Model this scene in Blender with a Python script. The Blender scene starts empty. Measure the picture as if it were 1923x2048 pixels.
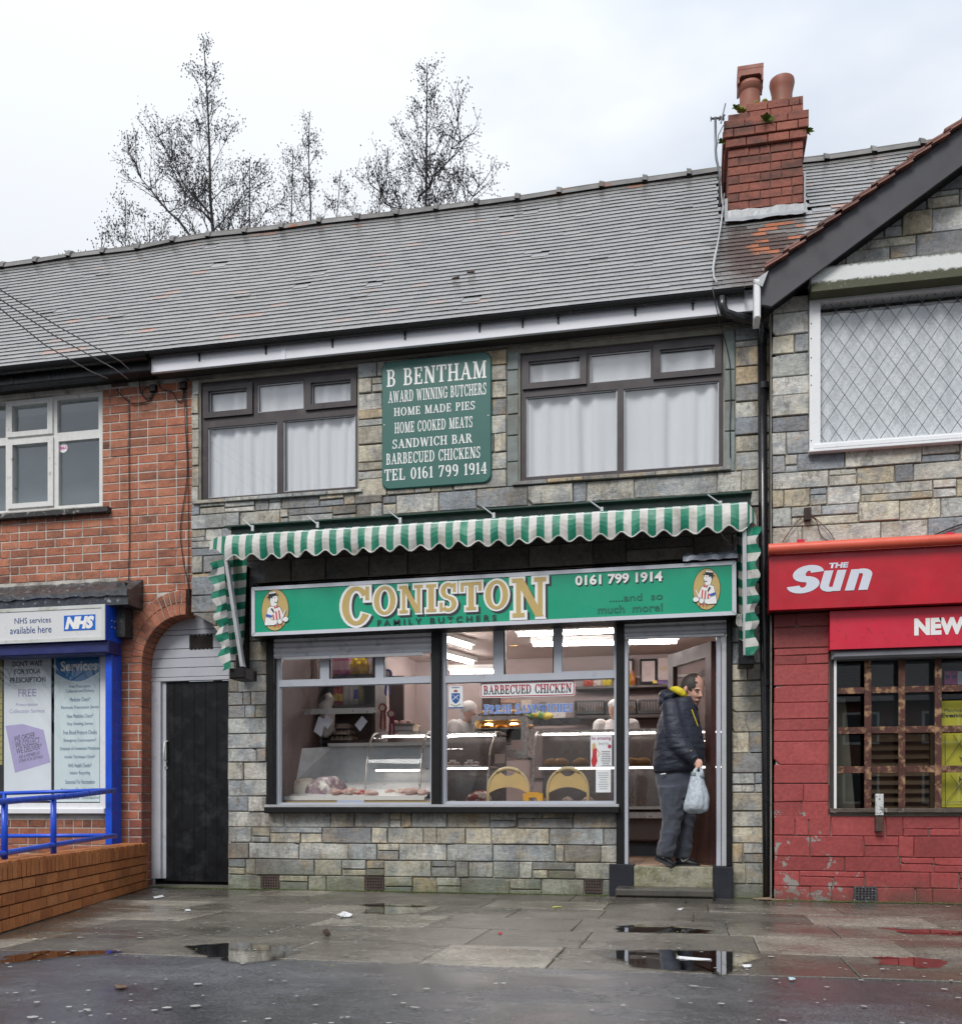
import bpy,bmesh,math,random
from mathutils import Vector,Matrix,noise

random.seed(7)
SC=bpy.context.scene
COL=SC.collection
rad=math.radians

# ------------------------------------------------------------------ camera
FPX=1983.0                       # focal length in pixels of a 1923 px wide picture
YAW=rad(12.23)
CAM=Vector((0.0,-8.48,0.72))
HORIZON=1622.0
FWD=Vector((-math.sin(YAW),math.cos(YAW),0))
RGT=Vector((math.cos(YAW),math.sin(YAW),0))
cd=bpy.data.cameras.new('camera')
cam=bpy.data.objects.new('camera',cd)
COL.objects.link(cam)
cam.location=CAM
cam.rotation_euler=(rad(90),0,YAW)
cd.sensor_fit='HORIZONTAL'
cd.sensor_width=36
cd.lens=FPX/1923*36
cd.shift_y=(HORIZON-1024)/1923
cd.clip_start=0.1
cd.clip_end=600
SC.camera=cam

# ------------------------------------------------------------------ sky and sun (overcast day)
SUN_EL,SUN_AZ=rad(47),rad(196)
W=bpy.data.worlds.new('World')
SC.world=W
W.use_nodes=True
nt=W.node_tree
nt.nodes.clear()
wo=nt.nodes.new('ShaderNodeOutputWorld')
bg=nt.nodes.new('ShaderNodeBackground')
sky=nt.nodes.new('ShaderNodeTexSky')
sky.sky_type='NISHITA'
sky.sun_disc=False
sky.sun_elevation=SUN_EL
sky.sun_rotation=SUN_AZ
sky.dust_density=3
tc=nt.nodes.new('ShaderNodeTexCoord')
mp=nt.nodes.new('ShaderNodeMapping')
mp.inputs['Scale'].default_value=(1,1,2.2)
mp.inputs['Location'].default_value=(3.1,0.4,0.2)
nz=nt.nodes.new('ShaderNodeTexNoise')
nz.inputs['Scale'].default_value=2.1
nz.inputs['Detail'].default_value=5
nz.inputs['Roughness'].default_value=0.5
cr=nt.nodes.new('ShaderNodeValToRGB')
cr.color_ramp.elements[0].position=0.38
cr.color_ramp.elements[0].color=(3.75,4.1,4.65,1)
cr.color_ramp.elements[1].position=0.56
cr.color_ramp.elements[1].color=(5.2,5.38,5.62,1)
mx=nt.nodes.new('ShaderNodeMix')
mx.data_type='RGBA'
mx.inputs[0].default_value=0.93          # the cloud layer over the blue sky
nt.links.new(tc.outputs['Generated'],mp.inputs['Vector'])
nt.links.new(mp.outputs[0],nz.inputs['Vector'])
nt.links.new(nz.outputs['Fac'],cr.inputs[0])
nt.links.new(sky.outputs[0],mx.inputs[6])
nt.links.new(cr.outputs[0],mx.inputs[7])
# overcast skies are brighter overhead than near the horizon (CIE overcast sky, softened)
sx=nt.nodes.new('ShaderNodeSeparateXYZ')
nt.links.new(tc.outputs['Generated'],sx.inputs[0])
mr=nt.nodes.new('ShaderNodeMapRange')
mr.inputs[1].default_value=0.0
mr.inputs[2].default_value=1.0
mr.inputs[3].default_value=0.60
mr.inputs[4].default_value=1.75
nt.links.new(sx.outputs[2],mr.inputs[0])
mul=nt.nodes.new('ShaderNodeVectorMath')
mul.operation='SCALE'
nt.links.new(mx.outputs[2],mul.inputs[0])
nt.links.new(mr.outputs[0],mul.inputs[3])
nt.links.new(mul.outputs[0],bg.inputs['Color'])
bg.inputs['Strength'].default_value=0.1
nt.links.new(bg.outputs[0],wo.inputs[0])
sl=bpy.data.lights.new('sun','SUN')
sl.energy=1.5
sl.angle=rad(22)
sl.color=(1.0,0.97,0.93)
so=bpy.data.objects.new('sun',sl)
COL.objects.link(so)
sdir=Vector((math.sin(SUN_AZ)*math.cos(SUN_EL),math.cos(SUN_AZ)*math.cos(SUN_EL),math.sin(SUN_EL)))
so.rotation_euler=sdir.to_track_quat('Z','Y').to_euler()
SC.view_settings.view_transform='Standard'
SC.view_settings.look='None'
SC.view_settings.exposure=0.66
SC.view_settings.gamma=1
SC.render.engine='CYCLES'
SC.cycles.max_bounces=8
SC.cycles.transparent_max_bounces=12
SC.cycles.caustics_reflective=False
SC.cycles.caustics_refractive=False
SC.cycles.use_adaptive_sampling=False
SC.cycles.sample_clamp_indirect=6.0

# ------------------------------------------------------------------ picture <-> place
def ray(px):
    return FWD+RGT*((px-961.5)/FPX)
def X(px,Y=0.0):
    d=ray(px)
    t=(Y-CAM.y)/d.y
    return CAM.x+t*d.x
def Z(px,py,Y=0.0):
    d=ray(px)
    t=(Y-CAM.y)/d.y
    return CAM.z+t*(HORIZON-py)/FPX
def P(px,py,Y=0.0):
    return Vector((X(px,Y),Y,Z(px,py,Y)))
def G(px,py,z=0.0):
    """point at height z seen at a pixel"""
    t=(z-CAM.z)*FPX/(HORIZON-py)
    d=ray(px)
    return Vector((CAM.x+t*d.x,CAM.y+t*d.y,z))
def proj(x,y,z):
    v=Vector((x,y,z))-CAM
    d=v.dot(FWD)
    return 961.5+FPX*v.dot(RGT)/d,HORIZON-FPX*v.z/d
def R(x0,y0,x1,y1,Y=0.0):
    """pixel rectangle (y0 and y1 read at its left edge) -> X0, X1, Z0, Z1 on plane Y"""
    return X(x0,Y),X(x1,Y),Z(x0,y1,Y),Z(x0,y0,Y)
def Rm(x0,y0,x1,y1,Y=0.0):
    m=(x0+x1)/2
    return X(x0,Y),X(x1,Y),Z(m,y1,Y),Z(m,y0,Y)

# ------------------------------------------------------------------ objects
def link(o,parent=None):
    COL.objects.link(o)
    if parent is not None:
        o.parent=parent
    return o
def tag(o,label=None,cat=None,group=None,kind=None):
    if label:o['label']=label
    if cat:o['category']=cat
    if group:o['group']=group
    if kind:o['kind']=kind
    return o
def thing(name,label,cat,group=None,loc=(0,0,0),rot=(0,0,0)):
    o=bpy.data.objects.new(name,None)
    o.empty_display_size=0.2
    link(o)
    o.location=loc
    o.rotation_euler=rot
    return tag(o,label,cat,group)
def keep_place(child,root):
    """geometry is written in world coordinates; cancel the root's own placement"""
    child.matrix_parent_inverse=root_matrix(root).inverted()
def root_matrix(o):
    m=Matrix.LocRotScale(o.location,o.rotation_euler,o.scale)
    if o.parent is not None:
        m=root_matrix(o.parent)@ o.matrix_parent_inverse @ m
    return m
def recenter(me):
    """put the object origin at the mesh centre; returns the offset"""
    n=len(me.vertices)
    if not n:return Vector((0,0,0))
    lo=Vector(me.vertices[0].co); hi=lo.copy()
    for v in me.vertices:
        for k in range(3):
            lo[k]=min(lo[k],v.co[k]); hi[k]=max(hi[k],v.co[k])
    c=(lo+hi)/2
    me.transform(Matrix.Translation(-c))
    return c

class MB:
    def __init__(s):
        s.v=[]; s.f=[]; s.m=[]; s.mats=[]
        s.cur=0
    def use(s,mat):
        if mat not in s.mats:s.mats.append(mat)
        s.cur=s.mats.index(mat)
        return s
    def add(s,vs,fs):
        o=len(s.v)
        s.v += [tuple(v)for v in vs]
        s.f += [tuple(i+o for i in f)for f in fs]
        s.m += [s.cur]*len(fs)
        return s
    def box(s,x0,x1,y0,y1,z0,z1):
        if x0 > x1:x0,x1=x1,x0
        if y0 > y1:y0,y1=y1,y0
        if z0 > z1:z0,z1=z1,z0
        return s.add([(x0,y0,z0),(x1,y0,z0),(x1,y1,z0),(x0,y1,z0),(x0,y0,z1),(x1,y0,z1),(x1,y1,z1),(x0,y1,z1)],
                     [(0,3,2,1),(4,5,6,7),(0,1,5,4),(1,2,6,5),(2,3,7,6),(3,0,4,7)])
    def bbox(s,x0,x1,y0,y1,z0,z1,b=0.004):
        """box with chamfered front edges"""
        if x0 > x1:x0,x1=x1,x0
        if z0 > z1:z0,z1=z1,z0
        return s.poly([(x0,z0),(x1,z0),(x1,z1),(x0,z1)],min(y0,y1),max(y0,y1),b)
    def poly(s,pts,yf,yb,b=0.0):
        """convex outline in XZ, front at yf, back at yb, front chamfer b"""
        n=len(pts)
        cx=sum(p[0]for p in pts)/n; cz=sum(p[1]for p in pts)/n
        vs=[(p[0],yb,p[1])for p in pts]
        if b > 0:
            vs += [(p[0],yf+b,p[1])for p in pts]
            for p in pts:
                dx,dz=p[0]-cx,p[1]-cz
                vs.append((p[0]-math.copysign(min(b,abs(dx)*.6),dx),yf,p[1]-math.copysign(min(b,abs(dz)*.6),dz)))
            L=3
        else:
            vs += [(p[0],yf,p[1])for p in pts]
            L=2
        fs=[tuple(range(n)),]
        for k in range(L-1):
            for i in range(n):
                j=(i+1)% n
                fs.append((k*n+j,k*n+i,(k+1)*n+i,(k+1)*n+j))
        fs.append(tuple(reversed(range((L-1)*n,L*n))))
        fs=[tuple(reversed(f))for f in fs]
        # orientation: outline counter-clockwise in XZ seen from -Y
        return s.add(vs,fs)
    def tube(s,pts,r,n=8,cap=True):
        pts=[Vector(p)for p in pts]
        m=len(pts)
        rs=r if isinstance(r,(list,tuple))else [r]*m
        rings=[]
        prev=None
        for i,p in enumerate(pts):
            if i == 0:d=pts[1]-p
            elif i == m-1:d=p-pts[i-1]
            else:d=(pts[i+1]-p).normalized()+(p-pts[i-1]).normalized()
            if d.length < 1e-9:d=Vector((0,0,1))
            d.normalize()
            if prev is None:
                a=Vector((0,0,1))if abs(d.z)< .9 else Vector((1,0,0))
                u=d.cross(a).normalized()
            else:
                u=(prev-d*prev.dot(d))
                u=u.normalized()if u.length > 1e-6 else d.orthogonal().normalized()
            prev=u
            w=d.cross(u)
            rings.append([p+(u*math.cos(t)+w*math.sin(t))*rs[i]for t in [2*math.pi*k/n for k in range(n)]])
        vs=[v for rg in rings for v in rg]
        fs=[]
        for i in range(m-1):
            for k in range(n):
                q=(k+1)% n
                fs.append((i*n+k,i*n+q,(i+1)*n+q,(i+1)*n+k))
        if cap:
            fs.append(tuple(reversed(range(n))))
            fs.append(tuple(range((m-1)*n,m*n)))
        return s.add(vs,fs)
    def lathe(s,prof,c,n=24,y=True):
        """profile [(r,z)] turned about the vertical through c"""
        c=Vector(c)
        vs=[]
        for r,z in prof:
            for k in range(n):
                t=2*math.pi*k/n
                vs.append((c.x+r*math.cos(t),c.y+r*math.sin(t),c.z+z))
        fs=[]
        for i in range(len(prof)-1):
            for k in range(n):
                q=(k+1)% n
                fs.append((i*n+k,i*n+q,(i+1)*n+q,(i+1)*n+k))
        return s.add(vs,fs)
    def ell(s,c,rx,ry,rz,nu=14,nv=9,rot=None):
        c=Vector(c)
        vs=[]
        for i in range(nv+1):
            ph=math.pi*i/nv
            for k in range(nu):
                th=2*math.pi*k/nu
                p=Vector((rx*math.sin(ph)*math.cos(th),ry*math.sin(ph)*math.sin(th),rz*math.cos(ph)))
                if rot is not None:p=rot @ p
                vs.append(c+p)
        fs=[]
        for i in range(nv):
            for k in range(nu):
                q=(k+1)% nu
                fs.append((i*nu+k,(i+1)*nu+k,(i+1)*nu+q,i*nu+q))
        return s.add(vs,fs)
    def loft(s,rings,n=20,cap=True):
        """rings (cx, cy, z, rx, ry) stacked in z"""
        vs=[]
        for cx,cy,z,rx,ry in rings:
            for k in range(n):
                t=2*math.pi*k/n
                vs.append((cx+rx*math.cos(t),cy+ry*math.sin(t),z))
        fs=[]
        m=len(rings)
        for i in range(m-1):
            for k in range(n):
                q=(k+1)% n
                fs.append((i*n+k,i*n+q,(i+1)*n+q,(i+1)*n+k))
        if cap:
            fs.append(tuple(reversed(range(n))))
            fs.append(tuple(range((m-1)*n,m*n)))
        return s.add(vs,fs)
    def plate(s,x0,x1,z0,z1,yf,yb,holes=()):
        """flat slab in the XZ plane with rectangular holes"""
        xs=sorted({x0,x1}| {min(max(h[i],x0),x1)for h in holes for i in (0,1)})
        zs=sorted({z0,z1}| {min(max(h[i],z0),z1)for h in holes for i in (2,3)})
        nx,nz=len(xs)-1,len(zs)-1
        def solid(i,j):
            if i < 0 or j < 0 or i >= nx or j >= nz:return False
            cx=(xs[i]+xs[i+1])/2; cz=(zs[j]+zs[j+1])/2
            return not any(h[0]< cx < h[1]and h[2]< cz < h[3]for h in holes)
        for i in range(nx):
            for j in range(nz):
                if not solid(i,j):continue
                a,b,c,d=xs[i],xs[i+1],zs[j],zs[j+1]
                s.add([(a,yf,c),(b,yf,c),(b,yf,d),(a,yf,d)],[(0,1,2,3)])
                s.add([(a,yb,c),(b,yb,c),(b,yb,d),(a,yb,d)],[(3,2,1,0)])
                if not solid(i-1,j):s.add([(a,yf,c),(a,yf,d),(a,yb,d),(a,yb,c)],[(0,1,2,3)])
                if not solid(i+1,j):s.add([(b,yf,c),(b,yf,d),(b,yb,d),(b,yb,c)],[(3,2,1,0)])
                if not solid(i,j-1):s.add([(a,yf,c),(b,yf,c),(b,yb,c),(a,yb,c)],[(3,2,1,0)])
                if not solid(i,j+1):s.add([(a,yf,d),(b,yf,d),(b,yb,d),(a,yb,d)],[(0,1,2,3)])
        return s
    def mesh(s,name,mat=None,smooth=False):
        me=bpy.data.meshes.new(name)
        me.from_pydata(s.v,[],s.f)
        if mat is not None and not s.mats:me.materials.append(mat)
        for m in s.mats:me.materials.append(m)
        if s.mats:me.polygons.foreach_set('material_index',s.m)
        if smooth:me.polygons.foreach_set('use_smooth',[True]*len(me.polygons))
        me.update()
        return me
    def build(s,name,mat=None,parent=None,smooth=False,center=True):
        me=s.mesh(name,mat,smooth)
        c=recenter(me)if center else Vector((0,0,0))
        o=bpy.data.objects.new(name,me)
        link(o,parent)
        if parent is not None:
            o.matrix_parent_inverse=root_matrix(parent).inverted()
        o.location=c
        return o
def auto_smooth(o,ang=40):
    me=o.data
    me.polygons.foreach_set('use_smooth',[True]*len(me.polygons))
    bm=bmesh.new(); bm.from_mesh(me)
    for e in bm.edges:
        if len(e.link_faces)== 2 and e.calc_face_angle(0)> rad(ang):e.smooth=False
    bm.to_mesh(me); bm.free()
    return o
def share(name,me,loc,parent,rot=None,scale=None):
    o=bpy.data.objects.new(name,me)
    link(o,parent)
    o.matrix_parent_inverse=root_matrix(parent).inverted()
    o.location=loc
    if rot:o.rotation_euler=rot
    if scale:o.scale=scale
    return o
def smooth_shape(mb,voxel,name,mat,parent,it=6,disp=None,decimate=None):
    """one continuous skin over overlapping volumes"""
    me=mb.mesh(name)
    bm=bmesh.new(); bm.from_mesh(me)
    bmesh.ops.recalc_face_normals(bm,faces=bm.faces)
    bm.to_mesh(me); bm.free()
    o=bpy.data.objects.new('tmp',me); COL.objects.link(o)
    m=o.modifiers.new('r','REMESH'); m.mode='VOXEL'; m.voxel_size=voxel
    m2=o.modifiers.new('s','SMOOTH'); m2.iterations=it; m2.factor=0.6
    dg=bpy.context.evaluated_depsgraph_get()
    me2=bpy.data.meshes.new_from_object(o.evaluated_get(dg))
    bpy.data.objects.remove(o)
    me2.materials.clear(); me2.materials.append(mat)
    if disp:
        ns=[v.normal.copy()for v in me2.vertices]
        for v,n in zip(me2.vertices,ns):
            v.co += n*disp(v.co,n)
    me2.polygons.foreach_set('use_smooth',[True]*len(me2.polygons))
    me2.name=name
    c=recenter(me2)
    ob=bpy.data.objects.new(name,me2)
    link(ob,parent)
    if parent is not None:ob.matrix_parent_inverse=root_matrix(parent).inverted()
    ob.location=c
    return ob

# ------------------------------------------------------------------ materials
class NT:
    def __init__(s,name):
        s.mat=bpy.data.materials.new(name)
        s.mat.use_nodes=True
        s.t=s.mat.node_tree
        s.p=s.t.nodes['Principled BSDF']
        s.out=s.t.nodes['Material Output']
        s._tc=None
    def n(s,typ,**kw):
        nd=s.t.nodes.new('ShaderNode' +typ)
        for k,v in kw.items():
            if hasattr(nd,k)and k not in ('inputs',):setattr(nd,k,v)
        return nd
    def l(s,a,b):s.t.links.new(a,b)
    def coord(s,kind='Object'):
        if kind == 'Object':          # place coordinates: no two pieces share a pattern
            if s._tc is None:s._tc=s.n('NewGeometry')
            return s._tc.outputs['Position']
        return s.n('TexCoord').outputs[kind]
    def rnd(s):
        """a number of its own for every piece: object random + island random"""
        oi=s.n('ObjectInfo'); ge=s.n('NewGeometry')
        a=s.n('Math',operation='ADD'); b=s.n('Math',operation='FRACT')
        s.l(oi.outputs['Random'],a.inputs[0]); s.l(ge.outputs['Random Per Island'],a.inputs[1]); s.l(a.outputs[0],b.inputs[0])
        return b.outputs[0]
    def noise(s,scale,detail=4,rough=.55,vec=None,w=None,stretch=None):
        nd=s.n('TexNoise')
        if w is not None:
            nd.noise_dimensions='4D'
            m=s.n('Math',operation='MULTIPLY'); m.inputs[1].default_value=37.0
            s.l(w,m.inputs[0]); s.l(m.outputs[0],nd.inputs['W'])
        nd.inputs['Scale'].default_value=scale
        nd.inputs['Detail'].default_value=detail
        nd.inputs['Roughness'].default_value=rough
        v=vec if vec is not None else s.coord()
        if stretch:
            mpn=s.n('Mapping'); mpn.inputs['Scale'].default_value=stretch
            s.l(v,mpn.inputs['Vector']); v=mpn.outputs[0]
        s.l(v,nd.inputs['Vector'])
        return nd.outputs['Fac']
    def ramp(s,fac,stops,interp='LINEAR'):
        r=s.n('ValToRGB'); r.color_ramp.interpolation=interp
        el=r.color_ramp.elements
        while len(el)< len(stops):el.new(0.5)
        for e,(p,c)in zip(el,stops):
            e.position=p
            e.color=(*c,1)if not isinstance(c,(int,float))else (c,c,c,1)
        s.l(fac,r.inputs[0])
        return r.outputs[0]
    def mix(s,fac,a,b,mode='MIX'):
        m=s.n('Mix'); m.data_type='RGBA'; m.blend_type=mode
        for inp,v in ((0,fac),(6,a),(7,b)):
            if isinstance(v,(int,float))and inp == 0:m.inputs[0].default_value=v
            elif isinstance(v,(tuple,list)):m.inputs[inp].default_value=(*v,1)if len(v)== 3 else v
            elif isinstance(v,(int,float)):m.inputs[inp].default_value=(v,v,v,1)
            else:s.l(v,m.inputs[inp])
        return m.outputs[2]
    def mathn(s,op,a,b=0.0):
        m=s.n('Math',operation=op)
        for i,v in ((0,a),(1,b)):
            if isinstance(v,(int,float)):m.inputs[i].default_value=v
            else:s.l(v,m.inputs[i])
        return m.outputs[0]
    def bump(s,h,strength=.3,dist=.01):
        b=s.n('Bump'); b.inputs['Strength'].default_value=strength; b.inputs['Distance'].default_value=dist
        s.l(h,b.inputs['Height']); s.l(b.outputs[0],s.p.inputs['Normal'])
    def set(s,**kw):
        nm={'col':'Base Color','rough':'Roughness','metal':'Metallic','spec':'Specular IOR Level','coat':'Coat Weight',
              'sheen':'Sheen Weight','sss':'Subsurface Weight','alpha':'Alpha','trans':'Transmission Weight','em':'Emission Color','ems':'Emission Strength','coatr':'Coat Roughness'}
        for k,v in kw.items():
            i=s.p.inputs[nm[k]]
            if isinstance(v,(int,float)):i.default_value=v
            elif isinstance(v,(tuple,list)):i.default_value=(*v,1)
            else:s.l(v,i)
        return s
MATS={}
def flat(name,col,rough=.5,metal=0,var=.12,vs=6,bump=.0,bs=80,spec=.5,rnd=0.0,dirt=None,ds=3,dthr=(.55,.75),coat=0,wet=0):
    if name in MATS:return MATS[name]
    t=NT(name)
    r=t.rnd()if rnd else None
    f=t.noise(vs,5,.6)
    c=t.mix(f,tuple(max(0,x*(1-var*2))for x in col),tuple(min(1,x*(1+var))for x in col))
    if rnd:
        v=t.ramp(r,[(0,1-rnd),(1,1+rnd)])
        c=t.mix(1.0,c,v,'MULTIPLY')
    if dirt:
        g=t.ramp(t.noise(ds,8,.65),[(dthr[0],0.0),(dthr[1],1.0)])
        c=t.mix(g,c,dirt)
    rr=t.ramp(t.noise(vs*1.7,4),[(0.3,max(.03,rough-.12)),(0.7,min(1,rough+.1))])
    t.set(col=c,rough=rr,metal=metal,spec=spec,coat=coat)
    if bump:t.bump(t.noise(bs,4),bump,.004)
    MATS[name]=t.mat
    return t.mat
def emit(name,col,s):
    if name in MATS:return MATS[name]
    t=NT(name); t.set(col=col,em=col,ems=s,rough=.4)
    MATS[name]=t.mat
    return t.mat
def glass(name,tint=(1,1,1),refl=1.0,ior=1.5,rough=0.0,haze=0.0):
    """thin window glass: fresnel mirror over clear"""
    if name in MATS:return MATS[name]
    t=NT(name); t.t.nodes.remove(t.p)
    tr=t.n('BsdfTransparent'); tr.inputs[0].default_value=(*tint,1)
    gl=t.n('BsdfGlossy'); gl.inputs['Roughness'].default_value=rough; gl.inputs[0].default_value=(1,1,1,1)
    fr=t.n('Fresnel'); fr.inputs['IOR'].default_value=ior
    gb_=t.n('NewGeometry')      # both faces of the sheet reflect alike
    t.l(t.mathn('SUBTRACT',ior,t.mathn('MULTIPLY',gb_.outputs['Backfacing'],ior-1/ior)),fr.inputs['IOR'])
    k=t.mathn('MULTIPLY',fr.outputs[0],refl)
    k=t.mathn('MINIMUM',k,1.0)
    ms=t.n('MixShader'); t.l(k,ms.inputs[0]); t.l(tr.outputs[0],ms.inputs[1]); t.l(gl.outputs[0],ms.inputs[2])
    last=ms.outputs[0]
    if haze:
        df=t.n('BsdfDiffuse'); df.inputs[0].default_value=(.75,.78,.8,1)
        m2=t.n('MixShader')
        hz=t.ramp(t.noise(2.5,5),[(.35,haze*.4),(.7,haze)])
        t.l(hz,m2.inputs[0]); t.l(last,m2.inputs[1]); t.l(df.outputs[0],m2.inputs[2]); last=m2.outputs[0]
    t.l(last,t.out.inputs[0])
    MATS[name]=t.mat
    return t.mat

def m_stone(name,stops,moss=True,dark=1.0,rough=.62):
    t=NT(name)
    r=t.rnd()
    base=t.ramp(r,stops,'CONSTANT')
    v=t.coord()
    big=t.noise(3.2,5,.6,w=r,stretch=(1,1,2.0))
    rust=t.ramp(t.noise(4.5,5,.6,w=r,stretch=(1,1,1.6)),[(.53,0.0),(.66,1.0)])
    blu=t.ramp(t.noise(5.5,5,.6,w=t.mathn('ADD',r,3.3)),[(.5,0.0),(.62,1.0)])
    c=t.mix(t.mathn('MULTIPLY',rust,.55),base,(.37*dark,.265*dark,.15*dark))
    c=t.mix(t.mathn('MULTIPLY',blu,.6),c,(.20*dark,.225*dark,.255*dark))
    vein=t.noise(7,6,.7,w=t.mathn('ADD',r,7.7),stretch=(1.3,1,.5))
    c=t.mix(t.ramp(vein,[(.56,0.0),(.60,.6),(.66,0.0)]),c,(.13*dark,.12*dark,.105*dark))
    fine=t.ramp(t.noise(34,10,.78),[(.28,.5),(.5,1.0),(.70,1.4)])
    c=t.mix(1.0,c,fine,'MULTIPLY')
    cl=t.ramp(big,[(.3,.72),(.7,1.22)])
    c=t.mix(1.0,c,cl,'MULTIPLY')
    if moss:      # green growth and damp in the lowest courses and soot where water runs
        ge=t.n('NewGeometry'); sp=t.n('SeparateXYZ'); t.l(ge.outputs['Position'],sp.inputs[0])
        wn=t.noise(4,6,.7,vec=ge.outputs['Position'])
        h=t.mathn('ADD',sp.outputs[2],t.mathn('MULTIPLY',wn,.55))
        g=t.ramp(h,[(.28,1.0),(.62,0.0)])
        c=t.mix(t.mathn('MULTIPLY',g,.7),c,(.085,.105,.045))
        sn=t.ramp(t.noise(1.5,8,.75,vec=ge.outputs['Position'],stretch=(1.6,1,.6)),[(.50,0.0),(.64,1.0)])
        c=t.mix(t.mathn('MULTIPLY',sn,.6),c,(.085,.068,.05))
    t.set(col=c,rough=t.ramp(t.noise(9,3),[(.3,rough-.16),(.7,rough+.16)]),spec=.45)
    h=t.mathn('ADD',t.noise(16,8,.65,w=r,stretch=(1,1,2.2)),t.mathn('MULTIPLY',t.noise(90,4),.35))
    t.bump(h,.75,.012)
    return t.mat
def m_brick(name,lo,mid,hi,soot=.5,white=0.0,dsoot=(.05,.035,.03)):
    t=NT(name)
    r=t.rnd()
    base=t.ramp(r,[(0,lo),(.35,mid),(.75,mid),(1,hi)])
    ge=t.n('NewGeometry')
    c=t.mix(1.0,base,t.ramp(t.noise(60,8,.7),[(.3,.7),(.7,1.2)]),'MULTIPLY')
    c=t.mix(1.0,c,t.ramp(t.noise(14,5,.6,w=r),[(.3,.82),(.7,1.12)]),'MULTIPLY')
    st=t.ramp(t.noise(2.2,8,.75,vec=ge.outputs['Position'],stretch=(.8,1,2.4)),[(.46,0.0),(.66,1.0)])
    st2=t.ramp(t.mathn('FRACT',t.mathn('MULTIPLY',r,17.3)),[(.8,0.0),(1.0,1.0)])
    k=t.mathn('MULTIPLY',t.mathn('ADD',st,t.mathn('MULTIPLY',st2,.7)),soot)
    k=t.mathn('MINIMUM',k,.85)
    c=t.mix(t.mathn('MULTIPLY',k,t.ramp(t.noise(20,5,.7),[(.3,.35),(.6,1.0)])),c,dsoot)
    t.set(col=c,rough=.72,spec=.35)
    t.bump(t.mathn('ADD',t.noise(45,6,.7),t.mathn('MULTIPLY',t.noise(160,3),.4)),.55,.006)
    return t.mat

STONE=m_stone('slate_stone',[(0,(.43,.41,.35)),(.13,(.24,.24,.235)),(.25,(.52,.475,.37)),(.37,(.25,.27,.29)),(.45,(.50,.49,.44)),
                                (.58,(.37,.34,.27)),(.68,(.40,.41,.39)),(.78,(.20,.185,.16)),(.86,(.46,.365,.235)),(.94,(.33,.35,.345))])
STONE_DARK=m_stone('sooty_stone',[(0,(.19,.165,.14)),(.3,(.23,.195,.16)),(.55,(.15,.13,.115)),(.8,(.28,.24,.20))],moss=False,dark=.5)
STONE_N=m_stone('neighbour_stone',[(0,(.50,.48,.42)),(.18,(.40,.41,.38)),(.36,(.57,.53,.42)),(.5,(.27,.29,.31)),(.6,(.54,.53,.49)),(.74,(.44,.38,.27)),(.86,(.36,.37,.37)),(.94,(.19,.19,.195))],moss=False)
STONE_GREEN=flat('green_slate_strip',(.21,.25,.24),.6,var=.25,vs=9,bump=.6,rnd=.3,dirt=(.13,.12,.10),dthr=(.45,.7))
BRICK=m_brick('red_brick',(.33,.12,.07),(.45,.165,.095),(.52,.22,.13),soot=.7)
BRICK_CH=m_brick('chimney_brick',(.20,.075,.055),(.30,.10,.07),(.36,.125,.085),soot=1.0)
BRICK_RAMP=m_brick('orange_brick',(.36,.12,.04),(.47,.17,.055),(.52,.21,.08),soot=.35,dsoot=(.12,.06,.03))
BRICK_PIER=m_brick('pier_brick',(.24,.085,.06),(.32,.11,.075),(.38,.15,.10),soot=.5)
MORTAR=flat('pale_mortar',(.56,.53,.48),.85,var=.2,vs=14,bump=.3,dirt=(.12,.09,.08),ds=4,dthr=(.50,.68))
MORTAR_G=flat('grey_mortar',(.34,.32,.27),.85,var=.25,vs=10,bump=.4,dirt=(.09,.08,.06),ds=2)
MORTAR_D=flat('dark_mortar',(.09,.08,.07),.85,var=.3,vs=10,bump=.3)

# red masonry paint worn through to stone and render
def m_redpaint():
    t=NT('red_masonry_paint')
    r=t.rnd()
    ge=t.n('NewGeometry'); pos=ge.outputs['Position']
    sp=t.n('SeparateXYZ'); t.l(pos,sp.inputs[0])
    c=t.mix(t.noise(3,6,.65,vec=pos),(.22,.034,.034),(.37,.075,.072))
    c=t.mix(1.0,c,t.ramp(r,[(0,.8),(1,1.2)]),'MULTIPLY')
    c=t.mix(1.0,c,t.ramp(t.noise(40,8,.75),[(.3,.7),(.7,1.25)]),'MULTIPLY')
    # flaking: mostly near the left edge and low down
    hx=t.ramp(sp.outputs[0],[(0.0,0.0),(1.0,1.0)])
    m=t.n('MapRange'); m.inputs[1].default_value=.75; m.inputs[2].default_value=1.7; m.inputs[3].default_value=.16; m.inputs[4].default_value=0
    t.l(sp.outputs[0],m.inputs[0])
    m2=t.n('MapRange'); m2.inputs[1].default_value=.1; m2.inputs[2].default_value=1.1; m2.inputs[3].default_value=.10; m2.inputs[4].default_value=-.06
    t.l(sp.outputs[2],m2.inputs[0])
    fl=t.mathn('ADD',t.noise(9,10,.68,vec=pos),t.mathn('ADD',m.outputs[0],m2.outputs[0]))
    k=t.ramp(fl,[(.775,0.0),(.79,1.0)])
    under=t.mix(t.noise(5,5,.6,vec=pos),(.22,.16,.12),(.34,.36,.36))
    c=t.mix(k,c,under)
    dk=t.ramp(t.mathn('ADD',sp.outputs[2],t.mathn('MULTIPLY',t.noise(3,5,vec=pos),.3)),[(.14,.65),(.32,0.0)])
    c=t.mix(dk,c,(.07,.055,.04))
    t.set(col=c,rough=.5,spec=.45)
    t.bump(t.mathn('ADD',t.noise(14,6,.6,w=r),t.mathn('MULTIPLY',k,-.4)),.5,.01)
    return t.mat
REDSTONE=m_redpaint()

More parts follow.
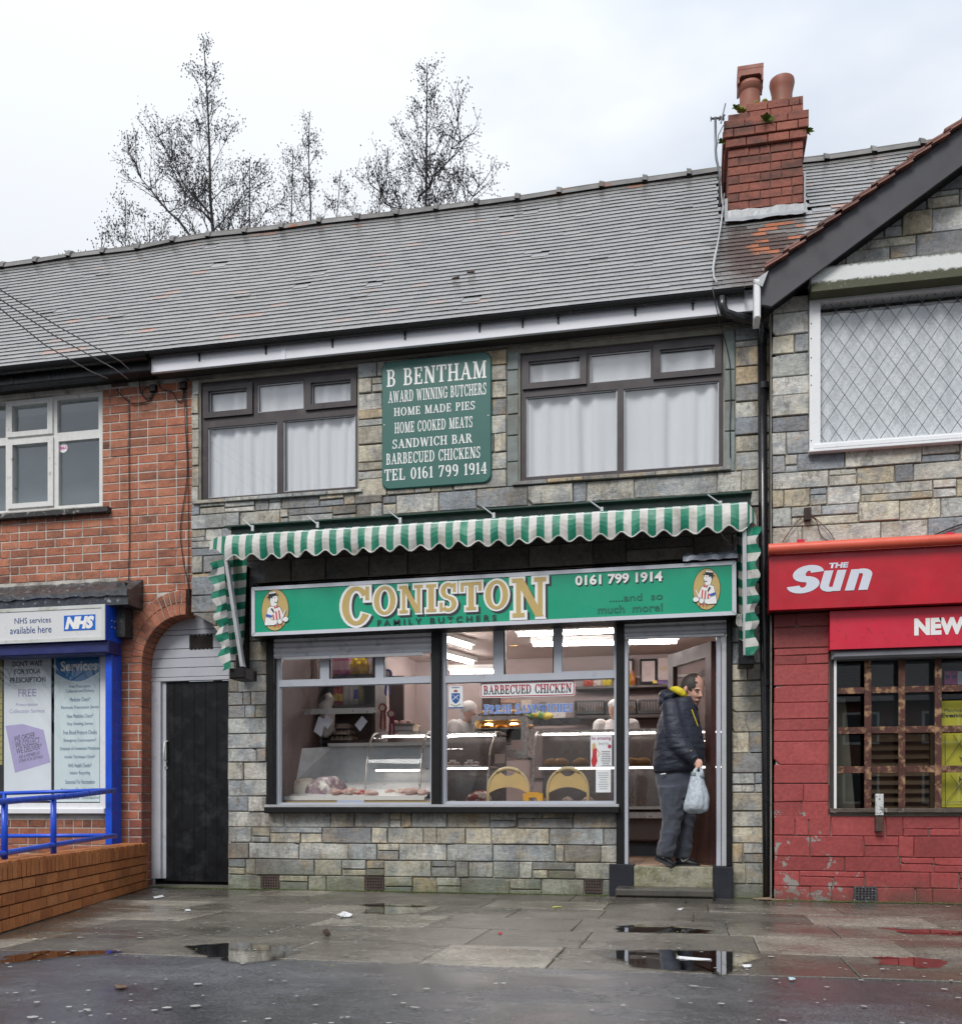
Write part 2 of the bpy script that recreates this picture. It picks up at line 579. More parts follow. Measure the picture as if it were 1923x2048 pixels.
def m_tile(name='roof_tile',nose=True):  # default roof_tile is the nose material, with edge shade put into its colour
    t=NT(name)
    r=t.rnd()
    ge=t.n('NewGeometry'); pos=ge.outputs['Position']
    base=t.ramp(r,[(0,(.165,.163,.16)),(.5,(.19,.187,.182)),(.965,(.22,.216,.21)),(.985,(.28,.19,.16)),(1,(.34,.17,.11))])if not nose else t.ramp(r,[(0,(.022,.021,.02)),(.6,(.035,.033,.03)),(1,(.06,.05,.04))])  # noses near black: the shade under each tile edge is put into their colour
    # rusty and dark patch on the roof below the chimney (washed by its run-off)
    def blob(c,rx,ry,rz):
        mpn=t.n('Mapping'); mpn.inputs['Location'].default_value=(-c[0]/rx,-c[1]/ry,-c[2]/rz); mpn.inputs['Scale'].default_value=(1/rx,1/ry,1/rz)
        t.l(pos,mpn.inputs['Vector'])
        ln=t.n('VectorMath',operation='LENGTH'); t.l(mpn.outputs[0],ln.inputs[0])
        d=t.mathn('ADD',ln.outputs['Value'],t.mathn('MULTIPLY',t.mathn('SUBTRACT',t.noise(6,5,.7,vec=pos),.5),1.1))
        d=t.mathn('ADD',d,t.mathn('MULTIPLY',t.mathn('SUBTRACT',r,.5),.5))
        return t.ramp(d,[(.75,1.0),(1.0,0.0)])
    t.blobs=blob
    c=t.mix(1.0,base,t.ramp(t.noise(30,7,.7),[(.3,.65),(.7,1.25)]),'MULTIPLY')
    ch=roof_px(1552,475)
    dk=roof_px(1500,505)
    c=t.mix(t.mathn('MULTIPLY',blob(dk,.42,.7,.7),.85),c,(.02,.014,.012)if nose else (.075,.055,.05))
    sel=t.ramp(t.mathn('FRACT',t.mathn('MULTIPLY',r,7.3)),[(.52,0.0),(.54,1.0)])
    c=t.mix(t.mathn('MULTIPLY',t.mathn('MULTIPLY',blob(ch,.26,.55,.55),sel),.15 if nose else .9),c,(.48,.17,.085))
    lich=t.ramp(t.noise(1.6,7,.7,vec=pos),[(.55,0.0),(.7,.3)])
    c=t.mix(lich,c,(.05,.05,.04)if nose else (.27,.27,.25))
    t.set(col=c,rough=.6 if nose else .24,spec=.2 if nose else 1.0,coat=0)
    t.bump(t.noise(60,3),.07,.003)
    return t.mat

# ------------------------------------------------------------------ roof shape
RY0,RY1=-0.22,2.20
ZE,ZR=4.925,7.40
PITCH=math.atan2(ZR-ZE,RY1-RY0)
SLEN=math.hypot(ZR-ZE,RY1-RY0)
def roof_pt(x,s):
    h=.045*math.exp(-((x+5.5)/.9)** 2)*s
    h += .010*math.sin(x*1.7+s*2.1)*s+.004*math.sin(x*4.1+s*6)*s
    return Vector((x,RY0+(RY1-RY0)*s,ZE+(ZR-ZE)*s+h-.05*math.sin(math.pi*s)*.6))
def roof_px(px,py):
    """the point of the roof slope seen at a pixel"""
    lo,hi=0.0,1.0
    for _ in range(40):
        m=(lo+hi)/2
        y=RY0+(RY1-RY0)*m
        z=ZE+(ZR-ZE)*m
        if Z(px,py,y)> z:lo=m
        else:hi=m
    y=RY0+(RY1-RY0)*lo
    return (X(px,y),y,ZE+(ZR-ZE)*lo)
TILE_NOSE_SHADE=m_tile()  # shaded copy for the nose faces; the lighter copy covers the tops
TILE_TOP=m_tile('roof_tile_face',False)
LEAD=flat('lead_flashing',(.34,.36,.38),.35,var=.3,vs=8,bump=.4,bs=30,spec=.7)
RIDGE=flat('ridge_tile_clay',(.21,.205,.20),.62,var=.3,vs=7,bump=.4,bs=50,rnd=.2,dirt=(.26,.10,.05),ds=2.2,dthr=(.6,.68),spec=.3)
BLACKP=flat('black_plastic',(.008,.008,.009),.3,var=.2,spec=.35)
BLACKW=flat('black_paint',(.010,.010,.011),.5,spec=.25,var=.3,vs=12,bump=.15,bs=90)
GREYP=flat('pale_grey_fascia',(.74,.75,.80),.42,var=.08,vs=3,bump=.05,dirt=(.6,.61,.63),ds=2)

# ------------------------------------------------------------------ the setting: ground
ASPH=None
def m_ground(name,lo,hi,dry=(.4,.4),per=.0,grit=240,wetbias=0.0):
    t=NT(name)
    ge=t.n('NewGeometry'); pos=ge.outputs['Position']
    r=t.rnd()
    c=t.mix(t.noise(.9,7,.65,vec=pos),lo,hi)
    sp=t.n('TexVoronoi'); sp.inputs['Scale'].default_value=grit*.62; t.l(pos,sp.inputs['Vector'])
    spk=t.ramp(sp.outputs['Color'],[(.15,.45),(.5,1.0),(.86,1.3),(.95,2.6)])
    c=t.mix(1.0,c,spk,'MULTIPLY')
    if per:
        c=t.mix(1.0,c,t.ramp(r,[(0,1-per),(.75,1.0),(.9,1+per*1.4),(1,1+per*2.2)]),'MULTIPLY')
    # water lies in the low places: smooth and darker there
    wv=t.noise(.75,6,.6,vec=pos,stretch=(.8,1.3,1))
    c=t.mix(1.0,c,t.ramp(t.noise(3.4,9,.75,vec=pos),[(.3,.6),(.5,1.0),(.72,1.5)]),'MULTIPLY')
    wet=t.ramp(t.mathn('ADD',wv,wetbias),[(.42,0.0),(.58,1.0)])
    c=t.mix(t.mathn('MULTIPLY',wet,.42),c,tuple(x*.4 for x in lo))
    rg=t.mix(wet,(.42,.42,.42),(.13,.13,.13))
    t.set(col=c,rough=rg,spec=.5)
    b=t.mathn('MULTIPLY',t.mathn('ADD',t.mathn('ADD',t.noise(grit*.5,4,.7,vec=pos),t.mathn('MULTIPLY',t.noise(22,5,.7,vec=pos),1.6)),t.mathn('MULTIPLY',sp.outputs['Distance'],.6)),t.mathn('SUBTRACT',1.05,t.mathn('MULTIPLY',wet,.7)))
    t.bump(b,.5,.004)
    return t.mat
ASPH=m_ground('wet_asphalt',(.070,.073,.081),(.105,.108,.118),wetbias=.02)
SLAB=m_ground('wet_concrete_slab',(.112,.103,.086),(.185,.169,.14),per=.36,grit=190,wetbias=-.01)
JOINT=flat('slab_joint_dirt',(.055,.055,.04),.7,var=.4,vs=20,bump=.3)

g=MB()
g.box(-60,60,-70,-3.975,-.12,-.004)
road=tag(g.build('road',ASPH),'wet dark asphalt forecourt in front of the shops',kind='structure')
g=MB(); g.box(-60,60,-3.975,40,-.16,-.03)
ground=tag(g.build('ground',JOINT),'damp ground under the paving',kind='structure')
pave=tag(MB().box(-12,8,-3.97,-.0,-.03,-.018).build('pavement',JOINT),'wet concrete flag pavement along the shop fronts',kind='structure')
rows=[(-.02,-.62),(-.62,-1.24),(-1.24,-1.9),(-1.9,-2.56),(-2.56,-3.28),(-3.28,-3.965)]
rng=random.Random(5)
for k,(ya,yb)in enumerate(rows):
    x=-8.6+rng.random()*.6
    while x < 4.2:
        w=rng.choice([.62,.62,.92,.92,.75])
        m=MB()
        a,b=x+.002,x+w-.002
        t=[rng.uniform(-.0045,.0015)for _ in range(4)]
        y0,y1=yb+.003,ya-.003
        m.add([(a,y0,-.03),(b,y0,-.03),(b,y1,-.03),(a,y1,-.03),
               (a,y0,t[0]-.004),(b,y0,t[1]-.004),(b,y1,t[2]-.004),(a,y1,t[3]-.004),
               (a+.006,y0+.006,t[0]),(b-.006,y0+.006,t[1]),(b-.006,y1-.006,t[2]),(a+.006,y1-.006,t[3])],
              [(0,1,5,4),(1,2,6,5),(2,3,7,6),(3,0,4,7),(4,5,9,8),(5,6,10,9),(6,7,11,10),(7,4,8,11),(8,9,10,11)])
        pj=proj((a+b)/2,(y0+y1)/2,0)
        if -150 < pj[0]< 2070:
            m.build('paving_slab',SLAB,pave)
        x += w
# standing water
def m_water():
    t=NT('standing_water'); t.t.nodes.remove(t.p)
    tr=t.n('BsdfTransparent'); tr.inputs[0].default_value=(.62,.60,.56,1)
    gl=t.n('BsdfGlossy'); gl.inputs['Roughness'].default_value=.03
    fr=t.n('Fresnel'); fr.inputs['IOR'].default_value=1.33
    b=t.n('Bump'); b.inputs['Strength'].default_value=.06; b.inputs['Distance'].default_value=.004
    t.l(t.noise(9,2),b.inputs['Height']); t.l(b.outputs[0],gl.inputs['Normal'])
    ms=t.n('MixShader'); t.l(fr.outputs[0],ms.inputs[0]); t.l(tr.outputs[0],ms.inputs[1]); t.l(gl.outputs[0],ms.inputs[2])
    clr=t.n('BsdfTransparent'); at=t.n('Attribute'); at.attribute_name='depth'
    dpt=t.ramp(t.mathn('ADD',at.outputs['Fac'],t.mathn('MULTIPLY',t.mathn('SUBTRACT',t.noise(11,7,.7),.5),1.5)),[(.12,0.0),(.55,1.0)])
    m2=t.n('MixShader'); t.l(dpt,m2.inputs[0]); t.l(clr.outputs[0],m2.inputs[1]); t.l(ms.outputs[0],m2.inputs[2])
    t.l(m2.outputs[0],t.out.inputs[0])
    return t.mat
WATER=m_water()
def puddle(pxs,lab,seed=0):
    """outline traced on the ground from pixel points, edge broken up"""
    rg=random.Random(seed)
    pts=[G(a,b)for a,b in pxs]
    out=[]
    for i in range(len(pts)):
        p,q=pts[i],pts[(i+1)% len(pts)]
        for k in range(14):
            f=k/14
            v=p.lerp(q,f)
            j=.07*noise.noise(Vector((v.x*6,v.y*6,seed)))+.03*noise.noise(Vector((v.x*19,v.y*19,seed)))
            out.append((v.x+j,v.y+j*.9,.0035))
    m=MB(); n=len(out)
    c=Vector((sum(p[0]for p in out)/n,sum(p[1]for p in out)/n,.0035))
    rings_=[out]+[[tuple(c+(Vector(p)-c)*f)for p in out]for f in (.90,.74,.4)]
    m.add([p for r_ in rings_ for p in r_]+[tuple(c)],[(k*n+i,k*n+(i+1)% n,(k+1)*n+(i+1)% n,(k+1)*n+i)for k in range(3)for i in range(n)]+[(3*n+i,3*n+(i+1)% n,4*n)for i in range(n)])
    o=m.build('puddle',WATER)
    at=o.data.attributes.new('depth','FLOAT','POINT')
    at.data.foreach_set('value',[0.0]*n+[.45]*n+[1.0]*(2*n+1))
    return tag(o,lab,kind='structure')
puddle([(360,1893),(455,1886),(600,1893),(603,1910),(560,1922),(480,1930),(395,1915)],'puddle reflecting the arched door edge',1)
puddle([(1205,1903),(1245,1899),(1470,1903),(1530,1914),(1500,1935),(1450,1957),(1400,1946),(1335,1942),(1230,1932)],'puddle reflecting the shop doorway',2)
puddle([(1228,1853),(1270,1850),(1440,1862),(1425,1870),(1300,1868),(1226,1866)],'thin puddle below the door step',3)
puddle([(1735,1914),(1880,1918),(1898,1936),(1830,1940),(1755,1930)],'puddle reflecting the red shop front',4)
puddle([(0,1915),(90,1902),(200,1903),(250,1908),(140,1914),(40,1926),(0,1928)],'narrow puddle at the asphalt edge by the ramp wall',5)
puddle([(722,1809),(775,1806),(850,1812),(842,1827),(770,1832),(728,1828)],'small puddle reflecting the middle air brick',6)
puddle([(1740,1857),(1810,1858),(1960,1864),(1960,1874),(1820,1870)],'thin puddle along the flags before the red wall',7)

# ------------------------------------------------------------------ clipping and masonry
def clip(poly,a,b,c):
    out=[]
    n=len(poly)
    for i in range(n):
        p,q=poly[i],poly[(i+1)% n]
        dp=a*p[0]+b*p[1]-c; dq=a*q[0]+b*q[1]-c
        if dp <= 0:out.append(p)
        if (dp < 0 < dq)or (dq < 0 < dp):
            t=dp/(dp-dq)
            out.append((p[0]+(q[0]-p[0])*t,p[1]+(q[1]-p[1])*t))
    return out
def area(p):
    return abs(sum(p[i][0]*p[(i+1)% len(p)][1]-p[(i+1)% len(p)][0]*p[i][1]for i in range(len(p))))/2
def arch_clip(poly,c,r):
    """keep the part of a polygon outside a circle (by the tangent nearest to it)"""
    mx_=sum(p[0]for p in poly)/len(poly); mz=sum(p[1]for p in poly)/len(poly)
    if all((p[0]-c[0])** 2+(p[1]-c[1])** 2 >= r*r for p in poly):
        return poly
    dx,dz=mx_-c[0],mz-c[1]
    d=math.hypot(dx,dz)or 1
    dx,dz=dx/d,dz/d
    return clip(poly,-dx,-dz,-(dx*c[0]+dz*c[1]+r))
def stone_panel(parent,x0,x1,z0,z1,Y,mat,rg,rowh=.145,l0=.16,l1=.62,split=.3,gap=.004,clips=(),circle=None,name='stone',proud=.017,thick=.035,flatf=False):
    n=max(1,round((z1-z0)/rowh))
    hs=[rg.uniform(.8,1.2)for _ in range(n)]
    s=sum(hs); zz=z0
    made=[]
    def one(a,b,c,d):
        j=lambda:rg.uniform(-.0035,.0035)
        g_=gap
        pl=[(a+g_+j(),c+g_+j()),(b-g_+j(),c+g_+j()),(b-g_+j(),d-g_+j()),(a+g_+j(),d-g_+j())]
        if rg.random()< .16 and (b-a)> .2:        # a broken corner
            k=rg.randrange(4)
            p=pl[k]; q=pl[(k+1)% 4]; o=pl[k-1]
            f1,f2=rg.uniform(.1,.3),rg.uniform(.15,.45)
            pl[k:k+1]=[(p[0]+(o[0]-p[0])*f1,p[1]+(o[1]-p[1])*f1),(p[0]+(q[0]-p[0])*f2*.4,p[1]+(q[1]-p[1])*f2*.4)]
        for cl in clips:
            pl=clip(pl,*cl)
            if len(pl)< 3:return
        if circle:
            pl=arch_clip(pl,circle[:2],circle[2])
            if len(pl)< 3:return
        if area(pl)< .0008:return
        m=MB()
        m.poly(pl,Y-rg.uniform(0,proud),Y+thick,.005)
        made.append(m.build(name,mat,parent))
    for h in hs:
        h=h/s*(z1-z0)
        x=x0
        while x < x1-1e-4:
            w=rg.uniform(l0,l1)if rg.random()< .75 else rg.uniform(l0*.5,l0)
            if x1-(x+w)< l0*.7:w=x1-x
            if rg.random()< split and h > .1:
                f=rg.uniform(.35,.65)
                if rg.random()< .5 and w > .3:
                    g2=rg.uniform(.35,.65)
                    one(x,x+w*g2,zz,zz+h*f); one(x+w*g2,x+w,zz,zz+h*f); one(x,x+w,zz+h*f,zz+h)
                else:
                    one(x,x+w,zz,zz+h*f)
                    if rg.random()< .4 and w > .25:
                        one(x,x+w*.45,zz+h*f,zz+h); one(x+w*.45,x+w,zz+h*f,zz+h)
                    else:one(x,x+w,zz+h*f,zz+h)
            else:
                one(x,x+w,zz,zz+h)
            x += w
        zz += h
    return made

# ================================================================== left: brick house with pharmacy front
YB=.03                                   # face of its bricks
brick_house=thing('brick_house','red brick terraced house over the pharmacy with a white framed upper window','house',loc=(X(190),.0,0))
XL,XR_=-7.15,X(383)
XA=X(370,YB); RA=X(370,YB)-X(285,YB); ZA=-.02+round((Z(285,1332,YB)+.02)/.0823)*.0823      # the passage arch
win_u=(XL-1,X(205,YB),Z(205,1011,YB),Z(205,780,YB))
shopf=(XL-1,X(234,YB),Z(215,1628,YB),Z(215,1165,YB))
arch_r=(XA-RA,XA+RA+.02,-.1,ZA)
wall=MB()
wall.plate(XL-1,XR_,-.1,4.86,YB-.003,YB+.2,[win_u,shopf,(XA-RA-.24,XA+RA+.3,-.1,ZA+RA+.24)])
bw=wall.build('wall',MORTAR,brick_house)
# mortar spandrel behind the voussoirs, cut to the arch
m=MB()
N=20
for i in range(N):
    t0,t1=math.pi*(.5+.5*i/N),math.pi*(.5+.5*(i+1)/N)
    def corner(t):
        c_,s_=math.cos(t),math.sin(t)
        k=.24+RA
        f=min(k/max(1e-6,abs(c_)),k/max(1e-6,abs(s_)))
        return (XA+c_*f,ZA+s_*f)
    a0=(XA+(RA+.012)*math.cos(t0),ZA+(RA+.012)*math.sin(t0)); a1=(XA+(RA+.012)*math.cos(t1),ZA+(RA+.012)*math.sin(t1))
    b0,b1=corner(t0),corner(t1)
    yf,yb=YB-.003,YB+.2
    m.add([(a0[0],yf,a0[1]),(b0[0],yf,b0[1]),(b1[0],yf,b1[1]),(a1[0],yf,a1[1]),(a0[0],yb,a0[1]),(a1[0],yb,a1[1])],[(3,2,1,0),(0,4,5,3)])
m.box(XA-RA-.24,XA-RA-.012,YB-.003,YB+.2,-.1,ZA)
m.build('arch_backing',MORTAR,brick_house)

CH,BL=.0823,.198
bspecs=[]
rows_n=int((4.80+.02)/CH)
rg=random.Random(11)
for k in range(rows_n):
    z0=-.02+k*CH; z1=z0+CH
    x=XL-(.099 if k % 2 else 0)-rg.choice([0,0,.0,.099])
    while x < XR_:
        w=BL if rg.random()> .16 else BL/2
        a,b=x,min(x+w,XR_)
        x += w
        if b-a < .03:continue
        zc=(z0+z1)/2
        # openings
        segs=[(a,b)]
        for op in (win_u,shopf,arch_r):
            if op[2]-.02 < zc < op[3]:
                ns=[]
                for s0,s1 in segs:
                    if s1 <= op[0]or s0 >= op[1]:ns.append((s0,s1)); continue
                    if s0 < op[0]:ns.append((s0,op[0]))
                    if s1 > op[1]:ns.append((op[1],s1))
                segs=ns
        for s0,s1 in segs:
            if s1-s0 < .035:continue
            bspecs.append((s0,s1,z0,z1))
full=MB(); full.poly([(-BL/2+.005,-CH/2+.005),(BL/2-.005,-CH/2+.005),(BL/2-.005,CH/2-.005),(-BL/2+.005,CH/2-.005)],-.008,.09,.004)
ME_BRICK=full.mesh('brick',BRICK)
half=MB(); half.poly([(-BL/4+.005,-CH/2+.005),(BL/4-.005,-CH/2+.005),(BL/4-.005,CH/2-.005),(-BL/4+.005,CH/2-.005)],-.008,.09,.004)
ME_HALF=half.mesh('half_brick',BRICK)
rest=MB()
def inview(x,y,z,mg=40):
    p=proj(x,y,z)
    return -mg < p[0]< 1923+mg and -mg < p[1]< 2048+mg
cand=[]
for s0,s1,z0,z1 in bspecs:
    c=((s0+s1)/2,(z0+z1)/2)
    if not inview(c[0],YB,c[1]):continue
    cand.append((s0,s1,z0,z1))
# voussoirs of the arch: two rings
vous=[]
nv=13
for ring_ in range(2):
    r0=RA+ring_*.118; r1=r0+.114
    nn=nv+ring_*4
    for i in range(nn):
        t0=math.pi*(1-.5*i/nn*1.02); t1=math.pi*(1-.5*(i+1)/nn*1.02)
        g_=.004
        pl=[(XA+r*math.cos(t)+g_*sx_,ZA+r*math.sin(t))for r,t,sx_ in ((r0,t0-.008,0),(r0,t1+.008,0),(r1,t1+.006,0),(r1,t0-.006,0))]
        pl=clip(pl,1,0,XR_-.002)
        if len(pl)>= 3 and area(pl)> .0006:vous.append(pl)
RO=RA+.236
main,far=[],[]
for b_ in cand:
    s0,s1,z0,z1=b_
    pl=[(s0+.005,z0+.005),(s1-.005,z0+.005),(s1-.005,z1-.005),(s0+.005,z1-.005)]
    special=False
    if (z0+z1)/2 > ZA and s1 > XA-RO and z0 < ZA+RO:
        p2=arch_clip(pl,(XA,ZA),RO)
        if len(p2)< 3 or area(p2)< .002:continue
        special=p2 is not pl
        pl=p2
    p=proj((s0+s1)/2,YB,(z0+z1)/2)
    lowleft=p[1]> 1600 and p[0]< 240
    main.append((lowleft,pl,special,s1-s0))
main.sort(key=lambda q:(q[0],-area(q[1])))
budget=299-len(vous)
for i,(ll,pl,sp_,w)in enumerate(main):
    cx=(pl[0][0]+pl[1][0])/2; cz=(pl[0][1]+pl[2][1])/2
    jamb=abs(pl[1][0]-(XA-RA-.005))< .02 and cz < ZA
    if i < budget:
        dy=rg.uniform(-.002,.002)
        if not sp_ and not jamb and abs(w-BL)< .002:
            share('brick',ME_BRICK,(cx,YB+dy,cz),bw,rot=(0,rg.uniform(-.008,.008),0))
        elif not sp_ and not jamb and abs(w-BL/2)< .002:
            share('brick',ME_HALF,(cx,YB+dy,cz),bw,rot=(0,rg.uniform(-.008,.008),0))
        else:
            MB().poly(pl,YB-.008,YB+(.19 if jamb else .05),.004).build('brick',BRICK_PIER if jamb and cz < 1.2 else BRICK,bw)
    else:
        rest.poly(pl,YB-.008,YB+(.19 if jamb else .05),.004)
for pl in vous:
    MB().poly(pl,YB-.012,YB+.18,.004).build('arch_brick',BRICK,bw)
if rest.v:
    tag(rest.build('bricks_beyond',BRICK,bw),kind='stuff')

# ------------------------------------------------------------------ lettering
WHITE=flat('white_lettering',(.80,.80,.79),.45,var=.03)
BLACKT=flat('black_lettering',(.015,.015,.017),.5,var=.1)
_fontcache={}
def text(s,x0,x1,z0,z1,Y,mat,parent,name='lettering',bold=0.0,shear=0.0,rot=0.0,thick=.0012):
    """a sans line of writing fitted into the rectangle, facing the street"""
    cu=bpy.data.curves.new('t','FONT')
    cu.body=s; cu.size=1; cu.offset=bold; cu.shear=shear; cu.resolution_u=3
    cu.extrude=0
    o=bpy.data.objects.new('t',cu); COL.objects.link(o)
    dg=bpy.context.evaluated_depsgraph_get()
    me=bpy.data.meshes.new_from_object(o.evaluated_get(dg))
    bpy.data.objects.remove(o); bpy.data.curves.remove(cu)
    xs=[v.co.x for v in me.vertices]; ys=[v.co.y for v in me.vertices]
    ax,bx,ay,by=min(xs),max(xs),min(ys),max(ys)
    cx,cz=(x0+x1)/2,(z0+z1)/2
    c_,s_=math.cos(rot),math.sin(rot)
    for v in me.vertices:
        u=((v.co.x-ax)/(bx-ax)-.5)*(x1-x0); w=((v.co.y-ay)/(by-ay)-.5)*(z1-z0)
        v.co=(cx+u*c_-w*s_,Y,cz+u*s_+w*c_)
    me.materials.clear(); me.materials.append(mat)
    me.name=name
    c=recenter(me)
    ob=bpy.data.objects.new(name,me); link(ob,parent)
    if parent is not None:ob.matrix_parent_inverse=root_matrix(parent).inverted()
    ob.location=c
    return ob

def glyphs():
    """a slab-serif alphabet drawn as strokes: list of primitives per letter, cap height 1"""
    T,H=.17,.085            # stem and hairline
    g={}
    def V(x,y0=0,y1=1,w=T):return ('q',[(x-w/2,y0),(x+w/2,y0),(x+w/2,y1),(x-w/2,y1)])
    def B(x0,x1,y,h=H):return ('q',[(x0,y),(x1,y),(x1,y+h),(x0,y+h)])
    def S(x,y,w=.34):return B(x-w/2,x+w/2,y if y < .5 else 1-H)
    def D(x0,y0,x1,y1,w):return ('q',[(x0-w/2,y0),(x0+w/2,y0),(x1+w/2,y1),(x1-w/2,y1)])
    def A(cx,cy,rx,ry,ws,wt,a0,a1):return ('a',(cx,cy,rx,ry,ws,wt,a0,a1))
    g['A']=(.86,[D(.14,0,.46,1,H*1.1),D(.70,0,.42,1,T*1.05),B(.26,.60,.30,H),S(.13,0,.30),S(.71,0,.32)])
    g['B']=(.74,[V(.18),B(.02,.40,0),B(.02,.38,1-H),B(.18,.40,.5-H/2),A(.38,.745,.24,.255,T,H,-90,90),A(.40,.27,.28,.27,T,H,-90,90)])
    g['C']=(.78,[A(.42,.5,.38,.52,T,H,38,330),V(.72,.66,1.0,H*.9)])
    g['D']=(.84,[V(.18),B(.02,.40,0),B(.02,.40,1-H),A(.38,.5,.40,.5,T,H,-90,90)])
    g['E']=(.70,[V(.18),B(.02,.62,0),B(.02,.60,1-H),B(.18,.46,.5-H/2),V(.60,0,.28,H),V(.58,.74,1,H),V(.46,.36,.64,H)])
    g['F']=(.66,[V(.18),B(.02,.34,0),B(.02,.60,1-H),B(.18,.46,.5-H/2),V(.58,.70,1,H),V(.46,.36,.64,H)])
    g['G']=(.84,[A(.42,.5,.38,.52,T,H,38,330),V(.72,.68,1.0,H*.9),V(.70,.06,.42,T*.9),B(.50,.84,.40)])
    g['H']=(.88,[V(.19),V(.69),B(.19,.69,.5-H/2),S(.19,0),S(.69,0),S(.19,1),S(.69,1)])
    g['I']=(.40,[V(.20),S(.20,0),S(.20,1)])
    g['K']=(.86,[V(.19),D(.24,.36,.66,1,H*1.2),D(.68,0,.38,.56,T*1.2),S(.19,0),S(.19,1),S(.70,0),S(.68,1,.28)])
    g['L']=(.68,[V(.18),B(.02,.62,0),S(.18,1),V(.60,0,.30,H)])
    g['M']=(1.06,[V(.18,0,1,H*1.1),V(.86,0,1,T),D(.52,0.02,.22,1,T*1.1),D(.50,.02,.84,1,H),S(.18,0,.28),S(.86,0),B(.04,.26,1-H),B(.78,1.02,1-H)])
    g['N']=(.88,[V(.17,0,1,H*1.1),V(.72,0,1,H*1.1),D(.69,0,.20,1,T*1.25),S(.17,0,.28),B(.02,.26,1-H),S(.72,1,.28)])
    g['O']=(.86,[A(.43,.5,.39,.52,T,H,0,360)])
    g['P']=(.70,[V(.18),B(.02,.34,0),B(.02,.38,1-H),B(.18,.38,.44),A(.38,.72,.27,.28,T,H,-90,90)])
    g['R']=(.82,[V(.18),S(.18,0),B(.02,.38,1-H),B(.18,.40,.47),A(.38,.735,.26,.265,T,H,-90,90),D(.68,0,.42,.50,T*1.15),B(.60,.80,0)])
    g['S']=(.66,[A(.32,.745,.26,.275,T*.85,H*1.1,35,270),A(.32,.255,.28,.275,T*.85,H*1.1,-145,90),V(.54,.70,1,H),V(.06,0,.30,H)])
    g['T']=(.76,[V(.38),S(.38,0),B(.03,.73,1-H),V(.06,.70,1,H),V(.70,.70,1,H)])
    g['U']=(.84,[V(.19,.30,1),V(.67,.30,1,H*1.1),A(.425,.32,.32,.34,T,H*1.1,180,360),S(.19,1),S(.67,1,.28)])
    g['W']=(1.14,[D(.34,0,.14,1,T),D(.34,0,.55,.96,H),D(.78,0,.56,.96,T),D(.78,0,1.0,1,H),S(.14,1,.28),S(1.0,1,.24)])
    g['0']=(.68,[A(.34,.5,.30,.52,T,H,0,360)])
    g['1']=(.44,[V(.24),S(.24,0),D(.06,.78,.24,1,H)])
    g['4']=(.70,[V(.46),S(.46,0,.30),B(.04,.64,.25),D(.08,.25,.44,1,H)])
    g['6']=(.68,[A(.34,.5,.30,.52,T,H,62,250),A(.34,.30,.29,.31,T,H,0,360)])
    g['7']=(.66,[B(.06,.62,1-H*1.3,H*1.3),D(.24,0,.56,.96,T*.9),V(.09,.74,1,H)])
    g['9']=(.68,[A(.34,.5,.30,.52,T,H,-118,70),A(.34,.70,.29,.31,T,H,0,360)])
    g['$']=(.82,[A(.44,.70,.38,.31,.32,.205,12,270),A(.40,.30,.40,.31,.32,.205,-168,90)])     # heavy grotesque forms
    g['u']=(.80,[V(.17,.3,1,.31),V(.62,0,1,.31),A(.40,.31,.385,.33,.31,.22,180,300)])
    g['n']=(.80,[V(.17,0,1,.31),V(.62,0,.7,.31),A(.39,.69,.385,.33,.31,.22,0,120)])
    g[' ']=(.42,[])
    return g
GLY=glyphs()
def serif(s,x0,x1,z0,z1,Y,mat,parent,name='lettering',ex=0.0,dx=0.0,dz=0.0,caps=None,track=.06,slope=0.0,wide=1.0,drop=.5,italic=0.0):
    """a line in the slab-serif alphabet; ex thickens every stroke (fraction of cap height); caps: letters drawn taller"""
    big=caps or {}
    polys=[]
    x=0.0
    tot=0
    for i,ch in enumerate(s):
        w,pr=GLY[ch]
        sc=big.get(i,1.0)
        dy=-(sc-1)*drop
        for kind,d in pr:
            if kind == 'q':
                cx=sum(p[0]for p in d)/4; cy=sum(p[1]for p in d)/4
                q=[((p[0]+math.copysign(ex,p[0]-cx)),(p[1]+math.copysign(ex,p[1]-cy)))for p in d]
                polys.append([(x+p[0]*sc,p[1]*sc+dy)for p in q])
            else:
                cx,cy,rx,ry,ws,wt,a0,a1=d
                full_=abs(a1-a0)>= 359
                n=max(6,int(abs(a1-a0)/15))
                prev=None
                if not full_ and ex:a0 -= ex*60; a1 += ex*60
                for k in range(n+1):
                    a=rad(a0+(a1-a0)*k/n)
                    o_=(cx+(rx+ex)*math.cos(a),cy+(ry+ex)*math.sin(a))
                    i_=(cx+max(.01,rx-ws-ex)*math.cos(a),cy+max(.01,ry-wt-ex)*math.sin(a))
                    if prev:polys.append([(x+p[0]*sc,p[1]*sc+dy)for p in (prev[0],o_,i_,prev[1])])
                    prev=(o_,i_)
        x += (w+track)*sc
    tot=x-track
    zo=ZO=0
    vs,fs=[],[]
    kx=(x1-x0)/tot; kz=(z1-z0)
    for j,q in enumerate(polys):
        b=len(vs)
        off=-(j % 12)*.00006          # keep crossing strokes off one another's plane
        for p in q:
            X_=x0+(p[0]+italic*p[1])*kx+dx
            vs.append((X_,Y+off,z0+p[1]*kz+dz+slope*(X_-x0)))
        fs.append(tuple(range(b,b+len(q))))
    m=MB(); m.add(vs,fs)
    return m.build(name,mat,parent)
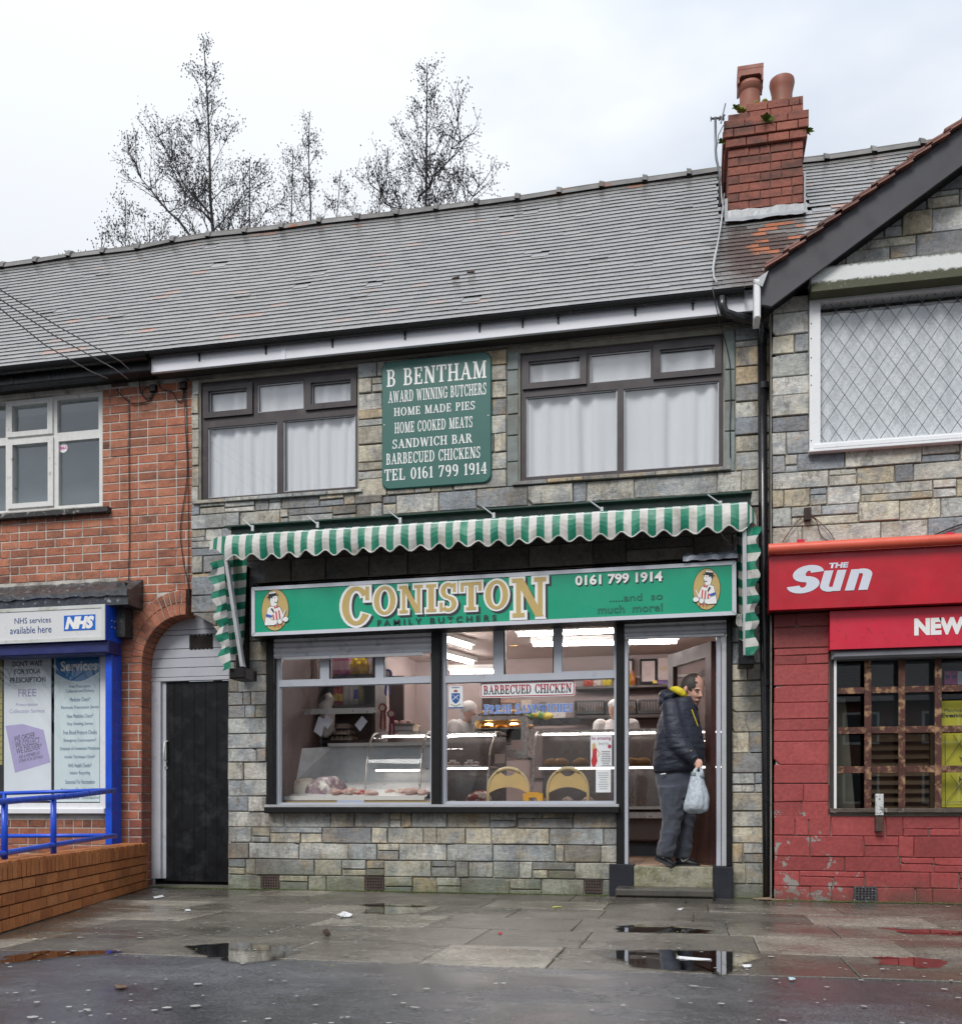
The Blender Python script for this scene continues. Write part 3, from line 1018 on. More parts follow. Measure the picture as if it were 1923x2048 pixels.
def clutter_lines(m,x0,x1,z0,z1,n,Y,rg,h=.35):
    """rows of small print too small to read"""
    for i in range(n):
        z=z1-(z1-z0)*(i+.5)/n
        hh=(z1-z0)/n*h*.5
        w=rg.uniform(.6,1)*(x1-x0)
        x=(x0+x1)/2-w/2
        e=x+w
        while x < e:
            k=rg.uniform(.05,.16)*(x1-x0)
            m.add([(x,Y,z-hh),(min(e,x+k),Y,z-hh),(min(e,x+k),Y,z+hh),(x,Y,z+hh)],[(0,1,2,3)])
            x += k+.025*(x1-x0)

# ------------------------------------------------------------------ brick house: window, eaves, passage door
WPAINT=flat('old_white_paint',(.72,.72,.70),.45,var=.1,vs=20,bump=.25,bs=70,dirt=(.36,.33,.28),ds=14,dthr=(.60,.72))
UPVC=flat('white_upvc',(.78,.79,.80),.3,var=.03,dirt=(.55,.55,.5),ds=5,dthr=(.6,.85))
GLASS=glass('window_glass',(.985,.99,.99),1.0)
GLASS2=glass('double_glazing',(.985,.99,.99),2.0)
GLASS_D=glass('dim_window_glass',(.93,.95,.95),1.7)
DARKROOM=flat('dim_room',(.10,.10,.10),.9,var=.2)
def room_box(parent,x0,x1,z0,z1,y0,y1,mat,name='room'):
    m=MB()
    m.add([(x0,y0,z0),(x1,y0,z0),(x1,y1,z0),(x0,y1,z0),(x0,y0,z1),(x1,y0,z1),(x1,y1,z1),(x0,y1,z1)],
          [(0,1,2,3),(7,6,5,4),(1,5,6,2),(2,6,7,3),(3,7,4,0)])
    return m.build(name,mat,parent)
# upper window
wy=YB+.03
wx0,wx1,wz0,wz1=XL-.6,X(205,wy),Z(205,1011,wy),Z(205,780,wy)
lx=X(-170,wy)
def tz(py,at):return Z(at,py,wy)
holes=[(X(114.5,wy),X(197,wy),tz(866,114.5),tz(797,150)),
         (X(117,wy),X(198.5,wy),tz(1012,117),tz(883,117)),
         (X(25.6,wy),X(97,wy),tz(866,25.6),tz(813,25.6)),
         (X(26.6,wy),X(98,wy),tz(1009,26.6),tz(891,26.6)),
         (X(-150,wy),X(11.5,wy),tz(876,5),tz(806,5)),
         (X(-150,wy),X(11.5,wy),tz(1022,5),tz(891,5))]
m=MB(); m.plate(X(-165,wy),wx1,wz0,wz1,wy,wy+.06,holes)
wu=m.build('window',WPAINT,brick_house)
# opener casements stand proud
for (a,b,c,d)in holes[2:4]:
    m=MB(); m.plate(a-.055,b+.055,c-.045,d+.045,wy-.018,wy,[(a+.002,b-.002,c+.002,d-.002)]); m.build('casement',WPAINT,wu)
for (a,b,c,d)in holes:
    MB().box(a-.004,b+.004,wy+.03,wy+.034,c-.004,d+.004).build('pane',GLASS_D,wu)
MB().bbox(X(-190,0),X(216,-.03),YB-.07,YB+.05,Z(216,1023,-.04),Z(216,1011.5,-.04),.006).build('window_sill',flat('flaking_black_sill',(.02,.02,.02),.5,dirt=(.25,.24,.22),ds=18,dthr=(.56,.62),bump=.5,bs=40),brick_house)
room_box(brick_house,X(-165,wy),wx1,wz0-.2,wz1+.1,wy+.065,.7,flat('sky_sheen_room_wall',(.62,.66,.70),.9,var=.15,vs=1))  # pale shallow room: sky reflection in the panes is put into its wall colour
st=thing('round_sticker','round white sticker with pink number 261 inside the left upper window pane','sticker',loc=P(126.7,896,wy+.027))
m=MB(); c=P(126.7,896,wy+.027)
m.add([(c.x+.046*math.cos(t),c.y,c.z+.046*math.sin(t))for t in [2*math.pi*k/24 for k in range(24)]],[tuple(range(24))])
m.build('disc',WHITE,st)
text('261',c.x-.034,c.x+.034,c.z-.013,c.z+.017,c.y-.002,flat('pink_print',(.75,.12,.45),.5),st,bold=.06)

# eaves of the brick house: deep black box gutter with patched sheet
pa,pb=P(-60,741,-.36),P(300,709,-.36)
zt=Z(150,727,-.23)
FYL=-.17
m=MB(); m.bbox(X(-250,FYL),X(300,FYL),FYL,-.06,Z(150,757,FYL),zt+.06,.01)
for x_ in (X(20,FYL),X(95,FYL)):m.box(x_,x_+.035,FYL-.005,FYL+.01,Z(150,755,FYL),zt-.02)
eb=m.build('box_gutter',flat('tarred_gutter',(.022,.023,.026),.35,var=.5,vs=7,bump=.5,bs=25,dirt=(.12,.12,.12),ds=12,dthr=(.62,.7)),brick_house)
m=MB(); m.box(X(-250,-.2),X(300,-.2),FYL+.01,YB+.01,Z(150,757,FYL)+.006,Z(150,757,FYL)+.02); m.build('soffit',BLACKW,brick_house)
gut=MB()
n=10
prof=[(-.40+.02-.05*math.sin(math.pi*k/n),zt+.03-.055*math.sin(math.pi*k/n)*1)for k in range(n+1)]
def half_round(m,x0,x1,yc,zc,r,t=.004,n=10):
    ang=[math.pi*k/n for k in range(n+1)]
    A_=[(yc-r*math.cos(a),zc-r*math.sin(a))for a in ang]
    B_=[(yc-(r-t)*math.cos(a),zc-(r-t)*math.sin(a))for a in ang]
    ring=A_+B_[::-1]
    vs=[(x0,y,z)for y,z in ring]+[(x1,y,z)for y,z in ring]
    N_=len(ring)
    m.add(vs,[(i,(i+1)% N_,N_+(i+1)% N_,N_+i)for i in range(N_)]+[tuple(range(N_))[::-1],tuple(range(N_,2*N_))])
half_round(gut,X(-250,-.23),X(296,-.23),-.235,zt+.02,.058)
auto_smooth(gut.build('gutter',BLACKP,brick_house))
# patched felt under the tiles
m=MB()
rg2=random.Random(3)
xs_=[X(-120,-.36)+k*.12 for k in range(24)]
vv=[]
for x_ in xs_:
    if x_ > X(292,-.25):break
    vv.append(x_)
pts=[]
for x_ in vv:pts += [(x_,-.27,zt+.015+rg2.uniform(-.012,.012)),(x_,-.20,zt+.055+rg2.uniform(-.01,.01))]
m.add(pts,[(2*i,2*i+2,2*i+3,2*i+1)for i in range(len(vv)-1)])
m.build('eaves_felt',BLACKW,brick_house)

# passage door under the arch
YD=YB+.17
GREYW=flat('grey_painted_boards',(.46,.475,.52),.5,var=.1,vs=5,bump=.25,bs=60,dirt=(.22,.22,.23),ds=5,dthr=(.58,.8))
BDOOR=flat('black_door_boards',(.008,.009,.011),.5,spec=.22,var=.5,vs=5,bump=.25,bs=60,dirt=(.022,.023,.026),ds=7,dthr=(.5,.7))
xd0,xd1=X(304,YD),X(470,YD)
zd=Z(322,1364,YD)                      # bottom of the boards over the door
rows_b=[zd,Z(310,1356,YD),Z(310,1337.5,YD),Z(310,1318.5,YD),Z(310,1300,YD),Z(320,1272,YD),Z(320,1262,YD),ZA+RA+.08]
for i in range(len(rows_b)-1):
    m=MB(); m.bbox(xd0-.05,xd1,YD+(.0 if i else -.006),YD+.03,rows_b[i]+.002,rows_b[i+1]-.002,.004)
    m.build('tympanum_board',GREYW,brick_house)
MB().box(xd0,X(322,YD),YD-.01,YD+.06,Z(310,1757,YD),zd).build('door_frame',GREYW,brick_house)
MB().box(X(322,YD),X(330,YD),YD+.02,YD+.06,Z(310,1757,YD),zd).build('door_stop',GREYW,brick_house)
zb=Z(400,1764,YD)
pd=MB().box(X(328,YD),xd1,YD+.05,YD+.06,zb+.005,zd-.005).build('passage_door',BDOOR,brick_house)
pxs=[326,346,362,386,409,432,470]
for i in range(6):
    MB().bbox(X(pxs[i],YD)+.0008,X(pxs[i+1],YD)-.0008,YD+.022,YD+.05,zb,zd-.003,.002).build('plank',BDOOR,pd)
STEEL=flat('bright_metal',(.6,.6,.6),.28,metal=.9,var=.1)
hx,hz=X(333,YD),Z(333,1503,YD)
m=MB(); m.tube([(hx,YD+.02,hz+.10),(hx-.008,YD-.02,hz+.085),(hx-.012,YD-.03,hz),(hx-.008,YD-.02,hz-.085),(hx,YD+.02,hz-.10)],.009,8)
m.build('handle',WPAINT,pd,smooth=True)
m=MB(); m.lathe([(0,0),(.016,0),(.016,.01),(0,.01)],(0,0,0),12)
me=m.mesh('lock',STEEL); me.transform(Matrix.Rotation(rad(90),4,'X'));
share('lock',me,(X(328.5,YD)+.012,YD+.022,Z(328.5,1536,YD)),pd)
# hole cut in the boards: a dark ragged recess
m=MB()
cx0,cx1,cz0,cz1=X(379,YD),X(427,YD),Z(400,1296.5,YD),Z(400,1271.5,YD)
rg3=random.Random(2); out=[]
def lobes(x0,x1,z0,z1,n):
    o=[]
    for k in range(n):
        f=k/n
        a=x0+(x1-x0)*f; b=x0+(x1-x0)*(f+1/n)
        for j in range(4):
            t=math.pi*j/4
            o.append(((a+b)/2-(b-a)/2*math.cos(t),z0+(z1-z0)*f+abs(x1-x0)/n*.32*math.sin(t)))
    return o
top=lobes(cx0,cx1,cz1,cz1,6)
bot=[(x,2*cz0-z)for x,z in reversed(lobes(cx0,cx1,cz0,cz0,6))]
ol=top[::1]+bot
m.add([(x,YD-.004,z)for x,z in ol],[tuple(range(len(ol)))])
m.build('cut_hole',flat('charred_hole',(.012,.007,.005),.9,var=.5,dirt=(.12,.07,.04),ds=14,dthr=(.62,.7)),brick_house)
# dark void and slab under the passage door
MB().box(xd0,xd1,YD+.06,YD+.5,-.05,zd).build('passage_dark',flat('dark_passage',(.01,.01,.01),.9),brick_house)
MB().box(X(296,YB),X(460,YB),YB-.02,YD+.1,-.03,.012).build('passage_sill',flat('worn_stone_sill',(.14,.135,.11),.6,var=.3,bump=.5,dirt=(.08,.10,.05)),brick_house)
# vent bricks under the eaves
def air_brick(parent,x0,x1,z0,z1,Y,mat,nx=5,nz=5,name='air_brick',label=None):
    w,h=(x1-x0),(z1-z0)
    hl=[]
    for i in range(nx):
        for j in range(nz):
            a=x0+w*(.07+.86*(i+.22)/nx); b=x0+w*(.07+.86*(i+.80)/nx)
            c_=z0+h*(.07+.86*(j+.22)/nz); d=z0+h*(.07+.86*(j+.80)/nz)
            hl.append((a,b,c_,d))
    m=MB(); m.plate(x0,x1,z0,z1,Y,Y+.03,hl)
    m.use(flat('vent_dark',(.006,.006,.006),.9))if False else None
    o=m.build(name,mat,parent)
    MB().box(x0,x1,Y+.03,Y+.034,z0,z1).build('vent_back',flat('vent_dark',(.006,.006,.006),.9),parent)
    if label:o['label']=label
    return o
IRON=flat('rusty_cast_iron',(.075,.05,.042),.7,var=.4,bump=.3,rnd=.2)
air_brick(brick_house,*R(224,752,256,775,YB),YB-.012,flat('dark_vent_brick',(.10,.05,.04),.7),7,4)
air_brick(brick_house,*R(340,746,372,757,YB),YB-.012,flat('dark_vent_brick',(.10,.05,.04),.7),7,2)

# cables and junction boxes on the brick wall (each wire run is a thing)
CABLE=flat('black_cable',(.014,.013,.013),.5)
def wire(pxs,Y,r,lab,cat='cable',group=None,name='cable',mat=None,smooth_=True):
    pts=[P(a,b,Y)for a,b in pxs]
    if smooth_ and len(pts)> 2:
        out=[]
        for i in range(len(pts)-1):
            p0=pts[max(0,i-1)]; p1=pts[i]; p2=pts[i+1]; p3=pts[min(len(pts)-1,i+2)]
            for k in range(4):
                t=k/4
                out.append(.5*((2*p1)+(p2-p0)*t+(2*p0-5*p1+4*p2-p3)*t*t+(3*p1-p0-3*p2+p3)*t ** 3))
        pts=out+[pts[-1]]
    m=MB(); m.tube(pts,r,6)
    return tag(m.build(name,mat or CABLE,None,smooth=True),lab,cat,group)
YC=YB-.02
wire([(233,777),(242,790),(256,802),(258,812),(258,950),(259,1050),(258,1120),(257,1175)],YC,.0045,'black cable dropping straight down the brick wall from the left vent to the pharmacy canopy')
wire([(261,808),(285,806),(300,800),(306,790)],YC,.0045,'short black cable joining the long drop cable to the looped junction box')
wire([(279,760),(280,780),(290,796),(302,793),(303,780),(294,774),(285,781),(287,792),(300,797),(307,785)],YC-.004,.0045,'black cable coiled in a loop below the left junction box')
wire([(317,762),(323,778),(345,784),(352,798),(362,803),(366,792),(366,778)],YC,.0045,'black cable sagging to the right junction box under the eaves')
wire([(368,778),(371,850),(374,950),(362,1040),(361,1080),(368,1130),(376,1170),(376,1220),(371,1238)],YC,.004,'thin black cable wandering down the edge of the brick wall to the arch crown')
wire([(371,778),(374,860),(376,960),(377,1100),(378,1210)],YC,.0035,'thinnest black cable running straight down where brick meets slate stone')
for k,(a,b,lab)in enumerate([(306,777,'small square black junction box under the eaves, left of two'),(366,771,'small square black junction box beside the slate stone corner, right of two')]):
    m=MB(); x0,x1,z0,z1=R(a-6,b-7,a+6,b+7,YB-.03)
    m.bbox(x0,x1,YB-.045,YB-.005,z0,z1,.006)
    tag(m.build('junction_box',BLACKP),lab,'junction box','junction boxes on the brick wall')

# ================================================================== pharmacy front
BLUE=flat('blue_paint',(.010,.085,.66),.35,var=.2,vs=9,bump=.15,dirt=(.05,.06,.12),ds=16,dthr=(.62,.72))
NAVY=flat('navy_shutter',(.012,.02,.13),.45,var=.3)
# lead covered canopy
YN=-.22
cn=thing('lead_canopy','black bitumen covered canopy over the pharmacy sign, torn along its edge','canopy',loc=(X(150),-.1,Z(150,1190)))
m=MB()
x0,x1=X(-300,YN),X(262,-.02)
rgc=random.Random(9)
zt_,zm_,zb_=Z(130,1168,YB),Z(130,1180,-.12),Z(130,1213,-.27)
nseg=60
vs=[]
for k in range(nseg+1):
    x=x0+(X(255,-.24)-x0)*k/nseg
    vs += [(x,YB-.005,zt_+rgc.uniform(-.006,.006)),(x,-.10,zm_+.02+rgc.uniform(-.012,.012)),(x,-.19,zm_-.035+rgc.uniform(-.008,.008)),(x,-.25,zm_-.06+rgc.uniform(-.01,.01)),(x,-.255,zm_-.10+rgc.uniform(-.016,.006)),
           (x,-.235,zm_-.105),(x,-.235,zb_),(x,YB,zb_)]
fs=[]
for k in range(nseg):
    for j in range(7):fs.append((k*8+j,k*8+j+1,(k+1)*8+j+1,(k+1)*8+j))
fs.append(tuple(range(nseg*8,nseg*8+8)))
m.add(vs,fs)
m.build('roof_sheet',flat('bitumen_sheet',(.05,.055,.062),.33,var=.55,vs=14,bump=.9,bs=22,spec=.7,dirt=(.32,.34,.37),ds=16,dthr=(.60,.68)),cn)
MB().box(X(241,-.05),X(258,-.05),-.12,YB,Z(250,1276,-.05),Z(250,1168,-.05)).build('end_board',flat('weathered_black_board',(.035,.036,.036),.7,var=.6,vs=30,bump=.7,bs=60,dirt=(.14,.14,.13),ds=30),cn)
sb=thing('pharmacy_sign','white pharmacy box sign with blue health service logo and dark blue lettering','shop sign',loc=(X(100),-.1,Z(100,1245)))
ys=-.30
sx1=X(209.6,ys)
sz0,sz1=Z(200,1280,ys),Z(200,1208.5,ys)
SIGNW=flat('white_sign_face',(.66,.67,.68),.4,var=.06,vs=3,dirt=(.42,.43,.38),ds=6,dthr=(.60,.85))
m=MB(); m.box(X(-300,ys),sx1-.002,ys+.012,YB-.05,sz0+.001,sz1-.001); m.build('box_body',BLUE,sb)
MB().plate(X(-300,ys),sx1,sz0,sz1,ys,ys+.012,[(X(-310,ys),sx1-.035,sz0+.032,sz1-.032)]).build('frame',flat('sign_frame_white',(.6,.62,.6),.35,dirt=(.35,.37,.28),ds=8,dthr=(.52,.7)),sb)
MB().box(X(-310,ys),sx1-.035,ys+.006,ys+.011,sz0+.032,sz1-.032).build('face',SIGNW,sb)
yl=ys+.004
x0,x1,z0,z1=R(127.9,1231.5,190.5,1262,yl)
MB().box(x0,x1,yl-.001,yl+.002,z0,z1).build('logo_panel',flat('logo_blue',(.01,.13,.55),.4),sb)
text('NHS',x0+.012,x1-.01,z0+.012,z1-.012,yl-.003,WHITE,sb,bold=.07,shear=.25)
NAVYT=flat('navy_print',(.03,.07,.22),.5)
x0,x1,z0,z1=R(29,1236.5,101.7,1248,yl); text('NHS services',x0,x1,z0,z1,yl,NAVYT,sb)
x0,x1,z0,z1=R(20,1254.5,102.8,1268.5,yl); text('available here',x0,x1,z0,z1,yl,NAVYT,sb)
for dy,dz in ((-.16,.03),(-.11,.03),(-.16,-.03),(-.11,-.03)):
    MB().ell((sx1+.002,dy-.03,(sz0+sz1)/2+dz),.005,.007,.007,8,6).build('bolt',STEEL,sb)
# blue shop frame with posters
sf=thing('pharmacy_shopfront','blue framed pharmacy window with white sash','shopfront',loc=(X(200),0,Z(200,1628)))
MB().bbox(X(-300,-.2),X(224,-.2),-.26,-.06,Z(200,1306,-.26),Z(200,1281,-.26),.012).build('shutter_box',NAVY,sf)
c0,c1=X(211.5,-.16),X(224.5,-.16)
MB().bbox(c0,c1,-.17,-.01,Z(218,1690,-.17),Z(218,1290,-.17),.004).build('corner_post',BLUE,sf)
yw=.0
fx1=X(211,yw)
fz0,fz1=Z(200,1628,yw),Z(200,1300,yw)
gz0=Z(200,1606,yw); gx1=X(200,yw)
MB().plate(X(-300,yw),fx1,fz0,fz1,yw,yw+.08,[(X(-310,yw),gx1,gz0,fz1-.02)]).build('sash',UPVC,sf)
MB().bbox(X(-300,yw),fx1+.004,yw-.03,yw,fz0-.0,Z(200,1617,yw),.006).build('sill',UPVC,sf)
MB().box(X(-310,yw),gx1,yw+.03,yw+.036,gz0,fz1-.02).build('pane',GLASS,sf)
room_box(sf,X(-310,yw),fx1,fz0,fz1,yw+.085,1.6,DARKROOM)
yp=yw+.043
def poster(lab,px,mat,name='poster',cat='poster',Y=None,thick=.003,root=True):
    Y=yp if Y is None else Y
    x0,x1,z0,z1=Rm(*px,Y)
    t=thing(name,lab,cat,loc=((x0+x1)/2,Y,(z0+z1)/2))
    MB().box(x0,x1,Y,Y+thick,z0,z1).build('sheet',mat,t)
    return t
PAPERB=flat('pale_blue_paper',(.82,.87,.93),.5,var=.1,vs=2)
PAPERG=flat('pale_green_paper',(.72,.83,.85),.5,var=.05)
p1=poster('pale blue prescription poster with a lilac note, left of the services poster',(8,1308,102.4,1602),PAPERB)
yt=yp-.0015
def tl(s,px0,py0,px1,py1,mat,par,Y,**k):
    x0,x1,z0,z1=Rm(px0,py0,px1,py1,Y)
    return text(s,x0,x1,z0,z1,Y,mat,par,**k)
INK=flat('dark_ink',(.03,.035,.05),.5)
tl("DON'T WAIT",25,1322,85,1332.5,INK,p1,yt,bold=.02)
tl('FOR YOUR',29,1338,81,1348,INK,p1,yt,bold=.02)
tl('PRESCRIPTION',20,1354.5,91,1365,INK,p1,yt,bold=.02)
LIL=flat('lilac_print',(.42,.38,.62),.5)
tl('FREE',36.5,1378.5,72,1393,LIL,p1,yt)
tl('Prescription',32,1406,76,1414,LIL,p1,yt)
tl('Collection Service',19,1418,89,1426,LIL,p1,yt)
m=MB(); pts=[(11,1452),(45,1448),(87,1460),(101,1525),(30,1546)]
m.add([P(a,b,yp-.0008)for a,b in pts],[tuple(reversed(range(5)))]); m.build('lilac_note',flat('lilac_paper',(.48,.42,.70),.5),p1)
for s,a in (('. WE ORDER',(24,1469,70,1480)),('. WE COLLECT',(26,1480,80,1492)),('. WE DELIVER*',(28,1492,84,1504)),('ASK A MEMBER OF',(37,1507,80,1513.5)),('STAFF FOR DETAILS',(38,1515,86,1521))):
    tl(s,*a,INK,p1,yt,rot=rad(10),shear=.1)
p2=poster('pale green pharmacy poster with blue Services heading and a list of checks',(108.4,1307,199,1604),PAPERG)
m=MB(); hx0,hx1=X(111,yt),X(198,yt); zt2=Z(155,1308,yt); zs=Z(155,1345,yt); zc_=Z(155,1363,yt)
pts=[(hx1,zt2),(hx0,zt2),(hx0,zs)]+[(hx0+(hx1-hx0)*k/10,zs-(zs-zc_)*math.sin(math.pi*k/10))for k in range(1,10)]+[(hx1,zs)]
m.add([(x,yp-.001,z)for x,z in pts],[tuple(range(len(pts)))]); m.build('heading_panel',flat('heading_blue',(.01,.17,.42),.4),p2)
tl('Services',121,1321,194,1342,WHITE,p2,yp-.003,bold=.03)
TEAL=flat('teal_print',(.02,.13,.26),.5)
for s,y,w in (('Free Prescription',1373.4,42),('Collection and Delivery',1382.8,57),('Medicine Check*',1398.9,41),('Electronic Prescription Service',1415.6,75),('New Medicine Check*',1432,53),('Stop Smoking Service',1448.4,52),
                ('Free Blood Pressure Checks',1465,67),('Emergency Contraception*',1481.4,65),('Disposal of Unwanted Medicines',1498,80),('Inhaler Technique Check*',1514.6,61),('NHS Health Checks*',1531,47),('Inhaler Recycling',1547,40),('Seasonal Flu Vaccination',1564,59),('Medicines and Dental Health Advice',1580,76)):
    tl(s,160-w/2,y-4.4,160+w/2,y+4.0,TEAL,p2,yt)
tl('NHS funded service',122,1593,158,1599,TEAL,p2,yt)
tl('timsandparker',163,1592,199,1600,flat('grey_print',(.3,.35,.35),.5),p2,yt)
p3=poster('yellow printed cardboard strip at the left edge of the pharmacy window',(-60,1308,4.5,1530),flat('yellow_card',(.42,.36,.09),.6,var=.3,vs=4))
m=MB()
for k in range(17):
    z=Z(2,1320+k*12.6,yt); m.box(X(-60,yt),X(4.5,yt),yt-.001,yt,z,z+.006)
m.build('printed_lines',flat('olive_ink',(.16,.14,.04),.6),p3)

# ------------------------------------------------------------------ ramp wall and railings
w0=G(296,1776); w1=G(-60,1886)
wd=(w1-w0); wl=wd.length; wd.normalize()
wn_=Vector((wd.y,-wd.x,0))
if wn_.dot(CAM-w0)< 0:wn_=-wn_
WALLH=.42
def on_ramp(px,py,off=0.0):
    d=ray(px); o_=w0+wn_*off
    # solve CAM + t d on the vertical plane through o_ with normal wn_
    t=(o_-CAM).dot(wn_)/d.dot(wn_)
    return Vector((CAM.x+t*d.x,CAM.y+t*d.y,CAM.z+t*(HORIZON-py)/FPX))
ang=math.atan2(wd.y,wd.x)
rw=thing('ramp_wall','low orange brick ramp wall with a soldier course on top, under the blue rails','wall',loc=w0)
Mr=Matrix.Translation(w0)@ Matrix.Rotation(ang,4,'Z')     # local x along the wall, local -y... towards the street side
side=1 if (Mr.to_3x3()@ Vector((0,1,0))).dot(wn_)> 0 else -1
def rbox(m,u0,u1,v0,v1,z0,z1,b=.003):
    """box in wall coordinates: u along, v outwards"""
    vs=[]
    for (u,v,z)in ((u0,v0,z0),(u1,v0,z0),(u1,v1,z0),(u0,v1,z0),(u0,v0,z1),(u1,v0,z1),(u1,v1,z1),(u0,v1,z1)):
        vs.append(tuple(w0+wd*u+wn_*v+Vector((0,0,z))))
    return m.add(vs,[(0,3,2,1),(4,5,6,7),(0,1,5,4),(1,2,6,5),(2,3,7,6),(3,0,4,7)])
m=MB(); rbox(m,0,wl,-.20,-.028,-.02,WALLH-.02); core=m.build('wall_core',flat('dark_ramp_mortar',(.075,.06,.035),.85,var=.3,dirt=(.06,.09,.03),ds=3),rw)
rgw=random.Random(4)
ch=(WALLH-.115)/4
for k in range(4):
    u=-.11 if k % 2 else 0
    while u < wl:
        a,b=max(0,u),min(wl,u+.215)
        if b-a > .03:
            m=MB(); rbox(m,a+.005,b-.005,-.10,rgw.uniform(-.001,.002),k*ch+.005,(k+1)*ch-.005)
            m.build('brick',BRICK_RAMP,rw)
        u += .215
u=0
while u < wl:
    m=MB(); rbox(m,u+.006,u+.069,-.21,rgw.uniform(.004,.010),WALLH-.110,WALLH+rgw.uniform(-.003,.002))
    m.build('coping_brick',BRICK_RAMP,rw)
    u += .075
# front railing stands on the wall, back railing runs along the shop
fr_=thing('handrail','blue tubular handrail standing on the ramp wall','railing',group='blue ramp railings',loc=on_ramp(107,1708,-.1))
zt0=lambda px,py:on_ramp(px,py,-.1)
ends=[(229,1581),(150,1591),(0,1604),(-60,1610)]
MB().tube([zt0(*e)for e in ends],.021,10).build('top_rail',BLUE,fr_,smooth=True)
ends=[(231,1671.5),(108,1690),(0,1708),(-60,1719)]
MB().tube([zt0(*e)for e in ends],.019,10).build('lower_rail',BLUE,fr_,smooth=True)
for px_,pt,pb_ in ((107,1594,1711),(9,1604,1727)):
    a=zt0(px_,pt); b=Vector((a.x,a.y,WALLH-.01))
    MB().tube([a,b],.021,10).build('post',BLUE,fr_,smooth=True)
bk=thing('handrail','blue tubular handrail running level along the pharmacy window','railing',group='blue ramp railings',loc=P(107,1700,-.34))
yr=-.30
MB().tube([P(229,1580,yr),P(-90,1590,yr)],.019,10).build('top_rail',BLUE,bk,smooth=True)
MB().tube([P(231,1671,yr),P(-90,1673,yr)],.019,10).build('lower_rail',BLUE,bk,smooth=True)
for q in (9,-120):
    MB().tube([P(q,1587,yr),P(q,1790,yr)],.019,10).build('post',BLUE,bk,smooth=True)

# ================================================================== middle: butcher's shop
butcher=thing('butchers_shop','stone clad butcher shop with brown framed upper windows and grey tiled roof','shop',loc=(X(900),0,0))
XS1=X(1541,-.02)
W1=(X(400),X(714),Z(557,990),Z(557,748))
W2=(X(1039),X(1446),Z(1242,949),Z(1242,685))
ZSILL0,ZSILL1=Z(900,1625,-.06),Z(900,1612,-.06)
ZTOPF=Z(900,1236)                          # top of the shopfront opening, behind the sign
SF=(X(534),X(1247),ZSILL1-.01,ZTOPF)
DO=(X(1240),X(1462),-.1,ZTOPF)
ZS2=ZA+RA+.02
wall=MB()
wall.plate(XR_,XS1,-.1,4.80,.012,.16,[W1,W2,SF,DO,(XR_-1,X(456),-.1,ZS2)])
for i in range(14):                           # right half of the passage arch
    t0,t1=math.pi*.5*i/14,math.pi*.5*(i+1)/14
    k=max(.03,X(456)-XA)
    def edge(t):
        return (XA+RA*math.cos(t),ZA+RA*math.sin(t))
    a0,a1=edge(t0),edge(t1)
    if a1[0]< XR_:continue
    wall.add([(max(a0[0],XR_),.012,a0[1]),(max(a0[0],XR_),.012,ZS2),(max(a1[0],XR_),.012,ZS2),(max(a1[0],XR_),.012,a1[1]),(max(a0[0],XR_),.16,a0[1]),(max(a1[0],XR_),.16,a1[1])],[(3,2,1,0),(0,4,5,3)])
ww=wall.build('wall',MORTAR_G,butcher)
rs=random.Random(21)
# lower wall under the windows, with gaps for the air bricks
vents=[R(522,1751,558.5,1777,0),R(730,1753,768,1781,0),R(1167,1758,1205,1786,0)]
zv=Z(750,1753)
xs_=[X(456)]+[q for v in vents for q in (v[0],v[1])]+[X(1240)]
xs_[-1]=X(1222)
for a,b in ((0,1),(2,3),(4,5),(6,7)):
    stone_panel(ww,xs_[a],xs_[b],-.03,zv,0,STONE,rs,rowh=.165,l0=.2,l1=.55,split=.25)
stone_panel(ww,X(456),X(1236),zv,ZSILL0+.005,0,STONE,rs,rowh=.142,l0=.15,l1=.60,split=.45)
for v in vents:
    air_brick(butcher,v[0]+.004,v[1]-.004,max(.01,v[2]),v[3],-.004,IRON,6,4)
# piers beside the shopfront
arc=(XA,ZA,RA)
zp=Z(500,1262)
stone_panel(ww,X(456),X(534),ZSILL0+.005,ZA-.02,0,STONE,rs,rowh=.145,l0=.12,l1=.42,split=.12)
stone_panel(ww,X(383),X(534),ZA-.02,Z(450,1150),0,STONE,rs,rowh=.15,l0=.12,l1=.40,split=.12,circle=arc)
stone_panel(ww,X(1462),XS1,-.03,ZTOPF,0,STONE,rs,rowh=.152,l0=.15,l1=.5,split=.16)
# the band between sign and upper windows (sooty where the awning keeps it dry)
zb1,zb2=Z(900,1150),Z(900,1052)
stone_panel(ww,X(383),X(468),zb1,zb2,0,STONE,rs,rowh=.17,l0=.2,l1=.5,split=.2)
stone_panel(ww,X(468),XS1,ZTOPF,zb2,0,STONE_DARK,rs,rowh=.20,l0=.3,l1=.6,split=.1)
zw1=W1[2]-.03
stone_panel(ww,X(383),X(765),zb2,zw1,0,STONE,rs,rowh=.13,l0=.15,l1=.6,split=.35)
stone_panel(ww,X(765),XS1,zb2,W2[2]-.04,0,STONE,rs,rowh=.135,l0=.2,l1=.7,split=.2)
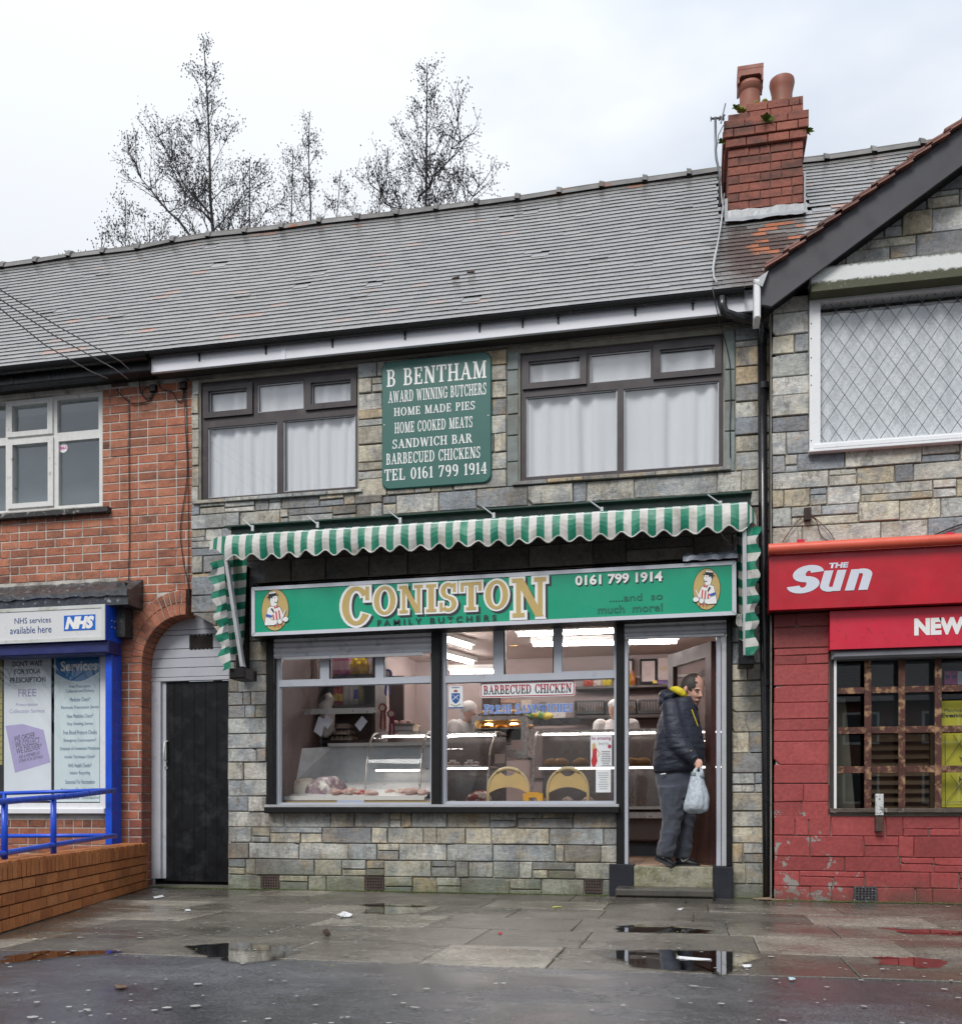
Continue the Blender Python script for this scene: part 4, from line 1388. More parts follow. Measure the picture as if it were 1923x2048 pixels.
# between and beside the upper windows
zt1=W1[3]+.02; zt2_=W2[3]+.02
stone_panel(ww,X(383),W1[0]-.01,zw1,zt1,0,STONE,rs,rowh=.17,l0=.2,l1=.3,split=.0)
xg0,xg1=X(1013),X(1037)
stone_panel(ww,W1[1]+.01,xg0,W2[2]-.04,zt1,0,STONE,rs,rowh=.15,l0=.16,l1=.42,split=.22)
stone_panel(ww,W1[1]+.01,X(765),zw1,W2[2]-.04,0,STONE,rs,rowh=.12,l0=.1,l1=.2,split=.2)
stone_panel(ww,xg0,xg1,W2[2]-.04,zt2_,0,STONE_GREEN,rs,rowh=.2,l0=.2,l1=.3,split=0,name='slate_strip',proud=.004)
stone_panel(ww,X(1448),X(1470),W2[2]-.04,zt2_,0,STONE_GREEN,rs,rowh=.27,l0=.2,l1=.3,split=0,name='slate_strip',proud=.004)
stone_panel(ww,X(1470),XS1,W2[2]-.04,zt2_,0,STONE,rs,rowh=.15,l0=.25,l1=.5,split=.15)
# lintel courses
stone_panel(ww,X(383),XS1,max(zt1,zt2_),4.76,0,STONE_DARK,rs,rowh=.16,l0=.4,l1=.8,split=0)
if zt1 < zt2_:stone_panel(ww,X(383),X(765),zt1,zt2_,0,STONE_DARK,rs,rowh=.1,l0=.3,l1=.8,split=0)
# slate sills
for wq,n_ in ((W1,5),(W2,6)):
    for i in range(n_):
        a=wq[0]-.06+(wq[1]-wq[0]+.12)*i/n_; b=wq[0]-.06+(wq[1]-wq[0]+.12)*(i+1)/n_-.004
        m=MB(); m.poly([(a,wq[2]-.036),(b,wq[2]-.036+rs.uniform(-.004,.004)),(b,wq[2]-.004),(a,wq[2]-.004)],-.035+rs.uniform(-.006,.006),.06,.004)
        m.build('sill_slate',STONE,butcher)

# brown framed windows
BROWN=flat('dark_brown_frame',(.048,.037,.040),.38,var=.15,vs=4,dirt=(.09,.075,.07),ds=9,dthr=(.6,.8))
BEAD=flat('grey_glazing_bead',(.55,.56,.58),.4)
def curtain(x0,x1,z0,z1,Y,folds,amp,mat,lab,rgk,name='net_curtain',top=None):
    nx=int((x1-x0)/.008); nz=8
    ph=rgk.uniform(0,6); vs=[]
    bases=[(rgk.uniform(.5,1.6)*folds,rgk.uniform(0,6.28),rgk.uniform(.3,1))for _ in range(5)]
    for j in range(nz+1):
        fz=j/nz
        for i in range(nx+1):
            x=x0+(x1-x0)*i/nx
            u=(i/nx)
            y=0
            for f,p_,a in bases:
                y += a*math.sin(6.283*f*(u+.02*math.sin(5*u+p_)*(1-fz))+p_)
            y=math.copysign(abs(y/2)** .8,y)*amp
            y *= 1 if j < nz else .6
            vs.append((x,Y+y,z0+(z1-z0)*fz))
    m=MB()
    m.add(vs,[(j*(nx+1)+i,j*(nx+1)+i+1,(j+1)*(nx+1)+i+1,(j+1)*(nx+1)+i)for j in range(nz)for i in range(nx)])
    return tag(m.build(name,mat,None,smooth=True),lab,'curtain')
def m_net(name='net_fabric',lace=False):
    t=NT(name)
    t.set(col=(.88,.90,.93),rough=.9,spec=.1)
    tl_=t.n('BsdfTranslucent'); tl_.inputs[0].default_value=(.8,.83,.87,1)
    ms=t.n('MixShader'); ms.inputs[0].default_value=.12
    t.l(t.p.outputs[0],ms.inputs[1]); t.l(tl_.outputs[0],ms.inputs[2]); t.l(ms.outputs[0],t.out.inputs[0])
    if lace:
        t.set(col=t.mix(t.ramp(t.noise(70,6,.75),[(.4,0.0),(.6,1.0)]),(.62,.66,.70),(.88,.90,.93)))
    t.bump(t.noise(220,2),.15,.002)
    return t.mat
NET=m_net()
LACE=m_net('lace_fabric',True)
def upper_window(wq,lower_split,openers,midpane,zt_lo,name_lab,zrow,seed):
    """wq outer rect; panes listed as (x0,x1,z0,z1)"""
    x0,x1,z0,z1=wq
    y=.035
    holes=openers+[midpane]+lower_split
    m=MB(); m.plate(x0,x1,z0,z1,y,y+.06,holes)
    f=m.build('window',BROWN,butcher)
    for (a,b,c,d)in openers:
        m=MB(); m.plate(a-.055,b+.055,c-.05,d+.045,y-.022,y,[(a+.001,b-.001,c+.001,d-.001)]); m.build('casement',BROWN,f)
    for (a,b,c,d)in holes:
        MB().plate(a,b,c,d,y+.012,y+.02,[(a+.009,b-.009,c+.009,d-.009)]).build('glazing_bead',BEAD,f)
        MB().box(a-.003,b+.003,y+.024,y+.028,c-.003,d+.003).build('pane',GLASS2,f)
    return f
def RR(a,b,c,d):return Rm(a,b,c,d,.035)
zT1a,zT1b=Z(557,825,.035),Z(557,814,.035)
f1=upper_window(W1,[(X(412),X(551),Z(480,944+45),Z(480,847)),(X(563),X(708),Z(636,976),Z(636,832))],
    [(X(415),X(492),Z(453,820),Z(453,777)),(X(620),X(700),Z(660,803),Z(660,760))],(X(511),X(604),Z(557,818),Z(557,762)),0,'',0,1)
f2=upper_window(W2,[(X(1050),X(1233),Z(1141,945),Z(1141,783)),(X(1246),X(1437),Z(1341,932),Z(1341,766))],
    [(X(1056),X(1159),Z(1107,760),Z(1107,716)),(X(1319),X(1429),Z(1373,739),Z(1373,692))],(X(1178),X(1300),Z(1239,757),Z(1239,699)),0,'',0,2)
UP=flat('upper_room_dim',(.22,.20,.19),.9)
room_box(butcher,W1[0]-.3,W2[1]+.1,W2[2]-.2,W2[3]+.08,.165,2.8,UP)
curtain(W1[0]+.01,W1[1]-.01,W1[2]+.02,W1[3]-.005,.095,11,.016,NET,'white net curtain in the left brown upper window, mirroring bare trees',random.Random(1))
curtain(W2[0]+.01,W2[1]-.01,W2[2]+.02,W2[3]-.005,.095,9,.018,NET,'white net curtain in the right brown upper window beside the downpipe',random.Random(6))

# ---- roof over both houses
def tile_vs(x,s,w,rgk,lift=0.0,slip=0.0):
    """eight corners of one tile lying on the slope with its nose up on the one below"""
    g_=1.0/NROW
    s0=s+slip; s1=s0+g_*1.25
    t=.018
    a,b=x+.0003,x+w-.0003
    nrm=Vector((0,-math.sin(PITCH),math.cos(PITCH)))
    out=[]
    for xx,ss,k in ((a,s0,1),(b,s0,1),(b,s1,0),(a,s1,0)):
        p=roof_pt(xx,min(ss,1.0))+nrm*(.0085*k+lift*k)
        out.append(p)
    top=[p+nrm*t for p in out]
    return out+top
TF=[(0,3,2,1),(4,5,6,7),(0,1,5,4),(1,2,6,5),(2,3,7,6),(3,0,4,7)]
NROW=32
TW=.165
XDIV=X(296,RY0)
roofs={}
for key,par in (('L',brick_house),('R',butcher)):
    a,b=(-10.6,XDIV)if key == 'L' else (XDIV,2.9)
    m=MB(); n=30
    vs=[]
    for i in range(n+1):
        for j in range(9):
            vs.append(roof_pt(a+(b-a)*i/n,j/8)-Vector((0,0,.012)))
    m.add(vs,[(i*9+j,(i+1)*9+j,(i+1)*9+j+1,i*9+j+1)for i in range(n)for j in range(8)])
    # back slope so that the roof is whole
    e0=roof_pt(a,1); e1=roof_pt(b,1)
    m.add([e0,e1,(b,RY1+3.5,ZE),(a,RY1+3.5,ZE)],[(0,1,2,3)])
    roofs[key]=m.build('roof',flat('roof_felt',(.02,.02,.022),.8),par,center=False)
rt=random.Random(31)
specs={'L':[],'R':[]}
CHX0,CHX1=None,None
chb=roof_px(1530,437)                      # foot of the chimney front
YCH=chb[1]
CHX0,CHX1=X(1455,YCH),X(1606,YCH)
def verge_x(z,Y):                             # gable verge hides what lies beyond
    return 99
for j in range(NROW):
    s=j/NROW
    x=-10.6-(TW/2 if j % 2 else 0)+rt.uniform(-.01,.01)
    y=RY0+(RY1-RY0)*s; z=ZE+(ZR-ZE)*s
    while x < 2.8:
        c=proj(x+TW/2,y,z)
        if -40 < c[0]< 1900 and not (CHX0-.02 < x+TW/2 < CHX1+.02 and y > YCH+.02):
            # hidden behind the neighbour's barge board?
            vy=545-(c[0]-1533)*.748
            if not (c[0]> 1533 and c[1]> vy+24):
                key='L' if x+TW/2 < XDIV else 'R'
                lift=rt.uniform(-.0006,.0008)if rt.random()> .005 else rt.uniform(.002,.005)
                slip=rt.gauss(0,.0006)if rt.random()> .012 else -rt.uniform(.004,.016)
                if x >-2.2 and rt.random()< .05:slip=-rt.uniform(.001,.008)
                specs[key].append((abs(c[0]-1000)*.15+(600-c[1])*1.0,x,s,lift,slip))
        x += TW
for key in 'LR':
    sp_=sorted(specs[key])
    stuff=MB()
    nridge=0
    for i,(d,x,s,lift,slip)in enumerate(sp_):
        vs=tile_vs(x,max(0,s),TW,rt,lift,slip if s > 0 else 0)
        if i < 270:
            MB().use(TILE_TOP).add(vs,TF[:2]+TF[3:]).use(TILE_NOSE_SHADE).add([vs[k]for k in (0,1,5,4)],[(0,1,2,3)]).build('roof_tile',None,roofs[key])
        else:stuff.use(TILE_TOP).add(vs,TF[1:2]).use(TILE_NOSE_SHADE).add([vs[k]for k in (0,1,5,4)],[(0,1,2,3)])
    tag(stuff.build('roof_tiles_beyond',None,roofs[key]),kind='stuff')
# ridge tiles with a raised roll at each joint
RL=.455
x=-9.6; k=0
while x < 2.5:
    s_,e_=x,x+RL
    if not (CHX0-.1 < (s_+e_)/2 < CHX1+.1):
        m=MB()
        p0,p1=roof_pt(s_,1),roof_pt(e_,1)
        tilt=rt.uniform(-.012,.012)
        def prof_(p,r,dz):
            return [(p.x,p.y+r*math.cos(t)*1.25,p.z-.055+r*math.sin(t)*1.0+dz)for t in [math.pi*q/6 for q in range(7)]]
        def seg(pa_,pb_,ra,rb):
            A_=prof_(pa_,ra,0); B_=prof_(pb_,rb,0); n_=7
            m.add(A_+B_,[(i,n_+i,n_+i+1,i+1)for i in range(6)]+[tuple(range(7)),tuple(range(13,6,-1))])
        q1=p1+Vector((-.05,0,tilt));
        seg(p0,q1,.088,.091)
        seg(q1,p1+Vector((0,0,tilt)),.118,.106)
        key='L' if x < XDIV-.9 else 'R'
        m.build('ridge_tile',RIDGE,roofs[key])
    x += RL; k += 1
# bedding mortar line under the ridge
m=MB()
vs=[]
for i in range(90):
    x_=-9.7+i*.138
    p=roof_pt(x_,.975); q=roof_pt(x_,1.0)
    vs += [(p.x,p.y-.02,p.z+.008+rt.uniform(-.004,.010)),(q.x,q.y-.085,q.z+.012)]
m.add(vs,[(2*i,2*i+2,2*i+3,2*i+1)for i in range(89)])
m.build('ridge_bedding',flat('ridge_mortar',(.26,.25,.235),.8,var=.4,dirt=(.28,.12,.06),ds=1.6,dthr=(.62,.68),bump=.5),roofs['R'])
# broken tile pieces slipped on the slope
for px_,py_ in ((912,562),(942,550)):
    q=roof_px(px_,py_)
    m=MB();
    m.poly([(-.06,-.012),(.05,-.016),(.06,.008),(-.02,.014)],-.02,.01,0)
    o=m.build('tile_fragment',flat('broken_clay',(.15,.10,.08),.6,var=.4),roofs['R']); o.location=Vector(q)+Vector((0,-.02,.02)); o.rotation_euler=(-.6,rt.uniform(-.5,.3),rt.uniform(-.5,.5)); o.scale=(rt.uniform(.4,.7),.6,.5)

# ---- chimney with corbelled head, pots and lead skirt
XC0,XC1=CHX0,CHX1
zc0=chb[2]-.25
zc1=Z(1530,200,YCH)
DCH=.85
hC_=(zc1-Z(1530,432,YCH))/13.0
chim=MB().box(XC0+.012,XC1-.012,YCH+.012,YCH+DCH,zc0,zc1-hC_-.01).build('chimney',flat('chimney_mortar',(.20,.17,.14),.85,var=.3),butcher)
hC=(zc1-Z(1530,432,YCH))/13.0
rc=random.Random(8)
row=0
z=zc1-16*hC
while z < zc1-.001:
    i=round((zc1-z)/hC)                  # rows from the top
    out={1:.0,2:.032,3:.055,4:.055,5:.028}.get(i,0.0)
    if i == 1:out=-.006
    if i == 2:out=-.0
    if i == 3:out=.045
    if i == 4:out=.045
    if i == 5:out=.03
    ins=.0
    a0,a1=XC0-out,XC1+out
    if i == 1:a0,a1=XC0+.16,XC1
    u=a0-(.09 if row % 2 else 0)
    while u < a1:
        w_=.19 if rc.random()> .22 else .095
        a,b=max(a0,u),min(a1,u+w_)
        u += w_
        if b-a < .025:continue
        m=MB(); m.poly([(a+.003,z+.004),(b-.003,z+.004),(b-.003,z+hC-.004),(a+.003,z+hC-.004)],YCH-out-rc.uniform(0,.004),YCH+.15-out,.004)
        m.build('brick',BRICK_CH,chim)
    # side returns, long enough to be seen
    for sx_,x_ in ((-1,a0),(1,a1)):
        v=YCH+.152-out
        while v < YCH+DCH:
            m=MB(); m.box(x_ if sx_ > 0 else x_ ,x_-sx_*.1,v,min(v+.185,YCH+DCH),z+.004,z+hC-.004)
            if v < YCH+.9:m.build('brick',BRICK_CH,chim)
            v += .19
    z += hC; row += 1
m=MB(); m.box(XC0+.17,XC1-.02,YCH+.03,YCH+DCH-.05,zc1-.02,zc1+.012); m.build('flaunching',flat('mossy_flaunching',(.18,.17,.13),.85,var=.4,bump=.7,bs=20,dirt=(.10,.14,.03),ds=4,dthr=(.45,.6)),chim)
CLAY=flat('terracotta_pot',(.34,.12,.08),.6,var=.25,vs=4,bump=.2,dirt=(.13,.13,.07),ds=4,dthr=(.55,.7))
yp1=YCH+.30
xp1=X(1499,yp1); rp=(X(1521,yp1)-X(1478,yp1))/2
zpt=Z(1499,157,yp1-rp); zpb=zc1-.05
m=MB()
H1=zpt-zpb
m.lathe([(rp*1.02,0),(rp*1.0,H1*.3),(rp*.96,H1*.72),(rp*.98,H1*.80),(rp*1.16,H1*.86),(rp*1.22,H1*.93),(rp*1.12,H1),(rp*.9,H1),(rp*.85,H1*.5)],(xp1,yp1,zpb),28)
auto_smooth(m.build('chimney_pot',CLAY,butcher),25)
zq0,zq1=zpt-.03,Z(1499,129,yp1-rp*1.1)
m=MB(); m.plate(xp1-rp*1.18,xp1+rp*1.18,zq0+.05,zq1,yp1-rp*1.1,yp1-rp*1.1+.03,[(xp1-rp*.9,xp1+rp*.9,zq0-.1,zq0+(zq1-zq0)*.42)])
m.box(xp1-rp*1.18,xp1-rp*1.02,yp1-rp*1.08,yp1+rp*1.1,zq0,zq1-.035)
m.box(xp1+rp*1.02,xp1+rp*1.18,yp1-rp*1.08,yp1+rp*1.1,zq0,zq1-.035)
m.box(xp1-rp*1.2,xp1+rp*1.2,yp1-rp*1.12,yp1+rp*1.15,zq1-.035,zq1)
m.build('pot_hood',CLAY,butcher)
yp2=YCH+.42
xp2=X(1563,yp2); rp2=(X(1584,yp2)-X(1542,yp2))/2
zq=Z(1563,148,yp2-rp2); H2=zq-zpb
m=MB(); m.lathe([(rp2*1.0,0),(rp2*.98,H2*.5),(rp2*1.0,H2*.74),(rp2*1.10,H2*.83),(rp2*1.22,H2*.94),(rp2*1.18,H2),(rp2*.98,H2),(rp2*.9,H2*.6)],(xp2,yp2,zpb),28)
auto_smooth(m.build('chimney_pot',CLAY,butcher),25)
# lead skirt
m=MB()
n=14
z_f=chb[2]
vs=[]
for i in range(n+1):
    x_=XC0-.03+(XC1-XC0+.06)*i/n
    vs += [(x_,YCH-.012,z_f+.10+rc.uniform(-.012,.012)),(x_,YCH-.02,z_f+.03),(x_,YCH-.10+rc.uniform(-.01,.01),z_f-.045+rc.uniform(-.008,.008))]
m.add(vs,[(i*3+j,i*3+j+1,i*3+j+4,i*3+j+3)for i in range(n)for j in range(2)])
m.box(XC1+.002,XC1+.02,YCH-.02,YCH+.4,z_f-.02,z_f+.38)
m.box(XC0-.03,XC0-.002,YCH-.02,YCH+.3,z_f-.05,z_f+.22)
m.build('lead_skirt',LEAD,chim)
# plants growing on the stack
def tuft(c,r,n,lab,seed,mat):
    rg_=random.Random(seed); m=MB()
    for _ in range(n):
        d=Vector((rg_.uniform(-1,1),rg_.uniform(-1.1,-.1),rg_.uniform(-.5,1))).normalized()
        L_=r*rg_.uniform(.5,1.0)
        s_=d.cross(Vector((0,1,.2))).normalized()*L_*.16
        a=Vector(c); b=a+d*L_*.6+Vector((0,0,-.1*L_)); e=a+d*L_+Vector((0,0,-.35*L_))
        m.add([a-s_*.3,a+s_*.3,b+s_,b-s_,e],[(0,1,2,3),(3,2,4)])
    return tag(m.build('weed',mat),lab,'plant')
LEAF=flat('fern_green',(.14,.22,.03),.6,var=.4,vs=30)
tuft((X(1532,YCH-.06),YCH-.05,Z(1532,247,YCH)),.11,22,'green fern growing from the middle of the chimney head',1,LEAF)
tuft((X(1612,YCH-.0),YCH+.02,Z(1612,262,YCH)),.085,20,'trailing weed on the right edge of the chimney',2,LEAF)
tuft((X(1444,YCH),YCH+.02,Z(1444,283,YCH)),.075,18,'trailing weed on the left edge of the chimney',3,LEAF)
tuft((X(1471,YCH-.02),YCH-.03,Z(1471,222,YCH)+.01),.06,16,'small weed on the left shoulder of the chimney',4,LEAF)
m=MB()
for k in range(16):m.ell((X(1500,YCH)+rc.gauss(0,.07),YCH+.05+rc.uniform(0,.1),zc1+.03+rc.uniform(-.01,.01)),.03,.03,.018,7,4)
tag(m.build('moss_cushion',flat('yellow_moss',(.22,.26,.04),.9,var=.3,bump=.8,bs=50),smooth=True),'yellow green moss cushions at the foot of the left pot','moss')
# aerial
an=thing('tv_aerial','bent grey television aerial mast left of the chimney','aerial',loc=(X(1430,YCH-.1),YCH-.1,Z(1430,335,YCH-.1)))
ya=YCH-.08
GALV=flat('galvanised',(.16,.17,.18),.4,metal=.6,var=.2)
m=MB(); m.tube([P(1430,234,ya),P(1430.5,300,ya),P(1432,318,ya),P(1436,335,ya),P(1438,342,ya),P(1438.5,410,ya)],.011,8); m.build('mast',GALV,an,smooth=True)
m=MB(); m.tube([P(1421,237,ya),P(1448,235,ya)],.010,6); m.tube([P(1441,246,ya-.1),P(1450,207,ya+.15)],.007,6)
m.tube([P(1439,232,ya),P(1447,240,ya)],.008,6); m.tube([P(1437,240,ya),P(1449,229,ya)],.008,6)
m.tube([P(1421,233,ya),P(1421,242,ya)],.006,6)
m.build('dipole',GALV,an)
m=MB(); m.tube([P(1446,250,ya),P(1436,270,ya),P(1432,300,ya)],.004,6); m.build('feeder',CABLE,an)

# cable running down the roof to the upper window
def roofwire(pxs,r,lab,mat):
    m=MB(); pts=[]
    for a,b in pxs:
        q=roof_px(a,b); pts.append(Vector(q)+Vector((0,-.03,.05)))
    m.tube(pts,r,6)
    return tag(m.build('cable',mat,smooth=True),lab,'cable')
WIREG=flat('grey_coax',(.42,.43,.44),.5)
roofwire([(1440,345),(1442,405),(1446,430),(1440,470),(1433,510),(1426,550),(1427,572),(1434,582)],.007,'grey aerial cable running down the tiles from the chimney',WIREG)
roofwire([(1448,400),(1443,440),(1437,490),(1427,530),(1424,555),(1431,580)],.005,'second thinner grey aerial cable beside the first',WIREG)
m=MB(); m.tube([P(1424,575,-.42),P(1432,615,-.38),P(1440,650,-.2),P(1452,690,-.03),P(1459,725,-.02),P(1461,800,-.02),P(1459,850,-.02),P(1460,915,-.02)],.0045,6)
tag(m.build('cable',CABLE,smooth=True),'black aerial cable dropping over the gutter and down beside the right upper window','cable')

# fascia, gutter, brackets, downpipe
GY,FY=-.215,-.17
x0,x1=X(302,FY),X(1517,FY)
zf0,zf1=Z(900,684,FY),Z(900,650,FY)
MB().bbox(x0,x1,FY,FY+.03,zf0,zf1+.03,.004).build('fascia',GREYP,butcher)
xj=X(567,FY)
MB().box(xj-.02,xj+.02,FY-.006,FY-.001,zf0-.002,zf1+.02).build('fascia_joint',GREYP,butcher)
MB().box(x0,x1,FY+.03,.01,zf0+.012,zf0+.022).build('soffit',flat('soffit_dark',(.06,.05,.045),.6),butcher)
g=MB(); zg=ZE+.015
half_round(g,X(289,GY),X(1487,GY),GY+.01,zg-.010,.043)
auto_smooth(g.build('gutter',BLACKP,butcher))
for px_ in (399,532,665,810,959,1045,1116,1270,1385):
    m=MB(); x_=X(px_,FY); m.box(x_-.008,x_+.008,GY+.01,FY-.001,zg-.066,zg-.052); m.box(x_-.008,x_+.008,FY-.008,FY-.001,zg-.11,zg-.03); m.build('gutter_bracket',BLACKP,butcher)
m=MB(); m.tube([P(1443,594,GY),P(1444,612,GY),P(1449,625,-.21),P(1470,633,-.19),P(1505,641,-.12),P(1518,648,-.095),P(1523,660,-.085),P(1523.5,690,-.08)],.036,12)
dp=m.build('downpipe',flat('black_pipe',(.013,.013,.016),.25,var=.3,spec=.6),butcher,smooth=True)
xq=X(1526,-.08)
m=MB(); m.tube([(X(1523,-.08),-.08,Z(1523,680,-.08)),(xq,-.08,2.6),(X(1531,-.08),-.08,1.2),(X(1534,-.08),-.08,.01)],.036,12)
m.build('pipe_length',MATS['black_pipe'],dp,smooth=True)
for py in (655,772,1366,1597):
    x_=X(1525+(py-650)*.009,-.08); z_=Z(1528,py,-.08)
    m=MB(); m.tube([(x_,-.08,z_-.025),(x_,-.08,z_+.025)],.043,12); m.box(x_-.01,x_+.085,-.05,-.01,z_-.012,z_+.012); m.build('pipe_collar',MATS['black_pipe'],dp)
# white capped end of the box gutter next door
MB().bbox(X(1507,-.42),X(1520,-.42),-.45,-.26,Z(1513,638,-.42),Z(1513,560,-.42),.01).build('gutter_end_cap',UPVC,butcher)
m=MB(); a=P(1504,563,-.45); b=P(1536,541,-.44); c=P(1524,573,-.455)
m.add([a,b,c,a+Vector((0,.05,.01)),b+Vector((0,.05,.01))],[(0,2,1),(0,1,4,3)]); m.build('lead_cap',LEAD,butcher)
m=MB(); m.lathe([(0.0,-.002),(.062,-.002),(.062,.002)],(0,0,0),16)
me=m.mesh('gutter_stop',BLACKP); me.transform(Matrix.Rotation(rad(90),4,'Y')); share('gutter_stop',me,(X(1487,GY),GY-.02,zg-.04),butcher)
# wires coming in over the left roof
for k,(pts,lab)in enumerate([([(-30,560),(120,655),(240,722),(262,742)],'upper of three thin overhead wires crossing the left roof'),
                               ([(-30,578),(110,672),(230,738),(256,758)],'middle of three thin overhead wires crossing the left roof'),
                               ([(-30,592),(90,690),(180,742),(215,757)],'lowest of three thin overhead wires crossing the left roof')]):
    m=MB(); P0,P3=P(*pts[0],-3.2),P(*pts[-1],-.42)
    q=[P(a,b,-3.2+2.78*i/3)for i,(a,b)in enumerate(pts)]
    m.tube(q,.0045,5); tag(m.build('overhead_wire',flat('wire_grey',(.10,.10,.11),.5)),lab,'wire','overhead wires over the left roof')

# green board on the wall between the windows
gb=thing('name_board','dark green board with white serif lettering between the upper windows','sign board',loc=P(872,840,-.03))
x0,x1,z0,z1=Rm(763,711+2,982,972,-.035)
m=MB(); r_=.07; pts=[]
for cx_,cz_,a0 in ((x1-r_,z0+r_,-90),(x1-r_,z1-r_,0),(x0+r_,z1-r_,90),(x0+r_,z0+r_,180)):
    for k in range(7):a=rad(a0+15*k); pts.append((cx_+r_*math.cos(a),cz_+r_*math.sin(a)))
m.poly(pts,-.035,-.004,.008)
GREENB=flat('board_green',(.025,.125,.105),.45,var=.12,vs=2)
m.build('panel',GREENB,gb)
yb_=-.0365
def srow(s,xl,xr,tl_,bl_,tr_,br_,**k):
    """row read off the picture: left/right pixel, top and bottom at either end"""
    ax,bx=X(xl,yb_),X(xr,yb_)
    zl0,zl1,zr0,zr1=Z(xl,bl_,yb_),Z(xl,tl_,yb_),Z(xr,br_,yb_),Z(xr,tr_,yb_)
    h=((zl1-zl0)+(zr1-zr0))/2; c0=(zl0+zr0)/2
    return serif(s,ax,bx,c0,c0+h,yb_,WHITE,gb,**k)
def zz(x,y):return 350+x/2.667,650+y/2.667
for s,xl,xr,tl_,bl_,tr_,br_ in (('B BENTHAM',1127,1662,238,330,190,281),('AWARD WINNING BUTCHERS',1137,1660,352,415,310,370),('HOME MADE PIES',1166,1600,440,485,408,450),
        ('HOME COOKED MEATS',1170,1587,520,577,487,545),('SANDWICH BAR',1158,1585,612,658,578,628),('BARBECUED CHICKENS',1125,1628,684,745,650,708),('TEL 0161 799 1914',1115,1664,770,827,732,797)):
    a=zz(xl,0)[0]; b=zz(xr,0)[0]
    srow(s,a,b,*[650+v/2.667 for v in (tl_,bl_,tr_,br_)])
for a,b in ((768,850),(976,831)):
    q=P(a,b,-.037); MB().ell(q,.006,.003,.006,8,6).build('screw_cap',WHITE,gb)

# ---- awning
AW_G=flat('awning_green',(.008,.21,.125),.5,var=.3,vs=5,bump=.5,bs=16,dirt=(.02,.12,.08),ds=8)
AW_W=flat('awning_white',(.62,.61,.585),.55,var=.15,vs=5,bump=.5,bs=16,dirt=(.33,.33,.27),ds=5,dthr=(.48,.72))
CASSG=flat('cassette_green',(.010,.045,.032),.35,var=.4,vs=8,spec=.6,dirt=(.03,.05,.03),ds=6)
ALU=flat('aluminium',(.50,.51,.53),.38,metal=.35,var=.1,dirt=(.3,.3,.3),ds=9,dthr=(.6,.8))
aw=thing('striped_awning','green and white striped scalloped awning folded above the butcher sign','awning',loc=(X(960),-.1,Z(960,1080)))
zc1_=Z(975,1018,-.24); zc0_=Z(975,1040,-.24)
m=MB(); m.box(X(453,-.22),X(1503,-.22),-.26,-.001,zc1_-.012,zc1_)
m.box(X(462,-.2),X(1500,-.2),-.20,-.12,zc0_-.10,zc1_-.012)
m.build('cassette',CASSG,aw)
YA=-.44
zA=Z(975,1040,YA)                       # fold line of the fabric
zV=Z(975,1087,YA)                       # valance bottom
xa0,xa1=X(452,YA),X(1494,YA)
tot=xa1-xa0
sp_px=30.3
ns_=69
sw=tot/ns_
VH=zA-zV
def scal(x):
    return -.026*math.cos((x-xa0)/(sw*2.62)*2*math.pi)
val=MB(); topf=MB()
SUB=5
for mat_i,mt in ((0,AW_W),(1,AW_G)):
    val.use(mt); topf.use(mt)
    for i in range(ns_):
        if i % 2 != mat_i:continue
        for k in range(SUB):
            a=xa0+sw*(i+k/SUB); b=xa0+sw*(i+(k+1)/SUB)
            def yy(x,f):return YA-.02*f*math.sin(x*9.2)-.012*f*math.sin(x*23+1)-.016*f*noise.noise(Vector((x*6,0,f)))-.03*math.sin(min(1,f)*math.pi)*.6
            L_=5
            for j in range(L_):
                f0,f1_=j/L_,(j+1)/L_
                za=zA-(VH-scal(a))*f0; zb2=zA-(VH-scal(a))*f1_
                zc2=zA-(VH-scal(b))*f1_; zd2=zA-(VH-scal(b))*f0
                val.add([(a,yy(a,f0),za),(a,yy(a,f1_),zb2),(b,yy(b,f1_),zc2),(b,yy(b,f0),zd2)],[(0,1,2,3)])
            topf.add([(a,YA,zA),(b,YA,zA),(b,YA+.05,zA+.028),(a,YA+.05,zA+.028),(a,-.19,zA+.055),(b,-.19,zA+.055)],[(0,1,2,3),(3,2,5,4)])
val.build('valance',None,aw,smooth=True)
topf.build('fabric_top',None,aw)
# pale piping along the scallops
pts=[]
for i in range(ns_*3+1):
    x=xa0+sw*i/3
    pts.append((x,YA-.02*math.sin(x*9.2)-.012*math.sin(x*23+1)-.004,zA-(VH-scal(x))))
m=MB(); m.tube(pts,.006,5); m.build('piping',AW_W,aw)
MB().tube([(xa0,YA+.02,zA-.01),(xa1,YA+.02,zA-.01)],.022,8).build('front_bar',ALU,aw)
for px_ in (505,635,800,987,1203,1440):
    q=P(px_,1040-(px_-800)*.052,-.27)
    m=MB(); m.box(q.x-.012,q.x+.012,-.275,-.262,q.z-.03,q.z+.02); m.tube([(q.x-.10,-.262,q.z+.08),(q.x,-.27,q.z)],.006,5); m.build('clip',ALU,aw)
